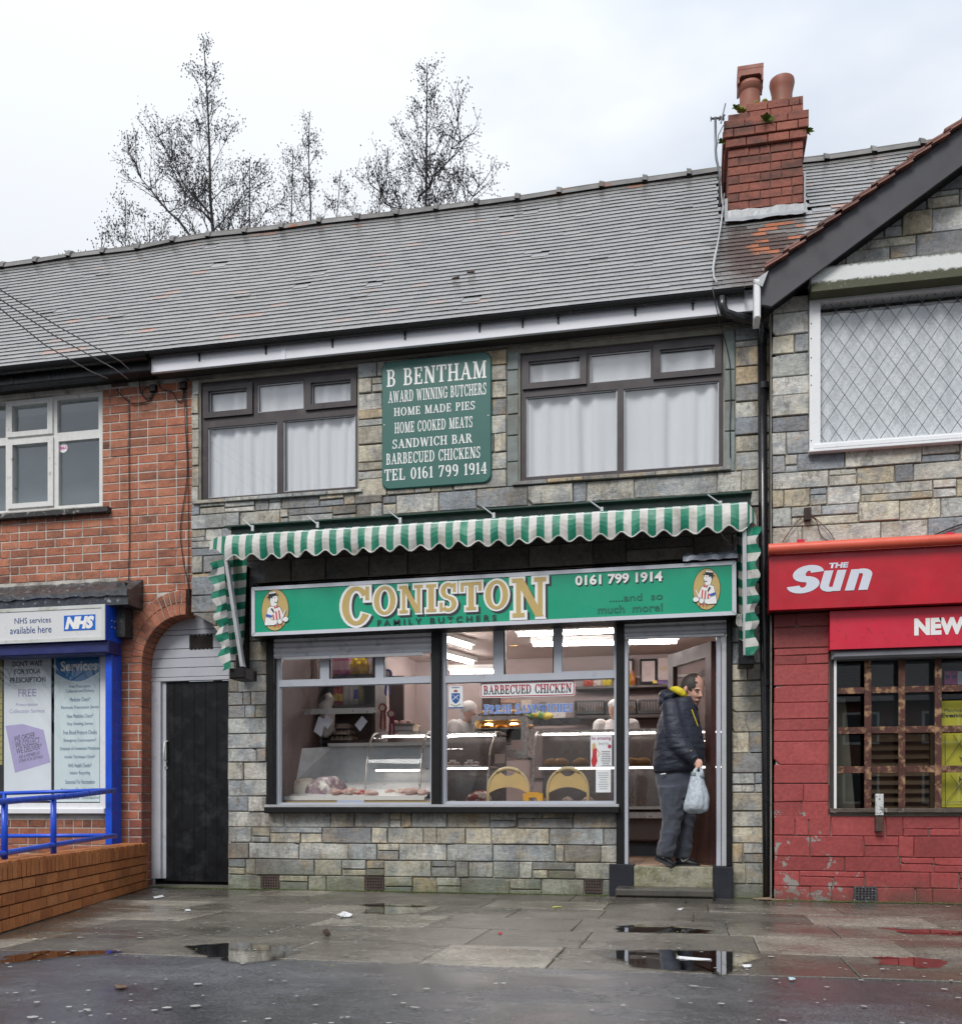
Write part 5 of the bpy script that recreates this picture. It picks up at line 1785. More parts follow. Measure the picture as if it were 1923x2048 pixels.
# corner pieces and hanging side cheeks
def cheek(side):
    """fabric cheek hanging at one end: strips one above the other, scalloped outer edge"""
    ch_=MB(); inner=MB()
    if side < 0:
        top_y,bot_y=1118,1335
        xi0,xi1=447,462            # inner edge (arm) px at top / bottom
        xo=lambda f:418+26*f+5*math.sin(f*2*math.pi*5.5)
        ii=lambda f:494-8*f
    else:
        top_y,bot_y=1056,1312
        xi0,xi1=1488,1490
        xo=lambda f:1517-6*f+5*math.sin(f*2*math.pi*5.5+1)
        ii=lambda f:1472+6*f
    n=15; sub=6
    Yc=-.40
    for mi,mt in ((0,AW_G),(1,AW_W)):
        ch_.use(mt); inner.use(mt)
        for i in range(n):
            if i % 2 != mi:continue
            for k in range(sub):
                f0=(i+k/sub)/n; f1_=(i+(k+1)/sub)/n
                def pt(f,u):
                    a=xi0+(xi1-xi0)*f; b=xo(f)
                    px_=a+(b-a)*u
                    y_=Yc+.03*math.sin(u*5+f*4)-.03*u
                    return P(px_,top_y+(bot_y-top_y)*f+(8*u*(1 if side < 0 else -.4)),y_)
                for u0,u1 in ((0,.5),(.5,1)):
                    ch_.add([pt(f0,u0),pt(f1_,u0),pt(f1_,u1),pt(f0,u1)],[(0,1,2,3)])
                if f1_ < .88:
                    def pi_(f,u):
                        a=xi0+(xi1-xi0)*f; b=ii(f)
                        return P(a+(b-a)*u,top_y+4+(bot_y-top_y)*f-6*u,-.34+.22*u+.045*math.sin(u*11+f*2))
                    for u0,u1 in ((0,.2),(.2,.4),(.4,.6),(.6,.8),(.8,1)):
                        inner.add([pi_(f0,u0),pi_(f1_,u0),pi_(f1_,u1),pi_(f0,u1)],[(0,1,2,3)])
    ch_.build('side_cheek',None,aw,smooth=True)
    inner.build('inner_fold',None,aw,smooth=True)
    a,b=P(xi0+(4 if side < 0 else 0),top_y+4,Yc-.02),P((483 if side < 0 else 1490),bot_y-2,Yc+.02)
    m=MB(); w_=.030
    m.add([a+Vector((-w_/2,0,0)),a+Vector((w_/2,0,0)),b+Vector((w_/2,0,0)),b+Vector((-w_/2,0,0)),
           a+Vector((-w_/2,.05,0)),a+Vector((w_/2,.05,0)),b+Vector((w_/2,.05,0)),b+Vector((-w_/2,.05,0))],
          [(0,3,2,1),(4,5,6,7),(0,1,5,4),(1,2,6,5),(2,3,7,6),(3,0,4,7)])
    m.build('folding_arm',ALU,aw)
    # corner gusset of the valance
    g_=MB()
    ex=xa0 if side < 0 else xa1
    tip=P(419 if side < 0 else 1512,1100 if side < 0 else 1052,-.37)
    crown=Vector((ex+(.03 if side < 0 else -.03)*0,YA+.02,zA+.008))
    q1=Vector((ex,YA-.002,zA)); q2=Vector((ex,YA-.002,zV-.0))
    n=4
    for i in range(n):
        g_.use((AW_G if i % 2 == 0 else AW_W))
        t0,t1=i/n,(i+1)/n
        e0=q1.lerp(tip+Vector((0,0,.075)),t0); e1=q1.lerp(tip+Vector((0,0,.075)),t1)
        c0=q2.lerp(tip,t0)+Vector((0,-.02*math.sin(t0*3.1),.035*math.sin(t0*3.14))); c1=q2.lerp(tip,t1)+Vector((0,-.02*math.sin(t1*3.1),.035*math.sin(t1*3.14)))
        e0 += Vector((0,-.0,.02*math.sin(t0*3.14))); e1 += Vector((0,0,.02*math.sin(t1*3.14)))
        g_.add([e0,c0,c1,e1],[(0,1,2,3)])
    g_.build('corner_gusset',None,aw,smooth=True)
    # black wall track and foot bracket
    if side < 0:
        MB().box(X(482,-.03),X(497,-.03),-.14,-.001,Z(490,1352,-.14),Z(490,1128,-.14)).build('wall_track',BLACKW,aw)
        MB().bbox(X(460,-.36),X(492,-.36),-.38,-.14,Z(476,1357,-.38),Z(476,1336,-.38),.01).build('foot_bracket',BLACKW,aw)
    else:
        MB().box(X(1476,-.03),X(1492,-.03),-.14,-.001,Z(1484,1330,-.14),Z(1484,1100,-.14)).build('wall_track',BLACKW,aw)
        MB().bbox(X(1476,-.36),X(1508,-.36),-.38,-.14,Z(1490,1330,-.38),Z(1490,1312,-.38),.01).build('foot_bracket',BLACKW,aw)
cheek(-1); cheek(1)
m=MB()
c=P(1481,1241,-.2)
for k in range(9):
    a0=k*.7
    m.tube([c+Vector((.03*math.cos(a0+t)*(1+.2*math.sin(k)),-.01*k/9,.05*math.sin(a0*.4+t)))for t in [2*math.pi*q/12 for q in range(11)]],.004,5)
tag(m.build('cord',flat('pale_cord',(.45,.44,.42),.8)),'tangle of pale cord hanging under the right end of the butcher sign','cord')
m=MB(); m.tube([P(1425,1040,-.42),P(1447,1075,-.25),P(1472,1100,-.1)],.005,5); m.build('stay',ALU,aw)

# ---- the butcher's sign, hung very slightly out of level
YS=-.24
pL,pR=P(502.5,1174.6,YS),P(1471.5,1120.9,YS)
tiltS=math.atan2(pR.z-pL.z,pR.x-pL.x)
SG=thing('butcher_sign','long green box sign with gold serif lettering between two oval butcher pictures','shop sign',loc=pL,rot=(0,-tiltS,0))
SW_=(pR-pL).length
SH=pL.z-P(504.4,1272.6,YS).z
MS=root_matrix(SG)
class _S:pass
def sput(mb,name,mat=None,smooth=False):
    """geometry written in sign coordinates: x right from the top left corner, z down negative"""
    me=mb.mesh(name,mat,smooth)
    c=recenter(me)
    o=bpy.data.objects.new(name,me); link(o,SG); o.location=c
    return o
GREENS=flat('sign_green',(.0,.33,.185),.30,var=.05,vs=2,spec=.6,dirt=(.0,.29,.16),ds=1.5,dthr=(.3,.8))
SFR=flat('sign_frame',(.58,.60,.66),.3,var=.05)
sput(MB().box(.0,SW_,.012,.235,-SH,0),'box_body',BLACKW)
fb=.032
sput(MB().plate(0,SW_,-SH,0,0,.012,[(fb,SW_-fb,-SH+fb,-fb)]),'frame',SFR)
sput(MB().box(fb,SW_-fb,.008,.0115,-SH+fb,-fb),'face',GREENS)
sput(MB().box(-.03,0,.06,.235,-SH,.04),'end_board',flat('dark_green_wood',(.008,.06,.035),.5,var=.4))
for (x_,z_)in ((0,0),(0,-SH),(SW_,0),(SW_,-SH)):
    dx=fb if x_ == 0 else -fb; dz=-fb if z_ == 0 else fb
    m=MB(); m.tube([(x_,-.0008,z_),(x_+dx,-.0008,z_+dz)],.0016,4); sput(m,'mitre',BLACKT)
def SX(px_,py_):
    """pixel -> sign coordinates"""
    q=P(px_,py_,YS+.008)
    l_=MS.inverted()@ q
    return l_.x,l_.z
GOLD=flat('sign_gold',(.52,.38,.14),.35,var=.05)
SHW=flat('sign_shadow',(.02,.028,.035),.4)
yf_=.006
# CONISTON: first and last letters larger
class PX:pass
def sserif(s,xa,xb,yt_l,yb_l,yb_r,**k):
    pass
xa,zb_l=SX(682,1243); xb,zb_r=SX(1095,1222)
_,zt_l=SX(801,1175); _,zt_r=SX(944,1163)
base_l=SX(801,1226)[1]; base_r=SX(944,1220)[1]
zt_m=(zt_l+zt_r)/2; zb_m=(base_l+base_r)/2
caps={0:1.38,7:1.38}
for (dy_,ex_,mt,ddx,ddz,nm)in ((0,.085,SHW,.019,-.019,'lettering_shadow'),(-.0025,.085,WHITE,0,0,'lettering_outline'),(-.005,.012,GOLD,0,0,'lettering')):
    o=serif('CONISTON',xa,xb,zb_m,zt_m,yf_+dy_,mt,None,name=nm,ex=ex_,dx=ddx,dz=ddz,caps=caps,track=.10,drop=.9)
    o.parent=SG
def stext(s,p0,p1,mat,y=.004,**k):
    a=SX(*p0); b=SX(*p1)
    o=text(s,min(a[0],b[0]),max(a[0],b[0]),min(a[1],b[1]),max(a[1],b[1]),y,mat,None,**k)
    o.parent=SG
    return o
stext('F A M I L Y   B U T C H E R S',(755,1240.5),(993,1242),SHW,y=-.002,bold=.02)
stext('0161 799 1914',(1152,1153.5+1.5),(1326,1165),SHW,bold=.035)
stext('0161 799 1914',(1150,1151.5),(1324,1163),WHITE,y=.002,bold=.035)
FADE=flat('faded_print',(.01,.16,.10),.35)
stext('.....and  so',(1218,1190),(1325,1199),FADE,bold=.01)
stext('much  more!',(1195,1212),(1325,1222),FADE,bold=.02)
# oval pictures of a butcher in a straw hat
BLUEB=flat('armband_blue',(.03,.12,.55),.4)
REDB=flat('apron_red',(.60,.06,.05),.4)
def oval(cx_px,cy_px,flip):
    u0=lambda x:(x-712)/14.2; v0=lambda y:(y-1000)/14.2
    def C(x,y):return SX(cx_px+u0(x)*flip,cy_px+v0(y)-(u0(x)*flip)*.052)
    def pg(pts,mat,y,nm):
        m=MB(); vs=[(C(*p)[0],y,C(*p)[1])for p in pts]
        m.add(vs,[tuple(range(len(vs)))]); return sput(m,nm,mat)
    def el(cx,cy,rx,ry,mat,y,nm,n=32):
        return pg([(cx+rx*math.cos(2*math.pi*k/n),cy+ry*math.sin(2*math.pi*k/n))for k in range(n)],mat,y,nm)
    y=.0055
    el(712,1000,396,598,BLACKT,y,'oval_rim'); el(712,1000,380,580,GOLD,y-.0005,'oval_ground')
    y -= .001
    out_=BLACKT
    def both(pts,nm,mat=WHITE,g=12):
        n=len(pts); cx=sum(p[0]for p in pts)/n; cy=sum(p[1]for p in pts)/n
        ot=[]
        for p in pts:
            d=math.hypot(p[0]-cx,p[1]-cy)or 1
            ot.append((p[0]+(p[0]-cx)/d*g,p[1]+(p[1]-cy)/d*g))
        pg(ot,out_,both.y,nm+'_line'); both.y -= .0004
        pg(pts,mat,both.y,nm); both.y -= .0004
    both.y=y
    both([(470,1440),(430,1380),(440,1210),(475,1100),(510,930),(560,905),(610,890),(760,880),(850,930),(930,1090),(940,1250),(880,1420)],'torso')
    both([(600,860),(575,770),(560,640),(600,560),(750,560),(780,640),(800,700),(775,720),(780,780),(755,850),(750,880),(610,885)],'face')
    both([(530,640),(525,560),(745,545),(750,590),(650,610),(640,670),(600,640),(570,700),(560,740),(545,700)],'hair',BLACKT,4)
    both([(535,500),(738,470),(745,530),(540,560)],'hat')
    pg([(480,625),(815,560),(815,578),(480,645)],BLACKT,both.y,'hat_brim'); both.y -= .0003
    pg([(532,540),(745,515),(750,555),(535,580)],BLACKT,both.y,'hat_band'); both.y -= .0003
    pg([(690,745),(720,775),(765,775),(805,740),(790,770),(750,795),(715,792)],BLACKT,both.y,'moustache')
    el(716,650,9,14,BLACKT,both.y,'eye',10)
    pg([(685,890),(745,915),(800,860),(803,935),(745,930),(700,960)],REDB,both.y,'bow_tie'); both.y -= .0003
    for a,b,c in ((650,1130,1260),(735,1040,1270),(820,1015,1250)):
        pg([(a-12,b),(a+24,b-8),(a+50,c),(a+14,c+10)],REDB,both.y,'apron_stripe')
    for a in (690,785,885):pg([(a,1400),(a+32,1395),(a+40,1480),(a+8,1488)],REDB,both.y,'apron_stripe')
    both.y -= .0003
    pg([(640,940),(690,1040),(680,1100),(660,1060),(590,960)],BLACKT,both.y,'seam_line')
    both([(475,1120),(500,1110),(625,1150),(615,1195),(475,1170)],'armband',BLUEB,9)
    both([(450,1200),(600,1240),(640,1290),(780,1290),(770,1390),(680,1430),(440,1425),(425,1370)],'forearm')
    both([(790,1290),(860,1260),(920,1310),(920,1370),(860,1410),(800,1370)],'hand',WHITE,9)
    both([(905,1220),(1020,1000),(1040,1005),(1000,1100),(940,1245)],'knife',WHITE,8)
    both([(930,1260),(1010,1205),(1080,1230),(1100,1290),(1060,1345),(1000,1350),(935,1310)],'fist',WHITE,9)
oval(500+712/14.2,1150+1000/14.2,1)
oval(1412.5,1178.5,-1)
# crumpled flashing strip along the top of the sign
m=MB(); n=40; vs=[]
for i in range(n+1):
    x_=-.03+(SW_+.03)*i/n
    vs += [(x_,.0,.034+rs.uniform(-.003,.003)),(x_,.02,.045+rs.uniform(-.002,.002)),(x_,.23,.075)]
m.add(vs,[(i*3+j,i*3+j+1,i*3+j+4,i*3+j+3)for i in range(n)for j in range(2)])
sput(m,'top_flashing',flat('worn_board',(.10,.09,.08),.45,var=.5,vs=10,dirt=(.40,.38,.34),ds=9,dthr=(.58,.66)))
m=MB(); n=12; vs=[]
for i in range(n+1):
    a=SW_-.42+.43*i/n
    vs += [(a,-.03,.012+rs.uniform(-.006,.006)),(a,-.02+rs.uniform(-.01,.01),.05+rs.uniform(-.006,.008)),(a,.05,.085+rs.uniform(-.01,.012))]
m.add(vs,[(i*3+j,i*3+j+1,i*3+j+4,i*3+j+3)for i in range(n)for j in range(2)])
sput(m,'lead_patch',flat('crumpled_lead',(.30,.33,.40),.35,var=.4,vs=20,bump=.6,bs=40))

# ---- shopfront: black posts and beam, grey frames, glass
MB().bbox(X(534),X(1463),-.045,.06,Z(900,1262),ZTOPF+.15,.004).build('head_beam',BLACKW,butcher)
for a,b,lo in ((534,548,1622),(863,881,1622),(1232,1248,1733),(1452,1463,1733)):
    m=MB(); m.bbox(X(a,-.03),X(b,-.03),-.05,.10,Z((a+b)/2,lo,-.05),ZTOPF+.02,.006); m.build('post',BLACKW,butcher)
MB().bbox(X(528,-.10),X(1238,-.10),-.11,.06,Z(900,1627,-.11),Z(900,1614,-.11),.008).build('shop_sill',BLACKW,butcher)
MB().box(X(534),X(1238),-.06,.06,Z(900,1614,-.11)-.001,Z(900,1609,-.06)).build('sill_strip',ALU,butcher)
SLATG=flat('shutter_slat',(.58,.59,.64),.45,metal=.1,var=.15,vs=5,bump=.2,bs=70,dirt=(.2,.2,.21),ds=9,dthr=(.55,.75))
def shutter(x0p,x1p,rows_px,Y,nm):
    for i in range(len(rows_px)-1):
        mpx=(x0p+x1p)/2
        z1,z0=Z(mpx,rows_px[i],Y),Z(mpx,rows_px[i+1],Y)
        m=MB(); x0,x1=X(x0p,Y),X(x1p,Y)
        n=5; vs=[]
        for k in range(n+1):
            f=k/n; yy_=Y-.011*math.sin(math.pi*min(1,f*1.02)); zz_=z0+(z1-z0)*f
            vs += [(x0,yy_,zz_),(x1,yy_,zz_)]
        vs += [(x0,Y+.01,z1),(x1,Y+.01,z1),(x0,Y+.01,z0),(x1,Y+.01,z0)]
        m.add(vs,[(2*k,2*k+1,2*k+3,2*k+2)for k in range(n)]+[(2*n,2*n+1,2*n+3,2*n+2),(1,0,2*n+4,2*n+5)])
        m.build(nm,SLATG,butcher)
shutter(548,864,[1262,1278,1289,1300.5,1312],-.03,'shutter_slat')
MB().box(X(566,-.04),X(846,-.04),-.055,-.02,Z(700,1316,-.04),Z(700,1309.5,-.04)-.003).build('shutter_bar',ALU,butcher)
shutter(1248,1452,[1236,1249,1261,1272],-.03,'shutter_slat')
MB().box(X(1250,-.04),X(1448,-.04),-.05,-.02,Z(1350,1276,-.04),Z(1350,1271,-.04)).build('shutter_bar',ALU,butcher)
FRG=flat('grey_window_frame',(.44,.465,.52),.42,var=.08,vs=4,dirt=(.26,.27,.30),ds=9,dthr=(.6,.8))
YG=.02
def pz(px_,py_):return Z(px_,py_,YG)
def px(p):return X(p,YG)
zmL=0
def sfwin(x0,x1,zb_,zt_,holes,panes_louvre,tag_):
    m=MB(); m.plate(px(x0),px(x1),zb_,zt_,YG,YG+.06,holes)
    f=m.build('shop_window',FRG,butcher)
    for (a,b,c,d)in holes:
        if (a,b,c,d)in panes_louvre:
            n=3
            for k in range(n):
                h=(d-c)/n
                mm=MB(); z_0=c+h*k;
                mm.add([(a+.006,YG+.045,z_0-.004),(b-.006,YG+.045,z_0-.004),(b-.006,YG+.020,z_0+h+.004),(a+.006,YG+.020,z_0+h+.004)],[(0,1,2,3)])
                mm.box(a+.006,b-.006,YG+.043,YG+.049,z_0-.006,z_0-.002)
                mm.build('louvre_blade',GLASS,f)
            for q in (a,b-.01):MB().box(q,q+.01,YG+.01,YG+.055,c,d).build('louvre_channel',BLACKW,f)
        else:
            MB().plate(a,b,c,d,YG+.014,YG+.022,[(a+.008,b-.008,c+.008,d-.008)]).build('glazing_bead',BEAD2,f)
            MB().box(a-.002,b+.002,YG+.03,YG+.034,c-.002,d+.002).build('pane',SHOPGLASS,f)
    return f
BEAD2=flat('frame_bead',(.42,.44,.48),.4)
SHOPGLASS=glass('shop_glass',(.95,.96,.96),.62,)
zb1_,zt1_=pz(700,1611),pz(700,1262)
hA=[(px(559),px(640),pz(600,1360.5),pz(600,1300)),(px(658),px(750),pz(700,1357),pz(700,1300)),(px(767),px(861),pz(815,1354.5),pz(815,1300)),
      (px(559),px(861),pz(700,1607),pz(700,1370))]
sfwin(548,865,zb1_,zt1_,hA,[hA[1]],'l')
hB=[(px(891),px(987),pz(940,1351),pz(940,1262)),(px(1007),px(1107),pz(1057,1347.5),pz(1057,1257)),(px(1123),px(1228),pz(1175,1343),pz(1175,1250)),
      (px(891),px(1229),pz(1060,1604),pz(1060,1361))]
sfwin(881,1233,pz(1060,1611),pz(1060,1246),hB,[hB[1]],'r')
# door frame and open brown door with its glass
zth=G(1340,1732,0)  # not used for height
ZTH=.262                                    # level of the shop floor
MB().bbox(X(1247,-.01),X(1256,-.01),-.03,.10,ZTH,ZTOPF,.003).build('door_jamb',FRG,butcher)
MB().bbox(X(1432,-.01),X(1441,-.01),-.03,.10,ZTH,Z(1440,1275),.003).build('door_jamb',FRG,butcher)
MB().bbox(X(1442,-.01),X(1452,-.01),-.045,.10,ZTH,Z(1440,1275),.003).build('shutter_guide',ALU,butcher)
BRN=flat('brown_door_wood',(.085,.038,.032),.4,var=.35,vs=6,bump=.2,bs=50,dirt=(.03,.015,.012),ds=5)
dth=rad(62); dw=.80
hinge=Vector((X(1431,.10),.10,ZTH+.01))
du=Vector((-math.cos(dth),math.sin(dth),0)); dn=Vector((-du.y,du.x,0))
def dbox(m,u0,u1,z0,z1,t=.045):
    vs=[]
    for (u,v,z)in ((u0,0,z0),(u1,0,z0),(u1,t,z0),(u0,t,z0),(u0,0,z1),(u1,0,z1),(u1,t,z1),(u0,t,z1)):
        vs.append(tuple(hinge+du*u+dn*v+Vector((0,0,z))))
    return m.add(vs,[(0,3,2,1),(4,5,6,7),(0,1,5,4),(1,2,6,5),(2,3,7,6),(3,0,4,7)])
dh=Z(1425,1283,.10)-ZTH-.01
m=MB(); dbox(m,0,.10,0,dh); dbox(m,dw-.10,dw,0,dh); dbox(m,.10,dw-.10,dh-.12,dh); dbox(m,.10,dw-.10,0,.62); dbox(m,.10,dw-.10,.62,.70,.05)
door=m.build('shop_door',BRN,butcher)
m=MB(); dbox(m,.10,dw-.10,.70,dh-.12,.006); m.build('pane',GLASS,door)
def dsheet(u0,u1,z0,z1,mat,nm='sticker'):
    m=MB(); vs=[tuple(hinge+du*u+dn*-.004+Vector((0,0,z)))for u,z in ((u0,z0),(u1,z0),(u1,z1),(u0,z1))]
    m.add(vs,[(0,1,2,3)]); m.build(nm,mat,door)
REDO=flat('orange_red_print',(.62,.09,.03),.5)
zr=lambda py_:Z(1415,py_,.18)-ZTH-.01
dsheet(.105,.20,zr(1411),zr(1392),REDO); dsheet(.105,.20,zr(1470),zr(1427),REDO)
dsheet(.107,.20,zr(1462),zr(1433),flat('card_print',(.55,.60,.62),.5,var=.4,vs=60))
# threshold, flanking plinths and steps
SPECK=None
def m_speck(name,base,moss):
    t=NT(name); v=t.n('TexVoronoi'); v.inputs['Scale'].default_value=120; t.l(t.coord(),v.inputs['Vector'])
    c=t.mix(t.ramp(t.noise(5,7,.7),[(.42,0),(.6,1)]),base,moss)
    c=t.mix(t.ramp(t.noise(42,6,.8),[(.54,0),(.62,.85)]),c,(.44,.43,.33))
    c=t.mix(t.ramp(t.noise(9,6,.7),[(.5,0),(.68,.7)]),c,(.03,.028,.022))
    t.set(col=c,rough=.5,spec=.5); t.bump(t.noise(50,6,.8),.9,.01); return t.mat
TH=m_speck('mossy_threshold_stone',(.30,.28,.215),(.17,.17,.08))
STEP=flat('wet_step_stone',(.085,.078,.068),.32,var=.35,vs=6,bump=.4,bs=60,dirt=(.10,.10,.05),ds=5,dthr=(.6,.75))
MB().bbox(X(1267,-.10),X(1425,-.10),-.10,.12,.01,Z(1346,1734,-.10),.008).build('threshold',TH,butcher)
PLB=flat('black_plinth',(.022,.024,.032),.5,spec=.3,var=.3,bump=.3,bs=60)
MB().bbox(X(1218,-.06),X(1267,-.10)-.002,-.095,.10,-.01,Z(1240,1729,-.09),.006).build('plinth',PLB,butcher)
MB().bbox(X(1425,-.10)+.002,X(1465,-.06),-.095,.10,-.01,Z(1446,1734,-.09),.006).build('plinth',PLB,butcher)
z_s1=Z(1330,1779.5,-.42)
MB().bbox(X(1230,-.42),X(1427,-.42),-.42,-.102,z_s1-.062,z_s1,.012).build('door_step',STEP,butcher)
MB().bbox(X(1231,-.41),X(1426,-.41),-.405,-.102,-.01,z_s1-.066,.008).build('door_step',STEP,butcher)

# ================================================================== inside the butcher's shop
WALLP=flat('pinkish_shop_wall',(.35,.28,.27),.7,var=.06,vs=1.2)
CEIL=flat('shop_ceiling',(.55,.46,.43),.8,var=.08,vs=1)
FLR=NT('terracotta_floor_tiles')
bk_=FLR.n('TexBrick'); bk_.offset=0; bk_.inputs['Scale'].default_value=1; bk_.inputs['Brick Width'].default_value=.16; bk_.inputs['Row Height'].default_value=.16; bk_.inputs['Mortar Size'].default_value=.004
bk_.inputs['Color1'].default_value=(.38,.24,.16,1); bk_.inputs['Color2'].default_value=(.44,.28,.19,1); bk_.inputs['Mortar'].default_value=(.06,.05,.04,1)
ge_=FLR.n('NewGeometry'); FLR.l(ge_.outputs['Position'],bk_.inputs['Vector']); FLR.set(col=bk_.outputs[0],rough=.3)
rx0,rx1,ry1,rz1=X(546),X(1466)+.5,4.75,2.78
room=thing('shop_interior','pink walled butcher shop interior seen through the windows and open door','room',loc=((rx0+rx1)/2,.2,ZTH))
m=MB()
m.add([(rx0,ry1,0),(rx1,ry1,0),(rx1,ry1,rz1),(rx0,ry1,rz1)],[(0,1,2,3)])
m.add([(rx0,.165,0),(rx0,ry1,0),(rx0,ry1,rz1),(rx0,.165,rz1)],[(0,1,2,3)])
m.add([(rx1,.165,0),(rx1,ry1,0),(rx1,ry1,rz1),(rx1,.165,rz1)],[(3,2,1,0)])
m.build('room_wall',WALLP,room)
MB().box(rx0+.002,rx0+.02,.166,3.1,ZTH,2.3).build('dark_wall_panel',flat('brown_wall_panel',(.17,.125,.12),.5,var=.2),room)
MB().box(rx0,rx1,.165,ry1,rz1,rz1+.05).build('ceiling',CEIL,room)
MB().box(rx0,rx1,.101,ry1,ZTH-.06,ZTH-.001).build('shop_floor',FLR.mat,room)
MB().box(X(534),X(1232),.10,.16,ZTH,ZSILL1).build('inner_wall',WALLP,room)
MB().box(rx0,rx1,.165,.19,ZTOPF-.0,rz1).build('inner_wall',WALLP,room)
m=MB(); zd_=2.47
m.box(X(985,4.7),rx1,4.70,4.745,zd_,zd_+.03); m.build('wall_trunking',emit('dummy',(0,0,0),0)if False else flat('white_trunking',(.7,.66,.64),.5),room)
TUBE=emit('fluorescent_tube',(1.0,.92,.885),36)
FIT=flat('light_fitting',(.70,.68,.66),.5)
def tube_light(pts,lab,r=.017):
    t=thing('fluorescent_light',lab,'strip light','strip lights in the butcher shop',loc=(pts[0]+pts[1])/2)
    a,b=pts
    d=(b-a).normalized(); n_=Vector((d.y,-d.x,0))*.06
    up=Vector((0,0,1))
    m=MB(); vs=[]
    for p in (a-d*.03,b+d*.03):
        for q in (n_*-1,n_):vs += [p+q+up*.03,p+q+up*.085]
    m.add(vs,[(0,1,3,2),(4,6,7,5),(0,4,5,1),(2,3,7,6),(1,5,7,3),(0,2,6,4)]); m.build('fitting',FIT,t)
    m=MB(); m.tube([a,b],r,8); m.build('tube',TUBE,t)
def CP(px_,py_,z):return G(px_,py_,z)
cz=2.69
tube_light((CP(1036,1270,cz),CP(1262,1262,cz)),'nearest strip light crossing the right shop window')
tube_light((CP(1066,1290,cz-.02),CP(1352,1284,cz-.02)),'second strip light reaching over the doorway')
tube_light((CP(862,1271,cz),CP(940,1295,cz)),'upper slanting strip light in the left pane of the right window')
tube_light((CP(862,1306,cz),CP(944,1327,cz)),'middle slanting strip light in the left pane of the right window')
tube_light((CP(901,1345,2.42),CP(1000,1344,2.42)),'lowest small strip light in the left pane of the right window')
# a fitting over the left window display
tube_light((Vector((X(600),1.2,2.66)),Vector((X(780),1.2,2.66))),'strip light over the meat display behind the left shutter')

METAL=flat('counter_steel',(.55,.52,.50),.3,metal=.5,var=.1)
WHITEE=flat('white_enamel',(.68,.67,.66),.35,var=.05)
CG=glass('counter_glass',(.94,.96,.96),.8)
GLOW=emit('counter_lamp',(1.0,.88,.82),6)
def counter(lab,x0,x1,y0,y1,ztop,pink=True,lampz=(0.30,.62)):
    """serve-over counter: plinth, deck, curved front glass, shelf, lamps"""
    t=thing('display_counter',lab,'display counter',loc=((x0+x1)/2,(y0+y1)/2,ZTH))
    H_=ztop-ZTH
    zb_=ZTH+H_*.36
    MB().box(x0,x1,y0+.18,y1,ZTH,ZTH+.14).build('kick_plinth',flat('dark_kick',(.05,.055,.07),.6),t)
    MB().bbox(x0,x1,y0+.10,y1,ZTH+.15,zb_,.02).build('base_panel',flat('brown_panel',(.13,.10,.095),.5),t)
    MB().box(x0,x1,y0+.02,y0+.12,zb_-.09,zb_-.03).build('bumper',METAL,t)
    MB().box(x0,x1,y0+.04,y1,zb_,zb_+.03).build('deck',WHITEE,t)
    MB().box(x0,x1,y1-.36,y1,ztop-.03,ztop).build('top',METAL,t)
    n=10; m=MB(); vs=[]
    for k in range(n+1):
        f=k/n; a=f*math.pi/2
        yy_=y1-.36-(y1-.36-y0-.03)*math.cos(a)** .8 if f < 1 else y1-.36
        zz_=zb_+.02+(ztop-.015-zb_-.02)*math.sin(a)
        vs += [(x0+.01,yy_,zz_),(x1-.01,yy_,zz_)]
    m.add(vs,[(2*k,2*k+1,2*k+3,2*k+2)for k in range(n)]); m.build('curved_glass',CG,t,smooth=True)
    for xs in (x0+.01,x1-.01):
        m=MB(); m.tube([(xs,vs[2*k][1],vs[2*k][2])for k in range(n+1)],.011,6); m.build('glass_edge',METAL,t,smooth=True)
    for q in (.52,):
        zq_=zb_+(ztop-zb_)*q
        MB().box(x0+.02,x1-.02,y0+.24,y1-.04,zq_,zq_+.012).build('glass_shelf',METAL,t)
        MB().tube([(x0+.05,y0+.25,zq_-.012),(x1-.05,y0+.25,zq_-.012)],.009,6).build('shelf_lamp',GLOW,t)
    MB().tube([(x0+.05,y1-.34,ztop-.045),(x1-.05,y1-.34,ztop-.045)],.009,6).build('shelf_lamp',GLOW,t)
    MB().box(x0,x1,y1-.02,y1,zb_,ztop-.04).build('back_doors',flat('dim_brown_panel',(.16,.12,.11),.25),t)
    return zb_+.03,zb_+(ztop-zb_)*.52+.012
# right counter, behind chairs and the man
cR=counter('long curved glass counter with bread behind the right chair and the doorway',X(1072,1.9),X(1466,1.9),1.55,2.35,Z(1150,1463,2.2))
cM=counter('curved glass meat counter behind the left chair',X(800,2.0),X(1000,1.9),1.25,2.25,Z(950,1466,2.1))
cL=counter('curved glass counter end standing in the left window',X(748,.9),X(858,.9),.55,1.35,Z(800,1466,1.15))

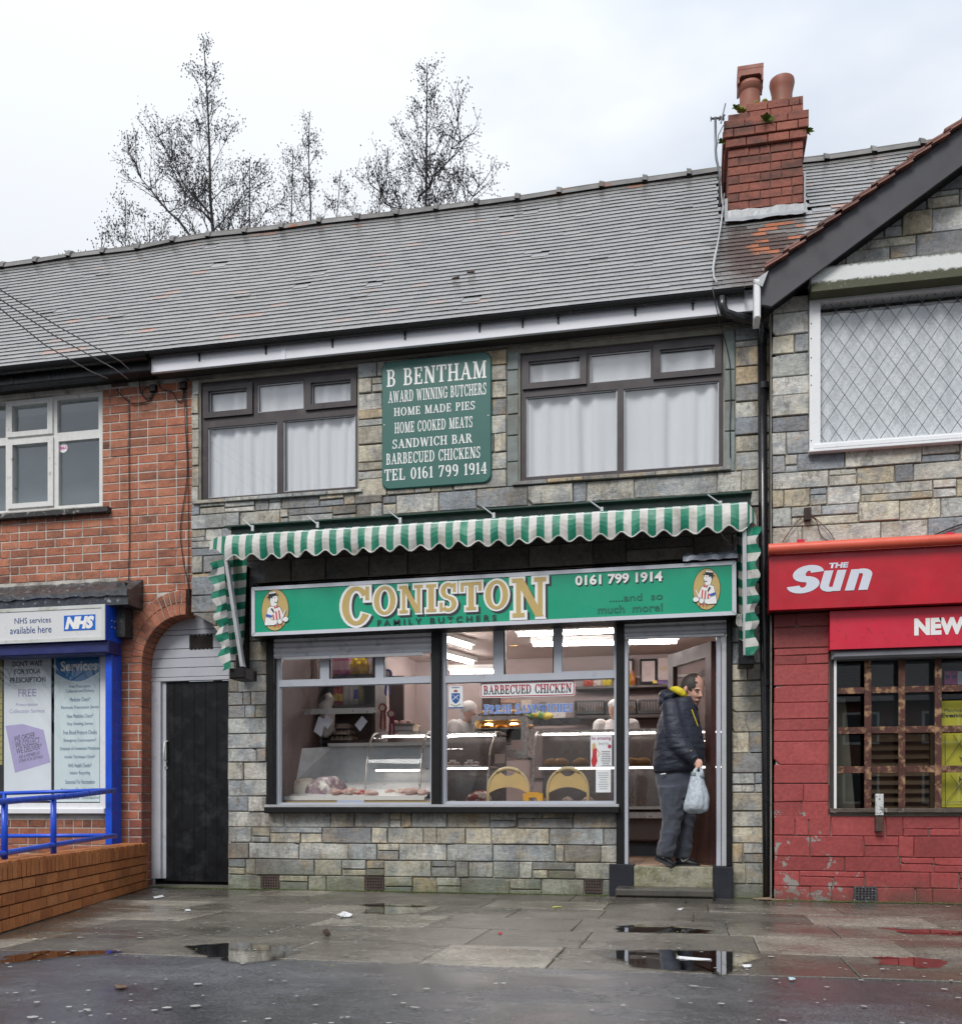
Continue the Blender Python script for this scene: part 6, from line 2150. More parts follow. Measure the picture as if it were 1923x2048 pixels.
# food
BREAD=flat('bread_crust',(.50,.27,.10),.6,var=.3,vs=9,bump=.3,bs=30)
MEATR=flat('red_meat',(.40,.07,.06),.35,var=.5,vs=14,bump=.3,bs=40,dirt=(.72,.60,.52),ds=16,dthr=(.5,.58))
PORK=flat('pale_pork',(.66,.42,.36),.4,var=.35,vs=9,bump=.3,bs=40,dirt=(.78,.70,.62),ds=10,dthr=(.5,.6))
FAT=flat('white_fat_joint',(.74,.68,.58),.45,var=.2,vs=8,bump=.4,bs=30,dirt=(.55,.20,.18),ds=5,dthr=(.55,.63))
rf_=random.Random(77)
def lump(name,lab,cat,c,r,mat,group=None,sq=.2):
    m=MB(); m.ell((0,0,0),r[0],r[1],r[2],18,11)
    o_=rf_.uniform(0,9)
    m.v=[tuple(Vector(v)*(1+sq*noise.noise(Vector(v)*(1.3/max(r))+Vector((o_,0,0)))))for v in m.v]
    o=m.build(name,mat,None,smooth=True,center=False)
    o.location=c
    return tag(o,lab,cat,group)
for k,(a,lab)in enumerate(((1102,'leftmost loaf'),(1122,'second loaf'),(1160,'loaf under the poster'),(1262,'round loaf left of the man'),(1284,'round loaf touching the man\'s back'))):
    lump('bread_loaf',lab+' on the counter shelf','bread',(X(a,1.95),1.95,cR[1]+.045),(.085,.07,.05),BREAD,'loaves in the right counter')
for a in (1082,1175,1135):
    lump('meat_joint',{1082:'small joint of meat low in the right counter, leftmost',1175:'small joint of meat low in the right counter, rightmost',1135:'small joint of meat low in the right counter, above the right chair'}[a],'meat',(X(a,1.8),1.8,cR[0]+.05),(.07,.06,.05),PORK,'meat low in the right counter')
m=MB()
for k in range(10):m.box(X(1245+k*5,1.8),X(1249+k*5,1.8),1.76,1.84,cR[0],cR[0]+rf_.uniform(.04,.10))
tag(m.build('packed_goods',flat('packed_meat',(.35,.25,.20),.4,var=.5,vs=30)),'row of small packed goods low in the counter by the doorway','packs',kind='stuff')
lump('beef_joint','large marbled beef joint behind the left chair','meat',(X(958,1.5),1.5,cM[0]+.08),(.13,.10,.09),MEATR)
for k,a in enumerate((912,926)):
    lump('meat_tray','tray of sliced meat in the middle counter, %s' % ('left' if k == 0 else 'right'),'meat',(X(a,1.5),1.5,cM[0]+.02),(.06,.1,.02),MEATR)
for k,(q,z_)in enumerate(((X(880,1.7),0),(X(905,1.7),1))):
    MB().box(q,q+.10,1.45,1.8,cM[1]+.001,cM[1]+.03).build('x',MEATR)if False else None
m=MB(); m.box(X(905,1.6),X(948,1.6),1.58,1.6,cM[0],cM[0]+.05); tag(m.build('plastic_garnish',flat('garnish_green',(.03,.22,.08),.6,var=.5,vs=60)),'strip of green plastic garnish in the middle counter','garnish')

# white refrigerated display right behind the left window
x0,x1=X(566,.45),X(857,.35)
zd0=Z(700,1590,.25)
wd_=thing('window_display','white refrigerated meat display filling the left window','display',loc=((x0+x1)/2,.5,ZTH))
MB().bbox(x0,x1,.24,.95,ZTH,zd0-.035,.01).build('cabinet',WHITEE,wd_)
m=MB(); m.add([(x0+.02,.22,zd0-.03),(x1,.22,zd0-.03),(x1-.05,.95,zd0+.14),(x0+.22,.95,zd0+.14)],[(0,1,2,3)])
m.box(x0,x1,.20,.22,zd0-.05,zd0-.012); m.build('deck',WHITEE,wd_)
m=MB(); m.add([(x0+.22,.95,zd0+.14),(x1-.05,.95,zd0+.14),(x1-.08,1.0,zd0+.50),(x0+.30,1.0,zd0+.50)],[(0,1,2,3)])
m.add([(x0+.02,.22,zd0-.03),(x0+.22,.95,zd0+.14),(x0+.30,1.0,zd0+.50),(x0+.05,.5,zd0+.45)],[(0,1,2,3)])
m.build('back_panel',flat('enamel_back',(.55,.58,.60),.3),wd_)
MB().box(x0+.27,x1-.06,.93,1.0,zd0+.50,zd0+.53).build('top_rail',WHITEE,wd_)
MB().box(X(557,.15),X(861,.15),.13,.20,Z(700,1606,.15),Z(700,1602,.15)).build('wood_strip',flat('yellow_wood',(.42,.30,.13),.6),wd_)
MB().box(X(676,.15),X(730,.15),.12,.13,Z(700,1606,.13),Z(700,1600.5,.13)).build('label_strip',flat('label_lilac',(.55,.58,.75),.5),wd_)
zq=lambda p,y:Z(660,p,y)
lump('gammon_joint','huge white fatted side of meat at the left of the window display','meat',(X(612,.6),.6,Z(612,1581,.6)),(.15,.2,.13),FAT,sq=.35)
lump('meat_joint','big blue-veined joint of meat beside the fatted side','meat',(X(651,.55),.55,Z(651,1578,.55)),(.17,.18,.12),flat('veined_meat',(.42,.30,.34),.4,var=.5,vs=10,dirt=(.72,.66,.60),ds=9,dthr=(.5,.6),bump=.4,bs=30),sq=.35)
lump('meat_joint','dark red joint of meat at the left end of the window display','meat',(X(584,.75),.75,Z(584,1570,.75)),(.10,.1,.16),flat('dark_beef',(.20,.05,.06),.35,var=.4,vs=8),sq=.3)
for k,(a,b,nm,mt)in enumerate(((676,1584,'first pink pork cut',PORK),(700,1583,'second pink pork cut',PORK),(722,1586,'third red pork cut',MEATR),(745,1586,'pale cut left of the glass bar',PORK),(775,1584,'chopped cut right of the glass bar',PORK),(800,1583,'pale cut near the middle post',FAT),(826,1582,'chicken piece by the middle post',PORK),(848,1584,'last pink piece by the middle post',PORK))):
    lump('meat_cut',nm+' in the left window display','meat',(X(a,.42),.42+rf_.uniform(-.05,.1),Z(a,b,.42)),(.065,.08,.032),mt,sq=.5)

rq=random.Random(41)
for k in range(9):                            # trays of cut meat, two tiers of the middle counter and one of the left
    lv=k % 3
    if lv == 2:cx_,cy_,cz_=X(762+(k // 3)*34,.85),.85,cL[0]
    else:cx_,cy_,cz_=X(876+(k // 3)*34,1.55),1.55,(cM[0]if lv == 0 else cM[1])
    t=thing('meat_tray','%s tray of cut meat on the %s' % (('left','middle','right')[k // 3],('floor of the middle counter','shelf of the middle counter','floor of the left window counter')[lv]),'meat',loc=(cx_,cy_,cz_))
    MB().box(cx_-.07,cx_+.07,cy_-.12,cy_+.12,cz_+.001,cz_+.014).build('tray',WHITEE,t)
    m=MB()
    for j in range(7):m.ell((cx_+rq.uniform(-.05,.05),cy_+rq.uniform(-.09,.09),cz_+.03),rq.uniform(.02,.04),rq.uniform(.02,.05),rq.uniform(.012,.025),8,5)
    tag(m.build('pieces',(MEATR,PORK,FAT)[k % 3 if lv != 2 else 1],t,smooth=True),kind='stuff')
    m=MB(); m.add([(cx_-.03,cy_-.11,cz_+.02),(cx_+.03,cy_-.11,cz_+.02),(cx_+.03,cy_-.10,cz_+.065),(cx_-.03,cy_-.10,cz_+.065)],[(0,1,2,3)]); m.build('price_ticket',flat('price_card',((.8,.8,.76)),.5),t)
# shelf rail with hanging price tickets
ry_=.62
rail=MB(); rail.box(X(590,ry_),X(752,ry_),ry_,ry_+.02,Z(670,1428,ry_),Z(670,1417,ry_))
rl=tag(rail.build('hook_rail',METAL),'steel rail with hooks hanging across the left window','rail')
PAPW=flat('white_ticket',(.66,.66,.74),.6)
for k,(pts,lab)in enumerate((([(637,1433),(652,1440),(642,1474),(627,1463)],'leftmost white paper ticket hanging from the hook rail'),([(652,1428),(666,1441),(655,1459),(645,1447)],'second white paper ticket hanging from the hook rail'),([(724,1432),(735,1443),(720,1463),(709,1450)],'right white paper ticket hanging alone on the hook rail'))):
    m=MB(); y_=ry_-.02-k*.012
    q=[P(a,b,y_+.01*(i % 2))for i,(a,b)in enumerate(pts)]
    m.add(q,[(3,2,1,0)]); tag(m.build('paper_ticket',PAPW),lab,'ticket')
# back shelving with bottles, egg trays, bag, rosettes
sy=1.22
shx0,shx1=X(640,sy),X(752,sy)
sh=thing('wall_shelf','dark shelf unit with sauces and eggs behind the left window','shelf',loc=((shx0+shx1)/2,sy,ZTH))
DW=flat('dark_wood',(.06,.042,.038),.5,var=.3)
z1s,z2s,z3s=Z(700,1412,sy),Z(700,1482,sy),Z(700,1352,sy)
for z_ in (z1s,z2s,z3s):MB().box(shx0,shx1,sy-.12,sy+.25,z_-.03,z_).build('shelf_board',DW,sh)
MB().box(shx0,shx0+.03,sy-.12,sy+.25,ZTH,z3s+.4).build('upright',DW,sh)
MB().box(shx1,shx1+.03,sy-.12,sy+.25,ZTH,z3s+.4).build('upright',DW,sh)
MB().box(shx0,shx1,sy+.25,sy+.27,ZTH,z3s+.4).build('back_board',flat('brown_back',(.15,.105,.10),.6),sh)
def bottle(px_,z_,h,r,col,lab,cap=(.7,.1,.05),y=None,nm='sauce_bottle',band=None,grp=None):
    y=sy-.02 if y is None else y
    x_=X(px_,y)
    t=thing(nm,lab,'bottle',grp,loc=(x_,y,z_))
    m=MB(); m.lathe([(0,0),(r,0),(r,h*.62),(r*.8,h*.74),(r*.38,h*.84),(r*.36,h*.9),(0,h*.9)],(x_,y,z_),12)
    m.build('body',flat('bottle_%s' % '_'.join('%02d' % int(c*99)for c in col),col,.3),t,smooth=True)
    m=MB(); m.lathe([(0,0),(r*.45,0),(r*.42,h*.12),(0,h*.12)],(x_,y,z_+h*.89),10)
    m.build('cap',flat('cap_%s' % '_'.join('%02d' % int(c*99)for c in cap),cap,.4),t)
    if band:
        m=MB(); m.lathe([(r*1.02,h*.2),(r*1.02,h*.5)],(x_,y,z_),12); m.build('label_band',flat('band_%s' % '_'.join('%02d' % int(c*99)for c in band),band,.5),t)
    return t
for a,col,lab,bnd,h in ((672,(.50,.04,.03),'red sauce bottle leftmost on the middle shelf',(.75,.5,.05),.24),(681,(.50,.04,.03),'red sauce bottle second on the middle shelf',(.75,.5,.05),.24),(692,(.62,.60,.58),'white squeezy bottle right of the red ones',None,.27),(703,(.68,.67,.64),'tall white bottle in the middle of the shelf',None,.32),(714,(.68,.67,.64),'tall white bottle with blue label',(.05,.06,.4),.32),(722,(.30,.28,.10),'olive bottle at the right of the middle shelf',None,.26)):
    bottle(a,z1s,h,.035,col,lab,band=bnd,cap=(.6,.58,.55))
for k,a in enumerate((668,674,680,686,692,697)):
    bottle(a,z3s,.30,.036,(.78,.22,.42),['first','second','third','fourth','fifth','sixth'][k]+' pink bottle from the left on the upper shelf',cap=(.7,.68,.66),band=(.8,.55,.65))
for k,a in enumerate((704,711,719,726,732)):
    bottle(a,z3s,.18+.05*(k % 2),.03,(.72,.50,.04),['first','second','third','fourth','fifth'][k]+' yellow bottle from the left on the upper shelf',cap=(.72,.5,.04))
EGG=flat('egg_tray_card',(.55,.42,.32),.8,var=.2)
for k in range(3):
    m=MB(); w0_,y_=X(668,sy-.1),sy-.1
    ex0,ex1=X(660+k*6,y_),X(705-k*5,y_)
    z_=z2s+k*.062; n=5; vs=[]
    for j in range(2*n+1):
        x_=ex0+(ex1-ex0)*j/(2*n); zz2=z_+(.045 if j % 2 else .012)
        vs += [(x_,y_,zz2),(x_,y_+.2,zz2),(x_,y_,z_-.002)]
    m.add(vs,[(3*j,3*j+3,3*j+4,3*j+1)for j in range(2*n)]+[(3*j+2,3*j+5,3*j+3,3*j)for j in range(2*n)])
    tag(m.build('egg_tray',EGG),['lowest','middle','topmost'][k]+' cardboard egg tray of the stack on the lower shelf','egg tray')
m=MB(); y_=1.0; pts=[(655,1388,.03),(660,1398,.045),(650,1412,.07),(655,1430,.075),(652,1450,.085),(655,1468,.09),(658,1472,.03)]
m.tube([P(a,b,y_)for a,b,r in pts],[r for a,b,r in pts],10); tag(m.build('plastic_bag',flat('clear_plastic_bag',(.50,.47,.45),.3,var=.3,vs=14,bump=.6,bs=20),smooth=True),'pale plastic bag hanging by its knot in the left window','bag')
def rosette(px_,py_,y_,col,lab,r=.05):
    t=thing('rosette',lab,'rosette',loc=P(px_,py_,y_)); c=P(px_,py_,y_)
    m=MB(); n=24; vs=[(c.x,y_-.01,c.z)]
    for k in range(n):a=2*math.pi*k/n; rr=r*(1 if k % 2 else .9); vs.append((c.x+rr*math.cos(a),y_-.006*(k % 2),c.z+rr*math.sin(a)))
    m.add(vs,[(0,1+k,1+(k+1)% n)for k in range(n)]); m.build('frill',flat('ribbon_%d' % int(col[2]*99),col,.5),t)
    m=MB(); m.add([(c.x+r*.55*math.cos(2*math.pi*k/14),y_-.014,c.z+r*.55*math.sin(2*math.pi*k/14))for k in range(14)],[tuple(range(14))]); m.build('centre',flat('rosette_cream',(.62,.50,.42),.5),t)
    m=MB(); m.add([(c.x-.02,y_,c.z),(c.x+.0,y_,c.z),(c.x-.01,y_,c.z-.22),(c.x-.035,y_,c.z-.2)],[(0,1,2,3)]); m.add([(c.x+.005,y_-.002,c.z),(c.x+.025,y_-.002,c.z),(c.x+.035,y_-.002,c.z-.2),(c.x+.015,y_-.002,c.z-.22)],[(0,1,2,3)])
    m.build('ribbon',flat('ribbon_%d' % int(col[2]*99),col,.5),t)
rosette(765,1416,.9,(.30,.03,.05),'maroon prize rosette hanging in the left window')
rosette(783,1428,.93,(.22,.02,.06),'darker small maroon rosette right of the larger one')
rosette(775,1348,.9,(.03,.06,.35),'blue prize rosette high in the left window')
fr2=thing('menu_frame','light wood framed menu board leaning in the left window','framed board',loc=P(602,1480,1.0))
x0,x1,z0,z1=Rm(590,1428,614,1524,1.0)
m=MB(); m.plate(x0,x1,z0,z1,.98,1.0,[(x0+.02,x1-.02,z0+.03,z1-.04)]); m.build('frame',flat('pine_wood',(.42,.25,.09),.5,var=.2),fr2)
MB().box(x0+.02,x1-.02,.995,1.0,z0+.03,z1-.04).build('board',flat('chalky_board',(.26,.24,.24),.6,var=.5,vs=24),fr2)
# dark doorway in the side of the room
MB().box(X(778,3.2),X(806,3.2),3.2,3.25,ZTH,Z(790,1352,3.2)).build('dark_doorway',flat('dark_opening',(.045,.03,.028),.9),room)
MB().box(X(1205-240,4.6),X(1000,4.6),4.55,4.6,Z(980,1430,4.6),Z(980,1385,4.6)).build('dark_panel',flat('dark_opening',(.045,.03,.028),.9),room)

# pie warmer
wy_=2.55
wmr=thing('pie_warmer','steel hot food cabinet with pies and small lamps behind the left counter','pie warmer',loc=P(1000,1500,wy_))
x0,x1=X(943,wy_),X(1052,wy_); z0,z1=Z(1000,1517,wy_),Z(1000,1432,wy_)
MB().plate(x0,x1,z0,z1,wy_,wy_+.03,[(x0+.04,x1-.06,z0+.15,z1-.05)]).build('front_frame',METAL,wmr)
MB().box(x0,x1,wy_+.45,wy_+.48,z0,z1).build('back',flat('warmer_back',(.16,.11,.08),.5),wmr)
m=MB(); m.box(x0,x1,wy_+.03,wy_+.48,z1-.02,z1); m.box(x0,x1,wy_+.03,wy_+.48,z0,z0+.02); m.box(x0,x0+.02,wy_+.03,wy_+.45,z0,z1); m.box(x1-.02,x1,wy_+.03,wy_+.45,z0,z1); m.build('casing',METAL,wmr)
for k in range(3):
    z_=z0+.17+k*.17; MB().box(x0+.03,x1-.05,wy_+.06,wy_+.44,z_,z_+.01).build('wire_shelf',METAL,wmr)
    if k > 0:
        for j in range(4):lump('pie','%s pie on the %s shelf of the hot cabinet' % (['first','second','third','fourth'][j],['','middle','upper'][k]),'pie',(x0+.14+j*.16,wy_+.2,z_+.035),(.07,.06,.03),flat('golden_pastry',(.55,.28,.07),.5,var=.4,vs=20))
for q in (.25,.72):MB().ell((x0+(x1-x0)*q,wy_+.2,z1-.08),.05,.05,.018,12,6).build('heat_lamp',emit('amber_lamp',(1.0,.55,.15),22),wmr)
m=MB(); a,b,c,d=Rm(1022,1480,1045,1500,wy_-.01); m.box(a,b,wy_-.012,wy_-.008,c,d); tag(m.build('note',flat('pink_note',(.62,.48,.44),.6)),'handwritten pink note stuck on the pie warmer','note')
m=MB(); a,b,c,d=Rm(989,1508,1009,1527,1.2); m.box(a,b,1.2,1.204,c,d); tag(m.build('note',flat('pink_note',(.62,.48,.44),.6)),'handwritten pink note stuck on the curved counter glass','note')

VEGG=flat('green_pepper',(.10,.22,.03),.35,var=.3); VEGY=flat('yellow_pepper',(.55,.42,.04),.35,var=.3)
for k,(a,b)in enumerate(((1062,1433),(1072,1430),(1083,1433),(1094,1434))):
    lump('pepper','%s pepper heaped behind the pie warmer' % ['leftmost green','yellow','second green','rightmost yellow'][k],'vegetable',P(a,b,3.2),(.07,.07,.06),(VEGG,VEGY)[k % 2])
m=MB(); a,b,c,d=Rm(1056,1437,1160,1449,3.2); m.box(a,b,3.15,3.4,c,d); tag(m.build('salad_tray',flat('black_tray',(.03,.03,.035),.3)),'long black salad tray under the peppers','tray')
for k,(q,lab,col)in enumerate((((990,1399,1033,1405),'small pale price strip on the back wall left of the crates',(.5,.3,.22)),((1042,1400,1062,1417),'cream round cornered notice on the back wall',(.62,.52,.42)),((1078,1404,1092,1416),'small dark framed notice on the back wall',(.2,.16,.16)),((1100,1424,1130,1436),'white paper sheet behind the salad tray',(.7,.66,.64)),((622,1300,634,1356),'narrow pale strip hanging high in the left window',(.6,.5,.45)),((1400,1340,1424,1352),'small white sticker high on the open door glass',(.55,.55,.56)))):
    yq_=4.6 if 900 < q[0]< 1099 else 3.3 if q[0]< 1200 and q[0]> 900 else .9 if q[0]< 900 else .42
    m=MB(); a,b,c,d=Rm(*q,yq_); m.box(a,b,yq_,yq_+.006,c,d); tag(m.build('notice',flat('notice_%d' % k,col,.6,var=.35,vs=30)),lab,'notice')
sc_=thing('weighing_scale','white weighing scale standing on top of the left counter end','scale',loc=P(808,1455,1.15))
x0,x1,z0,z1=Rm(785,1440,828,1463,1.15)
MB().bbox(x0,x1,1.1,1.3,z0,z0+(z1-z0)*.5,.01).build('body',WHITEE,sc_)
MB().box(x0-.02,x1+.02,1.08,1.32,z0+(z1-z0)*.55,z0+(z1-z0)*.62).build('pan',METAL,sc_)
for k in range(3):MB().ell((x0+(x1-x0)*(.2+.3*k),1.12,z1-.03),.03,.03,.025,10,6).build('label_roll',flat('roll_paper',(.7,.45,.42),.6),sc_)
# back wall: shelf with jars, framed certificates, bread crates
by=4.45
sz_=Z(1240,1371,by)
MB().box(X(1148,by),X(1345,by),by,ry1,sz_-.03,sz_).build('back_shelf',DW,room)
for k,(a,col,cp)in enumerate(((1173,(.45,.08,.05),(.6,.1,.08)),(1182,(.45,.08,.05),(.6,.1,.08)),(1191,(.62,.52,.48),(.6,.5,.45)),(1200,(.62,.52,.48),(.6,.5,.45)),(1209,(.70,.55,.05),(.7,.55,.05)),(1218,(.70,.55,.05),(.7,.55,.05)),(1256,(.55,.40,.05),(.3,.08,.04)),(1266,(.40,.14,.05),(.3,.08,.04)))):
    bottle(a,sz_,.20,.043,col,['leftmost red','second red','first pale','second pale','first yellow','second yellow','golden','brown'][k]+' jar on the high back shelf',cap=cp,y=by+.1,nm='jar')
def cert(px4,lab,dark=True,gold=False):
    t=thing('certificate',lab,'certificate',loc=P(px4[0],px4[3],by+.2))
    x0,x1,z0,z1=Rm(*px4,by+.2)
    if dark:MB().plate(x0,x1,z0,z1,by+.18,by+.2,[(x0+.025,x1-.025,z0+.03,z1-.03)]).build('frame',BLACKW,t)
    MB().box(x0+.002,x1-.002,by+.195,by+.199,z0+.002,z1-.002).build('sheet',flat('certificate_paper',(.62,.50,.48),.5,var=.1,vs=10),t)
    m=MB(); clutter_lines(m,x0+.06,x1-.06,z0+.1,z1-.1,9,by+.193,random.Random(int(px4[0]))); m.build('print',flat('cert_print',(.38,.28,.27),.6),t)
    return t
cert((1236,1318,1267,1368),'black framed certificate left of the door post gap')
cert((1279,1318,1313,1368),'black framed certificate over the back shelf in the doorway')
cc=cert((1315,1316,1338,1360),'unframed gold award sheet right of the framed certificate',dark=False)
tl('GOLD',1318,1333,1337,1341,GOLD,cc,by+.19,bold=.03)
m=MB(); a,b,c,d=Rm(1305,1361,1313,1367,by); m.box(a,b,by-.0,by+.01,c,d); tag(m.build('shelf_label',flat('label_yellow',(.75,.5,.03),.5)),'small yellow label on the back shelf edge','label')
m=MB(); a,b,c,d=Rm(1313,1361,1337,1367,by); m.box(a,b,by-.0,by+.01,c,d); tag(m.build('shelf_label',flat('label_purple',(.10,.04,.22),.5)),'purple label on the back shelf edge','label')
CRT=flat('black_crate',(.018,.017,.018),.45)
def crate(p0,p1,p2,p3,lab):
    t=thing('bread_crate',lab,'crate','black bread crates on the back wall',loc=P(p0,p3,by))
    x0,x1,z0,z1=Rm(p0,p1,p2,p3,by)
    hl=[]; n=11; w=(x1-x0)
    for k in range(n):hl.append((x0+w*(k+.35)/n,x0+w*(k+.85)/n,z0+(z1-z0)*.22,z0+(z1-z0)*.86))
    MB().plate(x0,x1,z0,z1,by,by+.012,hl).build('slotted_front',CRT,t)
    MB().box(x0,x1,by+.012,by+.28,z0,z0+.015).build('bottom',CRT,t)
    m=MB(); m.box(x0,x0+.012,by+.012,by+.28,z0,z1); m.box(x1-.012,x1,by+.012,by+.28,z0,z1); m.build('side',CRT,t)
    return (x0+x1)/2,z0
for q in ((1148,1401,1207,1428,'left black bread crate with rolls in the right window'),(1211,1400,1271,1428,'middle black bread crate behind the capped butcher'),(1275,1399,1340,1427,'right empty black bread crate in the doorway')):
    xc,z0=crate(*q)
    if q[0]< 1270:
        for j in (-.12,.13):lump('bread_roll','bread roll at the %s of the %s crate' % ('left' if j < 0 else 'right','left' if q[0]< 1200 else 'middle'),'bread',(xc+j,by-.0+.1,z0+.06),(.05,.05,.05),BREAD)
z_=Z(1240,1430,by); MB().box(X(1148,by),X(1345,by),by-.02,ry1,z_-.04,z_-.0).build('crate_shelf',DW,room)
MB().box(X(1060,4.7),X(1340,4.7),4.69,4.74,ZTH+.9,Z(1200,1455,4.7)).build('dark_tiles',flat('dark_back_counter',(.16,.12,.115),.4),room)

# stuck on the glass
yg_=YG+.024
def onglass(px4,mat,name,lab,cat,yy_=None):
    yy_=yg_ if yy_ is None else yy_
    x0,x1,z0,z1=Rm(*px4,yy_)
    t=thing(name,lab,cat,loc=((x0+x1)/2,yy_,(z0+z1)/2))
    MB().box(x0,x1,yy_,yy_+.002,z0,z1).build('sheet',mat,t)
    return t
PAPER=flat('white_poster',(.74,.75,.77),.5,var=.04)
CRIM=flat('crimson_print',(.42,.01,.03),.45)
t=thing('window_sign','white window sign with red border reading barbecued chicken','window sign',loc=P(1055,1378,yg_))
def rr_poly(x0,x1,z0,z1,r):
    o=[]
    for cx_,cz_,a0 in ((x1-r,z0+r,-90),(x1-r,z1-r,0),(x0+r,z1-r,90),(x0+r,z0+r,180)):
        for k in range(5):a=rad(a0+22.5*k); o.append((cx_+r*math.cos(a),cz_+r*math.sin(a)))
    return o
x0,x1,z0,z1=Rm(960,1362.5,1149.5,1394,yg_)
slp=-math.tan(rad(.0))
MB().poly(rr_poly(x0,x1,z0,z1,.02),yg_-.001,yg_+.002).build('sheet',PAPER,t)
MB().poly(rr_poly(x0+.006,x1-.006,z0+.006,z1-.006,.018),yg_-.002,yg_-.0015).build('border',CRIM,t)
MB().poly(rr_poly(x0+.014,x1-.014,z0+.014,z1-.014,.013),yg_-.003,yg_-.0025).build('panel',PAPER,t)
zm_=(z0+z1)/2
serif('BARBECUED CHICKEN',x0+.03,x1-.03,z0+.030,z1-.030,yg_-.004,BLACKT,t,ex=.012,track=.04)
# upper half of each letter is red: same letters again, cut at half height
def serif_cut(s,x0,x1,z0,z1,Y,mat,parent,zcut,**k):
    o=serif(s,x0,x1,z0,z1,Y,mat,parent,**k)
    bm=bmesh.new(); bm.from_mesh(o.data)
    bmesh.ops.bisect_plane(bm,geom=bm.verts[:]+bm.edges[:]+bm.faces[:],plane_co=(0,0,zcut-o.location.z),plane_no=(0,0,-1),clear_outer=True)
    bm.to_mesh(o.data); bm.free(); return o
serif_cut('BARBECUED CHICKEN',x0+.03,x1-.03,z0+.030,z1-.030,yg_-.0055,CRIM,t,zm_,ex=.013,track=.04)
t=thing('window_lettering','blue outlined window lettering reading fresh sandwiches','lettering',loc=P(1055,1417,yg_))
x0,x1,z0,z1=Rm(968,1409.5,1145,1425.5,yg_)
serif('FRESH SANDWICHES',x0,x1,z0,z1,yg_,PAPER,t,name='lettering_outline',ex=.055,caps={0:1.15,6:1.15},track=.1)
serif('FRESH SANDWICHES',x0,x1,z0,z1,yg_-.0015,flat('sky_blue_print',(.04,.20,.62),.45),t,ex=.018,caps={0:1.15,6:1.15},track=.1)
t=onglass((897,1372,925,1417,),PAPER,'crest_sticker','white sticker with a blue shield crest at the left of the right window','sticker')
x0,x1,z0,z1=Rm(897,1372,925,1417,yg_)
MB().box(x0,x1,yg_-.001,yg_,z0,z0+.012).build('footer',flat('crest_blue',(.02,.10,.32),.5),t)
w_=x1-x0; cx_=(x0+x1)/2; cz_=z0+(z1-z0)*.45
def flatpoly(pts,y,mat,nm,par):
    m=MB(); m.add([(a,y,b)for a,b in pts],[tuple(range(len(pts)))]); return m.build(nm,mat,par)
flatpoly([(cx_-w_*.3,cz_+.045),(cx_-w_*.3,cz_),(cx_-w_*.2,cz_-.03),(cx_,cz_-.05),(cx_+w_*.2,cz_-.03),(cx_+w_*.3,cz_),(cx_+w_*.3,cz_+.045)],yg_-.0015,MATS['crest_blue'],'shield',t)
for s_ in (-1,1):flatpoly([(cx_-.025*s_-.004,cz_-.01),(cx_-.025*s_+.004,cz_-.012),(cx_+.025*s_+.004,cz_+.028),(cx_+.025*s_-.004,cz_+.03)],yg_-.002-.0003*s_,PAPER,'cleaver',t)
flatpoly([(cx_-.02,cz_+.055),(cx_+.02,cz_+.055),(cx_+.012,cz_+.075),(cx_-.012,cz_+.075)],yg_-.0015,flat('crest_rust',(.35,.08,.04),.5),'beast',t)
flatpoly([(cx_-w_*.38,cz_-.055),(cx_,cz_-.075),(cx_+w_*.38,cz_-.055),(cx_+w_*.38,cz_-.047),(cx_,cz_-.066),(cx_-w_*.38,cz_-.047)],yg_-.0015,flat('crest_green',(.30,.38,.16),.5),'scroll',t)
m=MB(); clutter_lines(m,x0+.01,x1-.01,z1-.022,z1-.008,1,yg_-.0015,random.Random(3),h=.6); m.build('print',NAVYT,t)
t=onglass((1180.5,1470.5,1223,1536),PAPER,'slimming_poster','white poster of a woman in a red dress on the shop window','poster')
q=yg_-.0012
tl('be amazing',1182.5,1473,1221,1481.5,flat('magenta_print',(.30,.02,.16),.5),t,q,bold=.01)
tl('Slimming World',1196,1484,1216,1492,flat('grey_print',(.3,.35,.35),.5),t,q)
pp=lambda a,b:(X(850+a/4.554,q),Z(850+a/4.554,1230+b/4.554,q))
flatpoly([pp(*v)for v in ((1520,1380),(1510,1330),(1520,1290),(1525,1215),(1562,1215),(1560,1290),(1568,1330),(1545,1385))],q,flat('dress_red',(.48,.03,.04),.5),'dress',t)
flatpoly([pp(*v)for v in ((1518,1240),(1520,1180),(1535,1163),(1550,1175),(1555,1210),(1540,1215))],q-.0003,flat('blonde_print',(.55,.38,.18),.5),'hair_print',t)
flatpoly([pp(*v)for v in ((1560,1215),(1598,1265),(1570,1300),(1566,1290),(1588,1265),(1556,1228))],q,flat('skin_print',(.62,.40,.30),.5),'arm_print',t)
flatpoly([(pp(1678,1198)[0]+.016*math.cos(k*.5236),pp(1678,1198)[1]+.018*math.sin(k*.5236))for k in range(12)],q,flat('badge_pink',(.45,.04,.12),.5),'badge',t)
m=MB(); a,b=pp(1600,1380),pp(1690,1235); clutter_lines(m,a[0],b[0],a[1],b[1],9,q,random.Random(5)); m.build('print',INK,t)
t=onglass((1191,1538,1221,1585),PAPER,'price_notice','smaller white notice below the slimming poster','notice')
m=MB(); x0,x1,z0,z1=Rm(1195,1544,1217,1580,q); clutter_lines(m,x0,x1,z0,z1,8,q,random.Random(6)); m.build('print',flat('grey_print',(.3,.35,.35),.5),t)

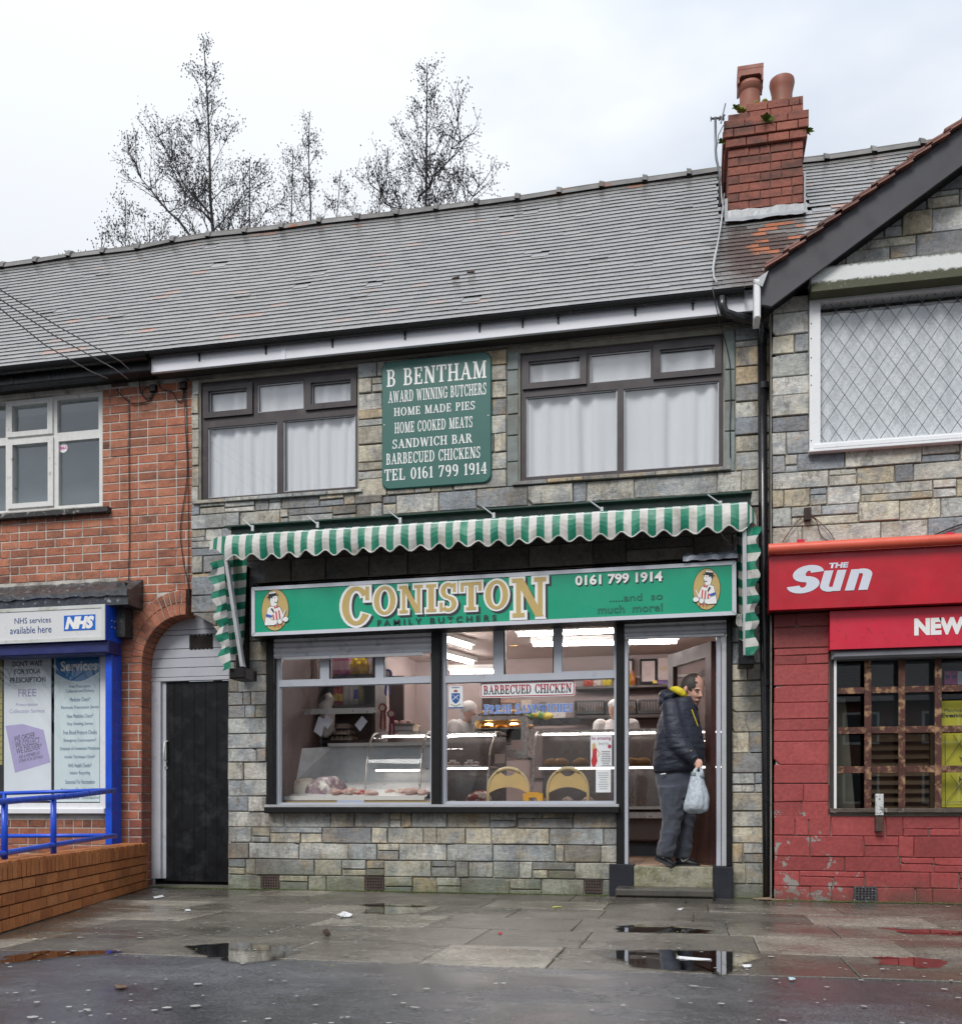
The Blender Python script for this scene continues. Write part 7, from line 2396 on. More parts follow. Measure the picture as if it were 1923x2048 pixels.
# two folding chairs with hooped tan backs, and the yellow clamp between them
TAN=flat('tan_vinyl',(.66,.44,.17),.5,var=.12,vs=8)
TANF=flat('tan_metal_frame',(.60,.45,.22),.4)
def chair(cxp,lab):
    y_=.42
    t=thing('folding_chair',lab,'chair','folding chairs by the shop window',loc=(X(cxp,y_),y_,ZTH))
    hw=X(cxp+40.5,y_)-X(cxp,y_); cx_=X(cxp,y_)
    ztop=Z(cxp,1537,y_); zsh=Z(cxp,1580,y_)
    arc_=[(cx_+hw*math.cos(a),y_-.0,zsh+(ztop-zsh)*math.sin(a))for a in [math.pi*k/16 for k in range(17)]]
    pts=[(cx_+hw,y_+.05,ZTH)]+arc_+[(cx_-hw,y_+.05,ZTH)]
    m=MB(); m.tube(pts,.015,8); m.build('hoop_frame',TANF,t,smooth=True)
    # pad: fills hoop from hand hole down to a curved lower edge
    n=20; top_,bot_=[],[]
    for k in range(n+1):
        u=-1+2*k/n
        zt_=zsh+(ztop-zsh)*math.sqrt(max(0,1-(u*.97)** 2))-.006
        if abs(u)< .42:zt_=ztop-(.030+.042*(1-(u/.42)** 2))
        zb2=zsh-.03+.055*(1-u*u)
        top_.append((cx_+u*hw*.96,zt_)); bot_.append((cx_+u*hw*.96,zb2))
    m=MB(); vs=[]
    for (a,b),(c,d)in zip(top_,bot_):vs += [(a,y_-.008,b),(c,y_-.008,d),(a,y_+.012,b),(c,y_+.012,d)]
    fs=[]
    for k in range(n):
        i,j=4*k,4*k+4
        fs += [(i+1,j+1,j,i),(i,j,j+2,i+2),(i+1,i+3,j+3,j+1),(i+2,j+2,j+3,i+3)]
    m.add(vs,fs); m.build('back_pad',TAN,t)
    m=MB(); m.tube([(cx_+hw*.99*math.cos(a),y_-.004,ztop-(.008 if False else 0)-.0+(zsh-ztop)*(1-math.sin(a)))for a in [math.pi*(.3+.4*k/8)for k in range(9)]],.017,8); m.build('top_hoop',TANF,t,smooth=True)
    MB().bbox(cx_-hw*.95,cx_+hw*.95,y_+.05,y_+.42,ZTH+.42,ZTH+.46,.01).build('seat',TAN,t)
    for s_ in (-1,1):MB().tube([(cx_+s_*hw*.9,y_+.42,ZTH),(cx_+s_*hw*.9,y_+.08,ZTH+.44)],.012,8).build('leg',TANF,t)
chair(1016,'left tan folding chair with hooped back against the window')
chair(1135,'right tan folding chair with hooped back against the window')
m=MB(); x0,x1,z0,z1=Rm(1046,1587,1085,1602,.35)
m.plate(x0,x1,z0,z1,.34,.40,[(x0+.055,x1-.05,z0-.1,z0+(z1-z0)*.45)])
m.box(x0+.03,x1-.03,.34,.40,z1,z1+.012)
tag(m.build('yellow_clamp',flat('yellow_plastic',(.75,.36,.02),.4)),'yellow plastic clamp between the two chairs','clamp')

# ================================================================== people
def m_skin(name,beard=None):
    t=NT(name)
    c=t.mix(t.noise(14,4),(.50,.27,.20),(.62,.37,.29))
    if beard is not None:         # stubble grows over jaw, chin and lip
        ge=t.n('NewGeometry'); v=t.n('VectorMath',operation='DISTANCE'); t.l(ge.outputs['Position'],v.inputs[0]); v.inputs[1].default_value=beard
        d=t.mathn('ADD',v.outputs['Value'],t.mathn('MULTIPLY',t.mathn('SUBTRACT',t.noise(60,5,.8),.5),.05))
        c=t.mix(t.ramp(d,[(.052,.62),(.092,0.0)]),c,(.20,.12,.09))
    t.set(col=c,rough=.5,sss=.06)
    return t.mat
def m_cloth(name,col,var=.15,rough=.8,bs=200,sheen=.2,wr=0.0,wscale=9):
    t=NT(name); f=t.noise(7,5)
    t.set(col=t.mix(f,tuple(c*(1-var)for c in col),tuple(c*(1+var)for c in col)),rough=rough,sheen=sheen)
    h=t.mathn('MULTIPLY',t.noise(bs,2),.15)
    if wr:h=t.mathn('ADD',h,t.mathn('MULTIPLY',t.noise(wscale,3,.5,stretch=(1,1,2.4)),wr))
    t.bump(h,.6,.02 if wr else .003)
    return t.mat
JACK=m_cloth('navy_padded_jacket',(.016,.020,.037),rough=.55,sheen=.05,wr=1.0,wscale=14)
SWEAT=m_cloth('grey_sweatpants',(.048,.055,.074),rough=.95,wr=.8,wscale=8)
HAIRM=flat('dark_brown_hair',(.030,.021,.017),.6,var=.4,vs=70,bump=.6,bs=140)
YEL=flat('yellow_hood_lining',(.70,.56,.02),.7)
SHOE=flat('black_shoe',(.018,.019,.022),.4,var=.3)
RUB=flat('shoe_sole',(.025,.026,.03),.5)

YP=.02
def Q(px_,py_,dy=0.0):return P(px_,py_,YP+dy)
SKIN=m_skin('skin')
man=thing('person','heavy man in navy jacket and grey sweatpants stepping out of the doorway with a bag','person',loc=(X(1355,YP),YP,ZTH))
def zq(a,b,dy=0.0):
    """zoom coordinates of the close view of the man -> place"""
    return Q(1220+a/3.206,1230+b/3.206,dy)
def rings(m,lst,n=24):
    """(left px, right px, y px, half depth, dy, tilt) read off the zoom, stacked"""
    vs=[]
    for a,b,yy_,hd,dy in lst:
        L_,R_=zq(a,yy_,dy),zq(b,yy_,dy)
        c=(L_+R_)/2; rx_=(R_.x-L_.x)/2
        for k in range(n):
            t=2*math.pi*k/n
            vs.append((c.x+rx_*math.cos(t),c.y+hd*math.sin(t),c.z+(R_.z-L_.z)/2*math.cos(t)))
    k_=len(lst); fs=[]
    for i in range(k_-1):
        for k in range(n):
            q=(k+1)% n; fs.append((i*n+k,i*n+q,(i+1)*n+q,(i+1)*n+k))
    fs.append(tuple(range(n))); fs.append(tuple(reversed(range((k_-1)*n,k_*n))))
    m.add(vs,fs)
def limb(m,pts,n=12):
    m.tube([zq(a,b,d)for a,b,d,r in pts],[r for a,b,d,r in pts],n)
    for a,b,d,r in pts:m.ell(zq(a,b,d),r,r,r,12,8)
# the body: one skin under the clothes
b=MB()
rings(b,[(370,500,1040,.08,.03),(340,530,900,.12,.04),(330,550,760,.13,.03),(350,540,620,.12,.03),(420,520,560,.08,.02),(450,530,520,.065,.01)])
HC=zq(523,462,.0)                        # centre of the skull
tilt=Matrix.Rotation(rad(28),3,'Y')     # head bowed forward (towards +x)
b.ell(HC,.098,.080,.112,24,16,tilt)                                   # cranium
b.ell(zq(541,498,-.012),.068,.064,.084,20,12,tilt)                  # face
b.ell(zq(540,540,-.018),.050,.052,.045,16,10,Matrix.Rotation(rad(40),3,'Y'))   # jaw and chin
b.ell(zq(548,570,-.030),.023,.026,.018,12,8)
b.ell(zq(520,545,-.01),.050,.050,.050,16,10)                         # under the jaw
b.ell(zq(545,516,-.058),.030,.020,.028,12,8)                         # cheek
limb(b,[(480,560,.02,.07),(510,520,.0,.062),(520,500,.0,.06)])
nz_=[zq(573,486,-.050),zq(578,504,-.066),zq(581,520,-.080),zq(574,529,-.066)]
b.tube(nz_,[.010,.012,.0155,.010],10)
b.ell(nz_[2],.016,.016,.013,10,8); b.ell(zq(568,524,-.072),.010,.011,.009,8,6)      # tip and wing
b.tube([zq(536,481,-.066),zq(556,478,-.074),zq(574,481,-.058)],[.007,.010,.008],8)    # brow ridge
b.tube([zq(545,549,-.062),zq(560,547,-.070),zq(573,544,-.058)],[.005,.0075,.005],8); b.tube([zq(546,557,-.058),zq(560,556,-.066),zq(571,552,-.054)],[.005,.008,.005],8)
ear=zq(482,478,-.076); b.ell(ear,.019,.011,.031,12,8,Matrix.Rotation(rad(14),3,'Y'))
limb(b,[(400,640,-.11,.055),(418,760,-.15,.05),(442,835,-.175,.042),(500,888,-.205,.034),(540,925,-.215,.028),(552,940,-.215,.028)])
# palm and fingers closed on the bag handles
palm=[zq(545,930,-.215),zq(562,950,-.22),zq(572,962,-.22)]
b.tube(palm,[.028,.033,.028],10); b.ell(palm[1],.036,.026,.036,14,10)
for k in range(4):
    a0=Vector(zq(553+k*8.5,962-k*2.0,-.245)); s_=(.9,1,.96,.85)[k]
    pts=[a0+Vector((.004,.012,.022)),a0,a0+Vector((-.002,-.002,-.024*s_)),a0+Vector((-.004,.014,-.036*s_)),a0+Vector((-.004,.030,-.028*s_))]
    b.tube(pts,[.0088,.0095,.0088,.0082,.007],8)
    for p in pts[1:4]:b.ell(p,.0092,.0092,.0092,8,6)
th=[zq(576,930,-.235),zq(584,948,-.25),zq(584,966,-.25)]
b.tube(th,[.011,.010,.008],8); b.ell(th[2],.0085,.0085,.0085,8,6)
# far arm hangs inside its sleeve behind the body; legs to the ankles
limb(b,[(470,640,.17,.06),(480,780,.20,.05),(520,880,.20,.04),(560,915,.16,.03)])
b.ell(zq(575,922,.14),.035,.03,.035,12,8)
limb(b,[(420,1060,-.05,.06),(400,1180,-.06,.06),(395,1290,-.07,.05),(370,1420,-.08,.045),(350,1530,-.08,.04)])
limb(b,[(450,1060,.07,.06),(470,1180,.09,.06),(480,1300,.09,.05),(475,1430,.09,.05),(465,1550,.09,.04)])
body=smooth_shape(b,.0042,'body',m_skin('bearded_skin',tuple(zq(553,556,-.03))),man,it=2)
body['label']='balding head with short dark hair at the sides, bare right hand gripping the bag'
# face details
m=MB(); m.ell(Vector(zq(557,493,-.076)),.011,.006,.0045,10,6); m.build('eye',flat('eye_dark',(.02,.015,.012),.3),man,smooth=True)
m=MB(); m.tube([zq(537,482,-.075),zq(555,477,-.086),zq(572,481,-.068)],[.003,.0055,.003],6); m.build('eyebrow',HAIRM,man,smooth=True)
m=MB(); m.tube([zq(544,553,-.068),zq(559,552,-.076),zq(573,548,-.062)],[.0018,.003,.0018],6); m.build('mouth_line',flat('lip_shadow',(.16,.05,.04),.6),man,smooth=True)
# stubble: a thin shell over the jaw; hair over the back and side of the skull
bm=bmesh.new(); h_=MB(); h_.ell((0,0,0),.103,.0845,.117,96,60)
keep_f=[]
vs_=[Vector(v)for v in h_.v]
for f in h_.f:
    c=sum((vs_[i]for i in f),Vector())/4
    u=c.x/.103; w=c.z/.117; v=c.y/.0845
    jag=.30*noise.noise(c*55)+.15*noise.noise(c*160)
    side_hair=u <-.14+jag*.6+.10*(w > .2)and not (w <-.62)
    crown=w > .80 and u < .1 and v >-.2
    forelock=w > .45 and u > .0 and v > .05+jag
    sideburn=abs(v)> .6 and u < .20+jag and w >-.35 and w < .4
    if w <-.2 and abs(v)> .75 and u >-.3:side_hair=False
    if side_hair or crown or forelock or sideburn:keep_f.append(f)
h2=MB(); h2.v=[tuple(HC+tilt @ (v*(1+.02*noise.noise(v*60))))for v in vs_]; h2.f=keep_f; h2.m=[0]*len(keep_f)
h2.build('hair',HAIRM,man,smooth=True)
m=MB(); m.ell(ear+Vector((-.001,-.006,.002)),.016,.010,.027,12,8,Matrix.Rotation(rad(14),3,'Y')); m.build('ear',SKIN,man,smooth=True)
# jacket: torso, near sleeve, collar; padded folds
j=MB()
rings(j,[(276,560,1012,.165,.02),(272,585,985,.19,.02),(272,604,900,.215,.02),(280,606,850,.22,.02),(288,598,770,.22,.02),(300,580,700,.21,.02),(318,566,640,.20,.02),(345,555,590,.18,.02),(385,545,548,.13,.01),(425,530,522,.09,.0)])
limb(j,[(392,600,-.105,.088),(405,680,-.135,.094),(420,760,-.155,.090),(440,825,-.175,.082),(475,866,-.195,.070),(510,899,-.21,.056),(532,922,-.218,.044)])
limb(j,[(470,620,.15,.085),(490,760,.19,.08),(540,870,.18,.06),(570,905,.15,.045)])
def jfold(co,n):
    v=co-man.location
    q=Vector((co.x*5+co.z*7,co.y*6,co.z*15-co.x*7))
    f=.009*(.4-abs(noise.noise(q))*2)*(.5+noise.noise(co*3))+.006*noise.noise(Vector((co.x*9,co.y*8,co.z*11)))
    f -= .0028*max(0,1-abs(((co.z*11)% 1)-.5)*9)
    return f
jk=smooth_shape(j,.009,'jacket',JACK,man,it=5,disp=jfold)
c_=MB(); c_.tube([zq(528,912,-.217),zq(541,930,-.222)],[.043,.040],16); c_.build('cuff',JACK,man,smooth=True)
hd=MB(); hd.ell(zq(368,528,.03),.085,.13,.062,18,12,Matrix.Rotation(rad(24),3,'Y')); hd.ell(zq(338,560,.03),.055,.11,.045,14,10,Matrix.Rotation(rad(50),3,'Y')); hd.ell(zq(410,512,.02),.075,.125,.038,16,10,Matrix.Rotation(rad(-25),3,'Y'))
smooth_shape(hd,.009,'hood',JACK,man,it=4,disp=jfold)
l_=MB(); l_.tube([zq(392,476,-.06),zq(420,478,-.085),zq(448,492,-.098),zq(470,510,-.095),zq(490,528,-.075)],[.020,.032,.034,.028,.010],10)
l_.tube([zq(392,474,-.06),zq(400,470,.05),zq(430,486,.09)],[.016,.02,.016],8)
smooth_shape(l_,.007,'hood_lining',YEL,man,it=2)
cl=MB(); cl.tube([zq(497,536,-.085),zq(520,566,-.075),zq(545,595,-.05),zq(556,610,-.02)],[.014,.020,.020,.014],8); cl.build('collar',JACK,man,smooth=True)
zp_=MB(); zp_.tube([zq(522,606,-.125),zq(534,640,-.138),zq(546,670,-.142),zq(558,704,-.142),zq(561,712,-.140)],.0035,5); zp_.build('zip_piping',YEL,man)
m=MB(); m.box(*[q for q in (zq(516,880,0).x,zq(522,880,0).x)],YP-.287,YP-.280,zq(516,886).z,zq(516,880).z); m.build('sleeve_logo',YEL,man)
# trousers
tr_=MB()
rings(tr_,[(292,545,1000,.15,.03),(290,550,1060,.165,.03),(300,556,1130,.17,.03),(315,556,1180,.165,.03)])
def leg(m,lst):
    rings(m,lst,20)
leg(tr_,[(300,470,1100,.10,-.06),(318,478,1200,.10,-.06),(334,466,1290,.095,-.07),(330,452,1350,.09,-.075),(318,440,1410,.09,-.08),(312,428,1450,.088,-.08),(300,415,1500,.085,-.085),(298,408,1535,.078,-.085),(312,402,1552,.066,-.085)])
leg(tr_,[(390,560,1100,.10,.09),(410,556,1200,.10,.09),(420,546,1290,.09,.09),(418,530,1370,.085,.09),(412,524,1440,.082,.09),(404,518,1510,.080,.09),(404,508,1558,.068,.09)])
def tfold(co,n):
    f=.007*noise.noise(Vector((co.x*9,co.y*8,co.z*13)))
    low=max(0,min(1,(1.15-co.z)/.6))
    q=Vector((co.x*9+co.z*6,co.y*7,co.z*9-co.x*9))
    f += .020*(.25+low)*(.32-abs(noise.noise(q)))
    return f
smooth_shape(tr_,.009,'trousers',SWEAT,man,it=5,disp=tfold)
m=MB(); m.tube([zq(402,1131,-.145),zq(408,1148,-.146)],.005,6); m.build('pocket_tab',flat('red_tab',(.6,.03,.05),.5),man)
m=MB(); m.tube([zq(322,1022,-.12),zq(355,1018,-.135)],.005,6); m.build('shirt_hem',WHITE,man)
# shoes: near heel lifted, far one flat
def shoe(heel,toe,dy,w,lab,lift):
    a,c=zq(*heel,dy),zq(*toe,dy)
    d=(c-a); L_=d.length; d.normalize(); up=Vector((-d.z,0,d.x)); lat=Vector((0,1,0))
    m=MB(); n=18; prof=[(0,.045,.072,.5),(.10,.078,.085,.8),(.28,.085,.090,.85),(.42,.072,.078,.85),(.60,.050,.060,.95),(.80,.036,.048,1.0),(.93,.026,.036,.85),(1.0,.012,.016,.45)]
    vs=[]
    for f,hh,h2,ww in prof:
        cpt=a+d*(L_*f)
        for k in range(n):
            t=2*math.pi*k/n
            s_=math.sin(t); cc=math.cos(t)
            vs.append(cpt+lat*(w*ww*cc)+up*(hh*.5+hh*.55*s_ if s_ >-.3 else 0.008))
    fs=[]
    for i in range(len(prof)-1):
        for k in range(n):q=(k+1)% n; fs.append((i*n+k,i*n+q,(i+1)*n+q,(i+1)*n+k))
    fs += [tuple(range(n)),tuple(reversed(range((len(prof)-1)*n,len(prof)*n)))]
    m.add(vs,fs); sh_=m.build('shoe',SHOE,man,smooth=True)
    s2=MB(); vs=[]
    for f,ww in ((-.01,.45),(.1,.85),(.4,.85),(.8,1.02),(1.0,.5)):
        cpt=a+d*(L_*f)
        for t_ in (-.014,.010):
            vs += [cpt+lat*(w*ww*1.05)+up*t_,cpt-lat*(w*ww*1.05)+up*t_]
    fs=[]
    for i in range(4):o_=4*i; fs += [(o_,o_+4,o_+5,o_+1),(o_+2,o_+3,o_+7,o_+6),(o_,o_+2,o_+6,o_+4),(o_+1,o_+5,o_+7,o_+3)]
    s2.add(vs,fs); s2.build('sole',RUB,sh_)
    # swoosh on the outer side
    s3=MB(); base=a+d*(L_*.22)+up*.055-lat*(w*1.04)
    pt=[(0,.012),(.004,-.010),(.018,-.026),(.075,.012),(.022,-.010),(.012,-.002)]
    s3.add([base+d*u_+up*v_+Vector((0,-.004,0))for u_,v_ in pt],[(0,1,2,5),(2,3,4),(2,4,5)]); s3.build('side_mark',WHITE if lift else flat('mark_grey',(.25,.25,.26),.4),sh_)
    for k in range(4):
        s4=MB(); p_=a+d*(L_*(.50+.08*k))+up*(.078-.010*k); s4.tube([p_-lat*w*.5,p_+up*.006,p_+lat*w*.5],.003,5); s4.build('lace',flat('lace_grey',(.10,.105,.12),.6),sh_)
shoe((286,1560),(418,1616),-.085,.048,'near',True)
shoe((415,1606),(576,1608),.085,.046,'far',False)

# the carrier bag
BAGM=NT('thin_white_plastic'); BAGM.set(col=(.56,.62,.68),rough=.35,spec=.5)
tl2=BAGM.n('BsdfTranslucent'); tl2.inputs[0].default_value=(.7,.75,.8,1); ms2=BAGM.n('MixShader'); ms2.inputs[0].default_value=.3
BAGM.l(BAGM.p.outputs[0],ms2.inputs[1]); BAGM.l(tl2.outputs[0],ms2.inputs[2]); BAGM.l(ms2.outputs[0],BAGM.out.inputs[0])
BAGM.bump(BAGM.mathn('ADD',BAGM.noise(10,3,.6,stretch=(2.2,2.2,.7)),BAGM.mathn('MULTIPLY',BAGM.noise(26,3),.3)),.8,.03); BAGM=BAGM.mat
bag=MB()
def bring(lst,n=40):
    vs=[]
    for i,(a,b_,yy_,hd)in enumerate(lst):
        L_,R_=zq(a,yy_,-.24),zq(b_,yy_,-.24); c=(L_+R_)/2; rx_=(R_.x-L_.x)/2
        for k in range(n):
            t=2*math.pi*k/n
            w_=1+.07*math.sin(t*5+i*.5)+.05*math.sin(t*11+1)+.03*math.sin(i*2.1+t*3)
            vs.append((c.x+rx_*math.cos(t)*(1+(w_-1)*.6),c.y+hd*math.sin(t)*w_,c.z+.006*math.sin(t*3+i)))
    k_=len(lst); fs=[]
    for i in range(k_-1):
        for k in range(n):q=(k+1)% n; fs.append((i*n+k,i*n+q,(i+1)*n+q,(i+1)*n+k))
    fs.append(tuple(reversed(range((k_-1)*n,k_*n))))
    bag.add(vs,fs)
bring([(520,588,1010,.020),(508,598,1060,.032),(500,607,1090,.045),(492,620,1130,.06),(484,630,1170,.07),(472,629,1210,.078),(468,627,1238,.076),(478,622,1256,.06),(505,600,1268,.035),(540,580,1271,.012)])
for pts in ([(535,1030,.03),(545,1000,.018),(556,978,.012),(566,962,.010)],[(583,1040,.028),(586,1010,.017),(580,985,.012),(570,964,.010)]):
    bag.tube([zq(a,b_,-.242)for a,b_,r in pts],[r for a,b_,r in pts],10)
tg=MB()
tg.add([zq(484,1056,-.26),zq(512,1046,-.25),zq(512,1085,-.25),zq(486,1100,-.26)],[(0,3,2,1)])
bo=bag.build('carrier_bag',BAGM,None,smooth=True)
tag(bo,'thin white plastic carrier bag hanging from the man\'s right hand','bag')

# the two butchers behind the counters
COAT=m_cloth('pale_striped_coat',(.74,.71,.70),rough=.85,wr=.6)
CAPM=flat('pale_cap',(.80,.77,.76),.8)
def worker(root_lab,c,face_dir,hood,prone):
    """upper body of a shop worker bent over the counter; c = head centre"""
    t=thing('person',root_lab,'person',loc=(c.x,c.y,ZTH))
    m=MB(); s=face_dir
    f_=Vector((s[0],s[1],0)).normalized(); l2=Vector((-f_.y,f_.x,0))
    nk=c+Vector((0,0,-.125))-f_*.07
    hip=Vector((c.x-f_.x*prone,c.y-f_.y*prone,ZTH+.95)); ch_=nk.lerp(hip,.35)+Vector((0,0,-.03))
    m.ell(c,.088,.076,.115,18,12); m.ell(c+f_*.07+l2*.025+Vector((0,0,.03)),.012,.02,.008,8,6); m.ell(c+f_*.07-l2*.025+Vector((0,0,.03)),.012,.02,.008,8,6)
    m.ell(c+f_*.085+Vector((0,0,-.02)),.018,.016,.016,8,6)
    m.ell(c+f_*.055+Vector((0,0,-.075)),.04,.035,.035,10,8)
    m.tube([c+Vector((0,0,-.08)),nk],[.055,.06],10)
    m.tube([nk,ch_,hip,hip+Vector((0,0,-.55)),hip+Vector((0,0,-.93))],[.08,.14,.15,.11,.06],14)
    hands=[]
    for q in (-1,1):
        sh_=nk+l2*q*.18+Vector((0,0,-.05)); el_=sh_+Vector((0,0,-.27))+l2*q*.06+f_*.06; ha=el_+f_*.22+Vector((0,0,-.06))-l2*q*.06
        m.tube([sh_,el_,ha],[.05,.042,.03],10); m.ell(ha+f_*.03,.04,.035,.02,10,8); hands.append((sh_,el_,ha))
        for k in range(4):m.tube([ha+f_*.04+l2*(k-1.5)*.017,ha+f_*.085+l2*(k-1.5)*.018+Vector((0,0,-.02))],.008,6)
        m.tube([ha+f_*.01-l2*q*.03,ha+f_*.05-l2*q*.045],.009,6)
    smooth_shape(m,.011,'body',SKIN,t,it=3)
    w=MB()
    w.tube([nk+Vector((0,0,.03)),nk.lerp(ch_,.45),ch_,hip,hip+Vector((0,0,-.35))],[.085,.17,.20,.20,.18],18)
    for sh_,el_,ha in hands:
        w.tube([sh_,el_,el_.lerp(ha,.6)],[.085,.072,.06],12); w.ell(sh_,.09,.085,.085,12,8); w.ell(el_,.072,.07,.07,10,8)
    smooth_shape(w,.014,'coat',COAT,t,it=4)
    k_=MB(); k_.ell(c+Vector((0,0,.045 if hood else .065))-f_*.008,.102 if hood else .096,.098 if hood else .092,.088 if hood else .062,20,12)
    if hood:k_.ell(c+Vector((0,0,-.03))-f_*.05,.07,.085,.09,14,10)
    else:k_.add([c+f_*.08+l2*.07+Vector((0,0,.05)),c+f_*.16+l2*.045+Vector((0,0,.035)),c+f_*.16-l2*.045+Vector((0,0,.035)),c+f_*.08-l2*.07+Vector((0,0,.05))],[(0,1,2,3)])
    smooth_shape(k_,.009,'cap',CAPM,t,it=2)if hood else k_.build('cap',CAPM,t,smooth=True)
    return t,hip,f_,l2
y_=2.75
worker('shop worker in pale coat and white hood bent over the left counter',P(938,1424,y_),(.85,-.55),True,.34)
t,hip,f_,l2=worker('shop worker in pale coat and peaked cap serving at the right counter',P(1232,1420,2.9),(.12,-1),False,.12)
MB().box(hip.x-.10,hip.x+.10,hip.y-.225,hip.y-.21,hip.z-.3,hip.z+.30).build('apron',flat('brown_apron',(.10,.055,.045),.7),t)

# ================================================================== right: newsagent with gable
YN_=-.18
news=thing('newsagents_shop','stone gabled newsagent with red painted lower walls and a leaded upper window','shop',loc=(X(1750,YN_),YN_,0))
NX0=X(1543,YN_); NX1=4.6
def XN(p):return X(p,YN_)
def ZN(p,q):return Z(p,q,YN_)
WN=(XN(1618),NX1-.4,ZN(1770,895),ZN(1770,522))          # upper window with its lintel box
WG=(XN(1659),NX1-.3,ZN(1780,1627),ZN(1780,1294))        # shop window
RZT=ZN(1600,1217)
# gable outline
gx0,gz0=XN(1541),ZN(1541,613)
# slope of the barge board
YBG=-.40
bt0,bt1=P(1533.6,544.6,YBG),P(1923,253,YBG)
bb0,bb1=P(1541,613,YBG),P(1923,319,YBG)
sl_=(bt1.z-bt0.z)/(bt1.x-bt0.x)
XPK=NX1*.5+.95                       # ridge of the gable, outside the frame
wall=MB()
wall.plate(NX0,NX1,-.1,ZN(1600,590),YN_+.012,YN_+.2,[WN,WG])
wall.build('wall',MORTAR_G,news)
nw=news
wpart=MB()
gz_top=lambda x:bb0.z+sl_*(x-bb0.x)+.10
xa_,xb_=NX0,XPK
zb0_=ZN(1600,590)
wpart.add([(xa_,YN_+.012,zb0_),(NX1,YN_+.012,zb0_),(NX1,YN_+.012,gz_top(XPK)-(NX1-XPK)*sl_),(XPK,YN_+.012,gz_top(XPK)),(xa_,YN_+.012,gz_top(xa_))],[(0,1,2,3,4)])
gw=wpart.build('gable_wall',MORTAR_G,news)
# return wall towards the butcher
MB().box(NX0,NX0+.03,YN_+.012,.012,-.1,zb0_+.2).build('return_wall',flat('return_cladding',(.10,.095,.085),.7,var=.4,bump=.5),news)
MB().box(NX0-.012,NX0-.002,YN_-.006,-.0,-.0,4.75).build('edge_trim',flat('cladding_edge',(.24,.22,.19),.7,var=.4,vs=20,bump=.4,bs=30),news)
rn=random.Random(52)
zl_,zu_=ZN(1750,897),ZN(1750,1078)
stone_panel(gw,NX0,XN(1617),zl_,ZN(1600,590),YN_,STONE_N,rn,rowh=.165,l0=.16,l1=.30,split=.12,clips=[(-sl_,1,bb0.z+.08-sl_*bb0.x)])
stone_panel(gw,NX0,XN(1990),ZN(1700,1084),zl_,YN_,STONE_N,rn,rowh=.145,l0=.15,l1=.6,split=.34)
cl=[(-sl_,1,bb0.z+.10-sl_*bb0.x)]
stone_panel(gw,NX0,XN(1990),WN[3]+.0,gz_top(XN(1990)),YN_,STONE_N,rn,rowh=.17,l0=.2,l1=.6,split=.2,clips=cl)
# red painted stone below
stone_panel(gw,NX0+.015,XN(1657),ZN(1600,1640),RZT,YN_,REDSTONE,rn,rowh=.155,l0=.25,l1=.55,split=.10,gap=.002,proud=.006,name='painted_stone')
stone_panel(gw,NX0+.015,XN(1990),-.03,ZN(1700,1632),YN_,REDSTONE,rn,rowh=.14,l0=.2,l1=.55,split=.25,gap=.002,proud=.010,name='painted_stone')
v=R(1706,1773,1753,1803,YN_-.012)
air_brick(news,v[0],v[1],v[2],v[3],YN_-.022,flat('grey_iron_vent',(.05,.05,.055),.6,dirt=(.22,.23,.23),ds=40,dthr=(.55,.65)),6,5)
# barge board and verge tiles
BARGE=flat('charcoal_barge',(.045,.045,.055),.5,var=.15,vs=4,bump=.12,bs=60)
m=MB()
ux=Vector((1,0,sl_)).normalized()
far=XPK
def bp(x,dz):return (x,bb0.z+sl_*(x-bb0.x)+dz)
tH=(bt0.z+sl_*(bb0.x-bt0.x))-bb0.z
m.poly([(bb0.x-.06,bb0.z+.02),(bb0.x,bb0.z),bp(far,0),bp(far,tH),(bt0.x,bt0.z),(X(1519,YBG),Z(1519,580,YBG)),(X(1517,YBG),Z(1517,612,YBG))],YBG,YBG+.03,.003)
bo_=m.build('barge_board',BARGE,news)
MB().add([(bb0.x-.05,YBG+.03,bb0.z+.01),(far,YBG+.03,bp(far,.01)[1]),(far,YN_,bp(far,.01)[1]),(bb0.x-.05,YN_,bb0.z+.01)],[(0,1,2,3)]).build('gable_soffit',BLACKW,news)
m=MB()                                     # roof slab of the gable
yb2=3.4
m.add([(bt0.x,YBG-.02,bt0.z+.005),(far,YBG-.02,bp(far,tH)[1]+.005),(far,yb2,bp(far,tH)[1]+.005),(bt0.x,yb2,bt0.z+.005),
       (bt0.x,YBG-.02,bt0.z+.035),(far,YBG-.02,bp(far,tH)[1]+.035),(far,yb2,bp(far,tH)[1]+.035),(bt0.x,yb2,bt0.z+.035)],
      [(0,1,2,3),(4,7,6,5),(0,4,5,1),(0,3,7,4)])
m.add([(far,YBG-.02,bp(far,tH)[1]+.035),(far*2-bt0.x,YBG-.02,bt0.z+.035),(far*2-bt0.x,yb2,bt0.z+.035),(far,yb2,bp(far,tH)[1]+.035)],[(0,1,2,3)])
gr=m.build('roof',flat('gable_roof_felt',(.05,.035,.03),.7),news)
VT=flat('verge_tile_clay',(.22,.09,.065),.5,var=.3,rnd=.35,dirt=(.05,.035,.03),ds=5,bump=.3)
al=math.atan(sl_)
L_=.155; u=0.0
tot_=(far-bt0.x)/math.cos(al)
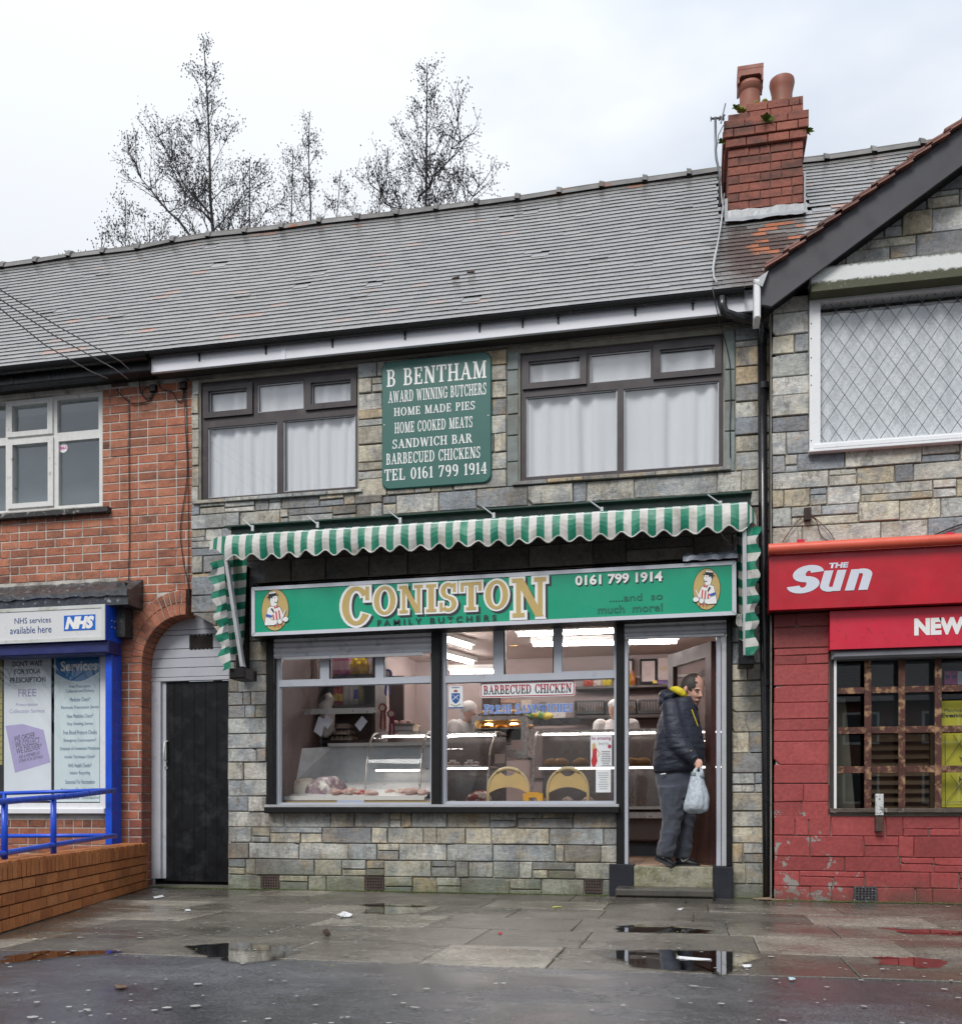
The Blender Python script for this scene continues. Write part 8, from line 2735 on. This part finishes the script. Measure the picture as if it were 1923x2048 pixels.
while u < tot_:
    x_=bt0.x+u*math.cos(al); z_=bt0.z+u*math.sin(al)
    m=MB(); ta=al-.13
    a=Vector((x_,0,z_+.012)); d=Vector((math.cos(ta),0,math.sin(ta))); nn=Vector((-math.sin(ta),0,math.cos(ta)))
    a=a-d*.015+nn*rn.uniform(.006,.012)
    for lay in range(2):
        b=a+nn*(.018*lay)+d*(.02*lay)
        vs=[]
        for y_ in (YBG-.055,YBG+.25):
            for q in (b,b+d*(L_*1.25),b+d*(L_*1.25)+nn*.014,b+nn*.014):vs.append((q.x,y_,q.z))
        m.add(vs,[(0,1,2,3),(7,6,5,4),(0,4,5,1),(3,2,6,7),(0,3,7,4),(1,5,6,2)])
    m.build('verge_tile',VT,gr)
    u += L_
# lintel box over the window, white painted and mossy along the foot
def m_mossywhite():
    t=NT('mossy_white_paint'); ge=t.n('NewGeometry'); sp=t.n('SeparateXYZ'); t.l(t.coord('Generated'),sp.inputs[0])
    h=t.mathn('ADD',sp.outputs[2],t.mathn('MULTIPLY',t.mathn('SUBTRACT',t.noise(26,8,.8,vec=ge.outputs['Position'],stretch=(1,1,1)),.5),.42))
    c=t.mix(t.ramp(h,[(.33,1.0),(.42,0.0)]),(.66,.68,.66),(.055,.060,.025))
    c=t.mix(t.ramp(h,[(.88,0),(.96,.8)]),c,(.07,.08,.05))
    c=t.mix(t.ramp(t.noise(40,5,.8),[(.6,0),(.7,.5)]),c,(.3,.32,.28))
    t.set(col=c,rough=.6); t.bump(t.noise(60,5),.3,.005); return t.mat
yl_=YN_-.16
MB().bbox(XN(1616),NX1,yl_,YN_+.02,Z(1619,585,yl_),Z(1619,535,yl_),.006).build('lintel_box',m_mossywhite(),news)
ylf=YN_-.035
zt_w,zb_w=Z(1619,590,ylf),Z(1790,892,ylf)
gx_=X(1640,ylf)
gzb,gzt=Z(1780,875,ylf),Z(1780,589,ylf)
m=MB(); m.plate(X(1618,ylf),NX1,zb_w,zt_w,ylf,YN_+.1,[(gx_,NX1+.1,gzb,gzt)]); wn_f=m.build('window',UPVC,news)
MB().bbox(X(1626,ylf),NX1,ylf-.018,ylf,zb_w+.02,zb_w+.055,.005).build('frame_rail',UPVC,wn_f)
MB().bbox(X(1616,ylf),NX1,ylf-.04,ylf+.02,zb_w-.012,zb_w+.008,.004).build('window_sill',UPVC,wn_f)
MB().box(gx_,NX1,YN_+.02,YN_+.024,gzb,gzt).build('pane',GLASS,wn_f)
LEADC=flat('lead_came',(.09,.10,.12),.5)
m=MB()
pw=(X(1712,ylf)-X(1683,ylf))*1.02*2/2; pw=.128; phh=.192
yc_=YN_+.012
x_s=gx_-3; k=0
def seg_clip(p,q):
    """keep the part of a lead line inside the glass"""
    x0,x1,z0,z1=gx_,NX1-.02,gzb,gzt
    t0,t1=0.0,1.0
    dx,dz=q[0]-p[0],q[1]-p[1]
    for pp_,qq in ((-dx,p[0]-x0),(dx,x1-p[0]),(-dz,p[1]-z0),(dz,z1-p[1])):
        if abs(pp_)< 1e-9:continue
        r=qq/pp_
        if pp_ < 0:t0=max(t0,r)
        else:t1=min(t1,r)
    if t0 >= t1:return None
    return (p[0]+dx*t0,p[1]+dz*t0),(p[0]+dx*t1,p[1]+dz*t1)
H_=gzt-gzb
for i in range(-20,40):
    base=gx_+.06+i*pw
    for s in (1,-1):
        run=H_*(pw/phh)*s
        sg=seg_clip((base,gzb),(base+run,gzt))
        if sg:
            (a,b),(c,d)=sg; w_=.003
            m.add([(a-w_,yc_-.001*(s > 0),b),(a+w_,yc_-.001*(s > 0),b),(c+w_,yc_-.001*(s > 0),d),(c-w_,yc_-.001*(s > 0),d)],[(0,1,2,3)])
m.build('leading',LEADC,wn_f)
for py_ in (647,677,715,751,770,881):MB().ell(P(1621.5,py_,ylf-.001),.005,.003,.005,8,6).build('screw_hole',BLACKT,wn_f)
room_box(news,XN(1625),NX1,WN[2]-.1,WN[3],YN_+.205,2.2,UP)
curtain(gx_-.02,NX1-.05,gzb-.02,gzt-.07,YN_+.055,14,.020,LACE,'white lace curtain behind the leaded window of the newsagent',random.Random(12))
# floodlight bracket and its wires over the fascia
m=MB(); a,b,c,d=Rm(1607,1017,1621,1041,YN_-.03); m.box(a,b,YN_-.06,YN_-.005,c,d); tag(m.build('wall_bracket',flat('rusty_bracket',(.05,.03,.025),.8,var=.5)),'small rusty square bracket on the stone over the newsagent sign','bracket')
yy0=YN_-.03
wire([(1612,1026),(1595,1042),(1578,1063),(1564,1085)],yy0,.004,'brown wire running down left from the rusty bracket',mat=flat('brown_wire',(.14,.08,.06),.7))
wire([(1618,1030),(1632,1042),(1638,1064),(1648,1078),(1660,1082)],yy0,.004,'brown wire looping down right from the rusty bracket',mat=MATS['brown_wire'])
wire([(1622,1030),(1645,1050),(1660,1066),(1668,1080)],yy0-.008,.0035,'thinner brown wire curving right of the rusty bracket',mat=MATS['brown_wire'])
wire([(1868,1070),(1895,1058),(1930,1046)],yy0,.006,'dark cable rising to the right over the newsagent sign')

# red signs
REDS=flat('sign_red',(.52,.006,.022),.32,var=.25,vs=3,spec=.6,dirt=(.38,.008,.02),ds=9,dthr=(.5,.8))
REDL=flat('sign_red_light',(.60,.02,.05),.35,var=.08,vs=4,dirt=(.42,.02,.04),ds=22,dthr=(.58,.66))
ORG=flat('orange_red_tube',(.72,.12,.07),.35,var=.1,spec=.6)
yr1=YN_-.20
s1=thing('newspaper_sign','red newspaper fascia sign with white slanted lettering under an orange roller','shop sign',loc=P(1700,1160,yr1))
x0,x1=X(1537.5,yr1),NX1
z0,z1=Z(1720,1213,yr1),Z(1720,1100,yr1)
MB().box(x0,x1,yr1,YN_-.002,z0,z1).build('panel',REDS,s1)
m=MB(); m.tube([(X(1536,yr1-.05),yr1-.035,(z1+.035)),(x1,yr1-.035,z1+.035)],.042,16); auto_smooth(m.build('roller',ORG,s1))
for q in (1600,1898):
    c=P(q,1093-(q-1600)*.045,yr1-.03)
    m=MB(); m.bbox(c.x-.028,c.x+.028,yr1-.06,yr1-.02,c.z+.0,c.z+.05,.004); m.box(c.x-.06,c.x+.06,yr1-.06,yr1-.02,c.z-.004,c.z+.004); m.build('roller_clip',REDL,s1)
ytx=yr1-.003
WL=flat('dull_white_lettering',(.62,.66,.74),.45,var=.04)
x0,x1,z0,z1=Rm(1571,1133,1747,1184,ytx)
# heavy slanted capitals and lower case
def heavy(s,a,b,c,d,bold,shear,nm='lettering'):
    return text(s,a,b,c,d,ytx,WL,s1,bold=bold,shear=shear,name=nm)
xm1=X(1648,ytx)
x0,x1,z0,z1=X(1568,ytx),X(1634,ytx),Z(1610,1186,ytx),Z(1610,1131,ytx); serif('$',x0,x1,z0,z1,ytx,WL,s1,italic=.22)
x0,x1,z0,z1=X(1636,ytx),X(1693,ytx),Z(1660,1182.5,ytx),Z(1660,1141,ytx); serif('u',x0-.005,x1-.045,z0,z1,ytx-.001,WL,s1,italic=.22)
x0,x1,z0,z1=X(1689,ytx),X(1748,ytx),Z(1720,1180,ytx),Z(1720,1138,ytx); serif('n',x0-.005,x1-.045,z0,z1,ytx-.001,WL,s1,italic=.22)
x0,x1,z0,z1=X(1657.5,ytx),X(1696.5,ytx),Z(1676,1136,ytx),Z(1676,1125,ytx); heavy('THE',x0,x1,z0,z1,.05,.15)
MB().box(X(1542,yr1),NX1,YN_-.12,YN_-.002,RZT-.0,Z(1720,1213,yr1)-.002).build('sign_underside',BLACKW,s1)
yr2=YN_-.12
s2=thing('shop_name_sign','brighter red sign with white capitals over the newsagent window','shop sign',loc=P(1780,1255,yr2))
x0,x1,z0,z1=X(1659,yr2),NX1,Z(1790,1295,yr2),Z(1790,1217,yr2)
MB().box(x0,x1,yr2,YN_-.001,z0,z1).build('panel',REDL,s2)
yq=yr2-.003
text('NEWS',X(1827.5,yq),X(1946,yq),Z(1875,1270,yq),Z(1875,1235,yq),yq,WHITE,s2,bold=.06)
# shop window with rusty grille
MB().bbox(XN(1657),NX1,YN_-.045,YN_+.05,Z(1780,1626,YN_),Z(1780,1617,YN_),.005).build('shop_sill',flat('worn_brown_wood',(.10,.075,.06),.7,var=.5,vs=20,bump=.5,dirt=(.26,.25,.22),ds=16,dthr=(.56,.66)),news)
DBR=flat('dark_brown_wood',(.040,.026,.024),.6,var=.4,vs=12)
MB().box(XN(1658),XN(1666),YN_-.02,YN_+.15,WG[2],WG[3]).build('window_post',DBR,news)
MB().bbox(XN(1666),XN(1671.5),YN_-.03,YN_+.05,WG[2],ZN(1668,1308)).build('shutter_guide',UPVC,news)
MB().bbox(XN(1660),NX1,YN_-.09,YN_+.05,ZN(1790,1318),ZN(1790,1299.5),.02).build('shutter_box',flat('grey_shutter_box',(.20,.205,.23),.5,var=.2,bump=.2,dirt=(.12,.12,.13)),news)
MB().box(XN(1660),NX1,YN_+.0,YN_+.05,ZN(1790,1300),ZN(1790,1290)).build('black_gap',BLACKW,news)
MB().box(XN(1671),NX1,YN_+.12,YN_+.125,WG[2],WG[3]).build('pane',GLASS_D,news)
RUST=flat('rusty_steel_bar',(.085,.028,.020),.75,var=.35,vs=9,bump=.5,bs=50,dirt=(.32,.19,.10),ds=13,dthr=(.50,.62))
gri=thing('window_grille','rusty brown flat bar grille over the newsagent window','grille',loc=P(1780,1620,YN_+.03))
yg1=YN_+.03
zg0,zg1=Z(1780,1617,yg1),Z(1780,1318,yg1)
hx_=[]
for a,b in ((1727.5,1741.5),(1795.5,1809),(1868,1881.8),(1945,1960)):
    MB().bbox(X(a,yg1),X(b,yg1),yg1-.012,yg1,zg0,zg1,.002).build('bar',RUST,gri)
for a,b in ((1374,1386.5),(1453.5,1467),(1532.5,1546)):
    m=MB(); m.bbox(X(1673,yg1),NX1-.35,yg1-.002+.003,yg1+.012,Z(1760,b,yg1),Z(1760,a,yg1),.002); m.build('bar',RUST,gri)
room_box(news,XN(1671),NX1,WG[2]-.02,WG[3],YN_+.205,1.9,flat('dark_shop',(.030,.028,.030),.9))
# things behind the newsagent's glass
yi=YN_+.35
t=thing('slatted_screen','brown slatted wooden screen behind the grille','screen',loc=P(1800,1615,yi+.2))
x0,x1=X(1735,yi+.2),X(1856,yi+.2)
for k in range(9):
    z1_=Z(1790,1468+k*17.2,yi+.2); z0_=Z(1790,1468+(k+1)*17.2,yi+.2)
    m=MB(); m.add([(x0,yi+.22,z1_),(x1,yi+.22,z1_),(x1,yi+.16,z0_+.006),(x0,yi+.16,z0_+.006)],[(3,2,1,0)]); m.box(x0,x1,yi+.155,yi+.17,z0_+.004,z0_+.010); m.build('slat',flat('slat_wood',(.13,.082,.045),.6,var=.25,vs=14),t)
MB().box(x1,x1+.03,yi+.14,yi+.23,Z(1790,1620,yi+.2),Z(1790,1466,yi+.2)).build('edge_strip',flat('slat_wood',(.16,.10,.055),.6),t)
m=MB(); m.add([P(1671,1395,yi),P(1690,1397,yi),P(1709,1620,yi),P(1671,1620,yi),P(1671,1395,yi+.02),P(1690,1397,yi+.02),P(1709,1620,yi+.02),P(1671,1620,yi+.02)],[(0,3,2,1),(1,2,6,5)])
tag(m.build('leaning_board',flat('drab_board',(.17,.155,.12),.7)),'drab board leaning inside the left of the newsagent window','board')
m=MB(); q0,q1,q2,q3=Rm(1740,1320,1868,1454,yi+.3); m.box(q0,q1,yi+.3,yi+.31,q2,q3); tag(m.build('grey_panel',flat('grey_blind',(.13,.15,.165),.6,var=.3,vs=1.5)),'grey blue panel behind the upper middle of the grille','panel')
YELP=flat('yellow_poster',(.72,.62,.06),.5,var=.06)
yp_=YN_+.16
def wposter(px4,mat,lab,nm='poster'):
    x0,x1,z0,z1=Rm(*px4,yp_); t=thing(nm,lab,'poster',loc=((x0+x1)/2,yp_,(z0+z1)/2))
    MB().box(x0,x1,yp_,yp_+.003,z0,z1).build('sheet',mat,t); return t
t=wposter((1881,1401,1985,1452,),YELP,'yellow newspaper headline poster, upper of two in the grille window')
def tl2_(s,a,b,c,d,mat,par,**k):
    x0,x1,z0,z1=Rm(a,b,c,d,yp_-.002); return text(s,x0,x1,z0,z1,yp_-.002,mat,par,**k)
tl2_('Manchester',1888,1417,1934,1424.5,INK,t)
tl2_('Evening News',1881,1426,1985,1437,INK,t,bold=.025)
t=wposter((1881,1466,1985,1615),YELP,'lower yellow newspaper poster behind crossed wires')
tl2_('YOUR NEWS',1917,1513,1990,1524,INK,t,bold=.02); tl2_('HERE',1917,1553,1960,1564,INK,t,bold=.02)
m=MB(); yq2=yp_-.02
for a,b in (((1889,1470),(1890,1616)),((1891,1525),(1925,1478)),((1905,1470),(1935,1512)),((1893,1603),(1928,1560)),((1889,1605),(1935,1603)),((1900,1550),(1930,1590))):
    m.tube([P(*a,yq2),P(*b,yq2)],.0022,5)
tag(m.build('wire_rack',flat('rack_wire',(.10,.10,.07),.5)),'thin crossed wire rack in front of the lower yellow poster','rack')
t=wposter((1888,1342,1914,1369),flat('pink_card',(.62,.12,.36),.5,var=.3,vs=40),'small pink printed card high in the grille window','pink_card')
m=MB(); x0,x1,z0,z1=Rm(1890,1350,1912,1357,yp_-.002); m.box(x0,x0+.03,yp_-.003,yp_-.002,z0,z1); m.box(x1-.03,x1,yp_-.003,yp_-.002,z0,z1); m.build('dark_mark',NAVYT,t)
t=wposter((1914.5,1342,1950,1369),PAPER,'small white notice right of the pink card','notice')
# bolt post below the grille
lp=thing('shutter_post','speckled white and rusty steel shutter post on the newsagent sill','post',loc=P(1757,1665,YN_-.06))
MB().bbox(X(1749.5,YN_-.06),X(1765.5,YN_-.06),YN_-.08,YN_-.05,Z(1757,1631,YN_-.06),Z(1757,1588,YN_-.06),.003).build('white_plate',flat('flaked_white',(.55,.57,.56),.6,dirt=(.12,.12,.11),ds=45,dthr=(.54,.6)),lp)
MB().bbox(X(1750,YN_-.06),X(1765,YN_-.06),YN_-.07,YN_-.0,Z(1757,1663,YN_-.06),Z(1757,1631,YN_-.06)-.002,.003).build('foot_plate',flat('rust_foot',(.10,.055,.045),.8,var=.5,bump=.5),lp)

# small gable moss and mortar fillet at the foot of the downpipe
m=MB(); c=Vector((X(1542,-.12),-.13,0))
m.add([(c.x-.16,c.y+.05,.004),(c.x+.12,c.y+.04,.004),(c.x+.16,c.y-.05,.005),(c.x+.02,c.y-.08,.006),(c.x-.12,c.y-.05,.005),(c.x,c.y,.022)],[(0,1,5),(1,2,5),(2,3,5),(3,4,5),(4,0,5)])
tag(m.build('mortar_fillet',flat('pinkish_fillet',(.30,.20,.14),.8,var=.3)),'pinkish cracked mortar patch at the foot of the downpipe','mortar patch')

# ================================================================== bare trees behind the roofs
BARK=flat('grey_brown_bark',(.042,.040,.042),.9,var=.3,vs=3)
CONE=flat('dark_cones',(.035,.034,.036),.9)
def tree(px_,top_px,Y,lab,seed,spread=.32,lean=0.0,wts=1.0,twiggy=1.0,low=None,arms=None,group='bare trees behind the roofs',dens=1.0):
    """alder: straight leader, rising side branches, fine twigs dotted with cones"""
    rg=random.Random(seed)
    base=Vector((X(px_,Y),Y,-1)); top=P(top_px[0],top_px[1],Y)
    H_=top.z-base.z
    t=thing('bare_tree',lab,'tree',group,loc=(base.x,Y,0))
    tr=MB(); tw=MB(); cn=MB()
    def path(a,d,L,n,curl,wob,rr):
        pts=[a]; p=a.copy(); d=d.normalized()
        for i in range(n):
            d=(d+Vector((rg.gauss(0,wob),rg.gauss(0,wob),curl))).normalized()
            p=p+d*(L/n); pts.append(p.copy())
        return pts
    def cones(p,k,s=.033):
        for _ in range(k):
            q=p+Vector((rg.gauss(0,.10),rg.gauss(0,.10),rg.gauss(0,.09)))
            r=s*rg.uniform(.5,1.15)
            cn.add([q+Vector((0,0,r)),q+Vector((r*.6,0,0)),q+Vector((-r*.3,r*.5,0)),q+Vector((-r*.3,-r*.5,0)),q+Vector((0,0,-r))],[(0,1,2),(0,2,3),(0,3,1),(4,2,1),(4,3,2),(4,1,3)])
    n=16
    lead=[base.lerp(top,i/n)+Vector((lean*math.sin(i/n*3.1)+rg.gauss(0,.05),0,0))for i in range(n+1)]
    R0=H_*.0062*wts
    tr.tube(lead,[max(.012,R0*(1-i/n)** .9+.008)for i in range(n+1)],6)
    zlo=low if low is not None else H_*.38
    nb=int(42*dens)
    def side(p,d,L,lvl,r0):
        pts=path(p,d,L,6,.10 if lvl == 0 else .05,.09,r0)
        (tr if lvl == 0 else tw).tube(pts,[max(.0055,r0*(1-i/6.5))for i in range(len(pts))],5 if lvl == 0 else 4,cap=False)
        if lvl < 2:
            m_=int((6 if lvl == 0 else 4)*(L ** .5)*twiggy)
            for k in range(max(2,m_)):
                f=rg.uniform(.22,1.0); i=min(5,int(f*6)); q=pts[i].lerp(pts[i+1],f*6-i if i < 6 else 0)
                dd=(pts[i+1]-pts[i]).normalized()
                dev=Vector((rg.gauss(0,1),rg.gauss(0,1),rg.gauss(.2,.8))).normalized()
                side(q,dd*.8+dev*.75,L*rg.uniform(.28,.5)*(1.15-f*.4),lvl+1,r0*.5)
        if lvl >= 1:
            for p_ in pts[2:]:
                if rg.random()< .72:cones(p_,rg.choice([1,1,2]))
    for i in range(nb):
        f=(i+rg.random())/nb
        z=zlo+(H_-zlo)*f*.985
        k=min(n-1,int(z/H_*n)); p=lead[k].lerp(lead[k+1],z/H_*n-k)
        az=i*2.4+rg.uniform(-.4,.4)
        L=(H_-z)*spread*1.35*rg.uniform(.7,1.15)+.35
        up=.72+.5*f
        side(p,Vector((math.cos(az),math.sin(az)*.9,up)),min(L,5.2),0,max(.012,R0*(1-z/H_)*.62))
    if arms:
        for (ax,ay),(bx,by_),r_ in arms:
            a,b=P(ax,ay,Y),P(bx,by_,Y+.4)
            pts=[a.lerp(b,i/8)+Vector((rg.gauss(0,.05),rg.gauss(0,.1),-.25*math.sin(i/8*3.14)))for i in range(9)]
            tr.tube(pts,[max(.014,r_*(1-i/9))for i in range(9)],5)
            for i in range(2,9):
                for _ in range(4):
                    side(pts[i],Vector((rg.gauss(0,1),rg.gauss(0,1),rg.uniform(.5,1.8))),rg.uniform(.6,1.5)*(1.1-i*.05),1,r_*.35)
    tr.build('trunk',BARK,t)
    if tw.v:tag(tw.build('twigs',BARK,t),kind=None)
    if cn.v:cn.build('cones',CONE,t)
    return t
tree(428,(411,88),17.0,'tallest bare alder behind the roof, with long arms reaching left',3,spread=.24,lean=.25,arms=[((388,472),(252,300),.042),((422,430),(318,270),.036),((425,440),(340,330),.032)],dens=1.1)
tree(500,(497,318),17.5,'shorter bare tree just right of the tallest alder',8,spread=.30,dens=.75,wts=.8)
tree(617,(619,224),20.0,'slender bare tree in the middle of the group behind the roof',14,spread=.22,dens=.95,wts=.8,twiggy=.95)
tree(575,(582,300),20.5,'small bare tree left of the slender middle one',15,spread=.24,dens=.6,wts=.7)
tree(670,(682,340),20.5,'small thin bare tree right of the slender middle one',16,spread=.26,dens=.55,wts=.6)
tree(834,(860,124),17.0,'bare conical alder standing right of the others behind the roof',23,spread=.22,lean=-.1,dens=1.25,arms=[((834,428),(958,380),.04),((836,400),(925,250),.04),((832,420),(745,376),.03)])
tree(752,(760,378),18.5,'low bare treetop left of the conical alder',25,spread=.34,dens=.6,wts=.6)
tree(250,(252,398),16.0,'low bare treetop at the far left behind the ridge',33,spread=.28,dens=.7,wts=.6)
tree(310,(300,442),16.0,'lowest bare treetop between the far left one and the tallest alder',35,spread=.45,dens=.7,wts=.6)
tree(205,(208,466),16.0,'few bare twigs showing over the ridge at the far left',36,spread=.2,dens=.3,wts=.5)

# ================================================================== across the road (seen only in the glass and the wet ground)
HB=flat('opposite_brick',(.20,.09,.06),.8,var=.25)
HR=flat('opposite_slate',(.10,.10,.11),.6,var=.2)
for k,(x,lab)in enumerate(((-19,'brick house across the road reflected at the left of the shop windows'),(9.5,'brick house across the road reflected at the right of the shop windows'))):
    t=thing('opposite_house',lab,'house','houses across the road',loc=(x,-34,0))
    MB().box(x-5,x+5,-42,-34,0,5.2).build('wall',HB,t)
    m=MB(); m.add([(x-5.3,-33.6,5.1),(x+5.3,-33.6,5.1),(x+5.3,-38,8.4),(x-5.3,-38,8.4),(x+5.3,-42.4,5.1),(x-5.3,-42.4,5.1)],[(0,3,2,1),(3,5,4,2),(1,2,4),(0,5,3)]); m.build('roof',HR,t)
    for wx in (-3,0,3):
        for wz in (1.0,3.4):
            f=MB().box(x+wx-.7,x+wx+.7,-34.05,-33.98,wz,wz+1.3).build('window',WPAINT,t)
            MB().box(x+wx-.6,x+wx+.6,-33.975,-33.96,wz+.1,wz+1.2).build('pane',flat('dark_pane',(.03,.035,.04),.1),f)
class _dummy:pass
_ox=X
def street_tree(x,y,h,lab,seed):
    rg=random.Random(seed)
    t=thing('street_tree',lab,'tree','bare trees across the road',loc=(x,y,0))
    tr=MB(); tw=MB()
    def grow(p,d,L,r,lvl):
        pts=[p]; q=p.copy(); dd=d.normalized()
        for i in range(5):
            dd=(dd+Vector((rg.gauss(0,.10),rg.gauss(0,.10),.06))).normalized(); q=q+dd*L/5; pts.append(q.copy())
        (tr if lvl < 2 else tw).tube(pts,[max(.012,r*(1-i*.13))for i in range(6)],6 if lvl < 2 else 4,cap=False)
        if lvl < 4:
            for k in range(4 if lvl else 6):
                f=rg.uniform(.35,1); i=min(4,int(f*5)); s_=pts[i].lerp(pts[i+1],f*5-i)
                dev=Vector((rg.gauss(0,1),rg.gauss(0,1),rg.gauss(.35,.5))).normalized()
                grow(s_,dd*.7+dev*.8,L*rg.uniform(.5,.68),r*.5,lvl+1)
    grow(Vector((x,y,0)),Vector((0,0,1)),h*.42,h*.022,0)
    tr.build('trunk',BARK,t); tw.build('twigs',BARK,t)
for x,y,h,lab,sd in ((-14,-21,13,'big bare tree across the road, mirrored in the left brown window',1),(-7.5,-24,12,'bare tree across the road behind the camera',2),(-21,-23,12,'bare tree across the road, farthest left',3),(14,-24,10,'bare tree across the road, far right',4)):
    street_tree(x,y,h,lab,sd)

# ================================================================== litter, leaves and gum on the wet ground
rl_=random.Random(99)
m=MB();
for _ in range(460):
    px_=rl_.uniform(-20,1943); py_=rl_.uniform(1800,2060)if rl_.random()< .6 else rl_.uniform(1795,1880)
    if px_ < 300 and py_ < 1776+(300-px_)*.31+8:continue
    if 1225 < px_ < 1430 and py_ < 1812:continue
    q=G(px_,py_); r=rl_.uniform(.005,.013)*(1 if rl_.random()< .85 else 1.6); a0=rl_.uniform(0,6)
    n=6; vs=[(q.x+r*math.cos(a0+2*math.pi*k/n)*rl_.uniform(.7,1.2),q.y+r*math.sin(a0+2*math.pi*k/n)*rl_.uniform(.7,1.2),.0055)for k in range(n)]
    m.add(vs,[tuple(range(n))])
tag(m.build('chewing_gum_spots',flat('trodden_gum',(.38,.38,.36),.7,var=.3,vs=3)),'pale flattened gum spots scattered over the wet ground',kind='stuff')
m=MB(); m2=MB()
for _ in range(300):
    px_=rl_.uniform(-20,1943); py_=rl_.uniform(1795,1935)
    if px_ < 300 and py_ < 1776+(300-px_)*.31+6:continue
    if 1225 < px_ < 1430 and py_ < 1812:continue
    q=G(px_,py_); r=rl_.uniform(.006,.013); a0=rl_.uniform(0,6)
    vs=[(q.x+r*c_*math.cos(a0)-r*s_*.4*math.sin(a0),q.y+r*c_*math.sin(a0)+r*s_*.4*math.cos(a0),.006+rl_.uniform(0,.004))for c_,s_ in ((-1,0),(0,-1),(1,0),(0,1))]
    (m if rl_.random()< .6 else m2).add(vs,[(0,1,2,3)])
tag(m.build('fallen_leaflets',flat('yellow_leaflet',(.34,.32,.08),.7,var=.4)),'tiny yellow green leaf scraps along the flags',kind='stuff')
tag(m2.build('leaf_crumbs',flat('brown_leaflet',(.10,.06,.03),.8,var=.4)),'tiny brown leaf crumbs along the flags',kind='stuff')
m=MB()
for _ in range(2400):                         # moss in the angle of wall and flags
    xx=rl_.uniform(X(300),X(1925)); yy_=-abs(rl_.gauss(0,.035))-(.0 if xx < .6 else .18)
    if X(1215)< xx < X(1466):continue
    r=rl_.uniform(.004,.012); m.ell((xx,yy_-.005,.002),r,r,r*.5,5,3)
tag(m.build('moss_line',flat('kerb_moss',(.085,.11,.03),.9,var=.5,vs=30)),'green moss growing where the walls meet the flags',kind='stuff')
def litter(pxs,mat,nm,lab,cat='litter',z=.006):
    q0=[G(a,b)for a,b in pxs]; q=[]; m=MB()
    for i,a in enumerate(q0):
        b=q0[(i+1)% len(q0)]
        for f in (0,.35,.7):v=a.lerp(b,f); q.append(v+Vector((rl_.uniform(-.008,.008),rl_.uniform(-.012,.012),0)))
    c=sum(q,Vector())/len(q)
    top_=[Vector((p.x,p.y,z*rl_.uniform(.1,1.2)))for p in q]
    m.add([(p.x,p.y,.005)for p in q]+top_+[Vector((c.x,c.y,z*1.8))],[(i,(i+1)% len(q),len(q)+(i+1)% len(q),len(q)+i)for i in range(len(q))]+[(len(q)+i,len(q)+(i+1)% len(q),2*len(q))for i in range(len(q))])
    tag(m.build(nm,mat),lab,cat)
LW=flat('litter_white',(.68,.69,.70),.5)
litter([(676,1832),(684,1828),(694,1830),(702,1828),(703,1834),(690,1836),(680,1837)],LW,'crumpled_wrapper','crumpled white wrapper on the flags below the shop window',z=.017)
litter([(304,1795),(325,1791),(328,1795),(306,1799)],LW,'paper_scrap','pale paper scrap in front of the arched door')
litter([(370,1820),(381,1819),(383,1823),(371,1824)],LW,'paper_scrap','small white paper scrap right of the ramp wall')
litter([(228,1975),(243,1970),(256,1975),(240,1980)],flat('brown_card_piece',(.12,.075,.05),.7),'cardboard_piece','brown flat cardboard piece lying on the asphalt')
litter([(646,1866),(655,1868),(658,1873),(650,1872)],flat('dead_leaf',(.05,.028,.02),.8),'dead_leaf','dark curled dead leaf on the flags under the window',z=.02)
litter([(1352,1914),(1375,1917),(1418,1920),(1420,1923),(1372,1921),(1353,1919)],LW,'straw_wrapper','long white paper strip in the doorway puddle')
litter([(1483,1932),(1505,1931),(1500,1936),(1486,1937)],LW,'tissue','small white tissue at the right end of the doorway puddle')
litter([(1577,1958),(1587,1957),(1590,1962),(1578,1963)],flat('blueish_scrap',(.45,.60,.66),.6),'foil_scrap','pale blue scrap on the asphalt before the newsagent')
litter([(994,1867),(1003,1866),(1003,1870),(996,1871)],flat('red_scrap',(.5,.03,.06),.5),'sweet_wrapper','tiny red sweet wrapper on the flags near the steps')
litter([(1105,1815),(1122,1814),(1123,1816),(1106,1817)],flat('yellow_leaf',(.38,.40,.06),.6),'yellow_leaf','long yellow leaf on the flags left of the steps')
litter([(1354,1819),(1366,1817),(1364,1821),(1356,1822)],LW,'paper_scrap','white paper scrap just below the door step')
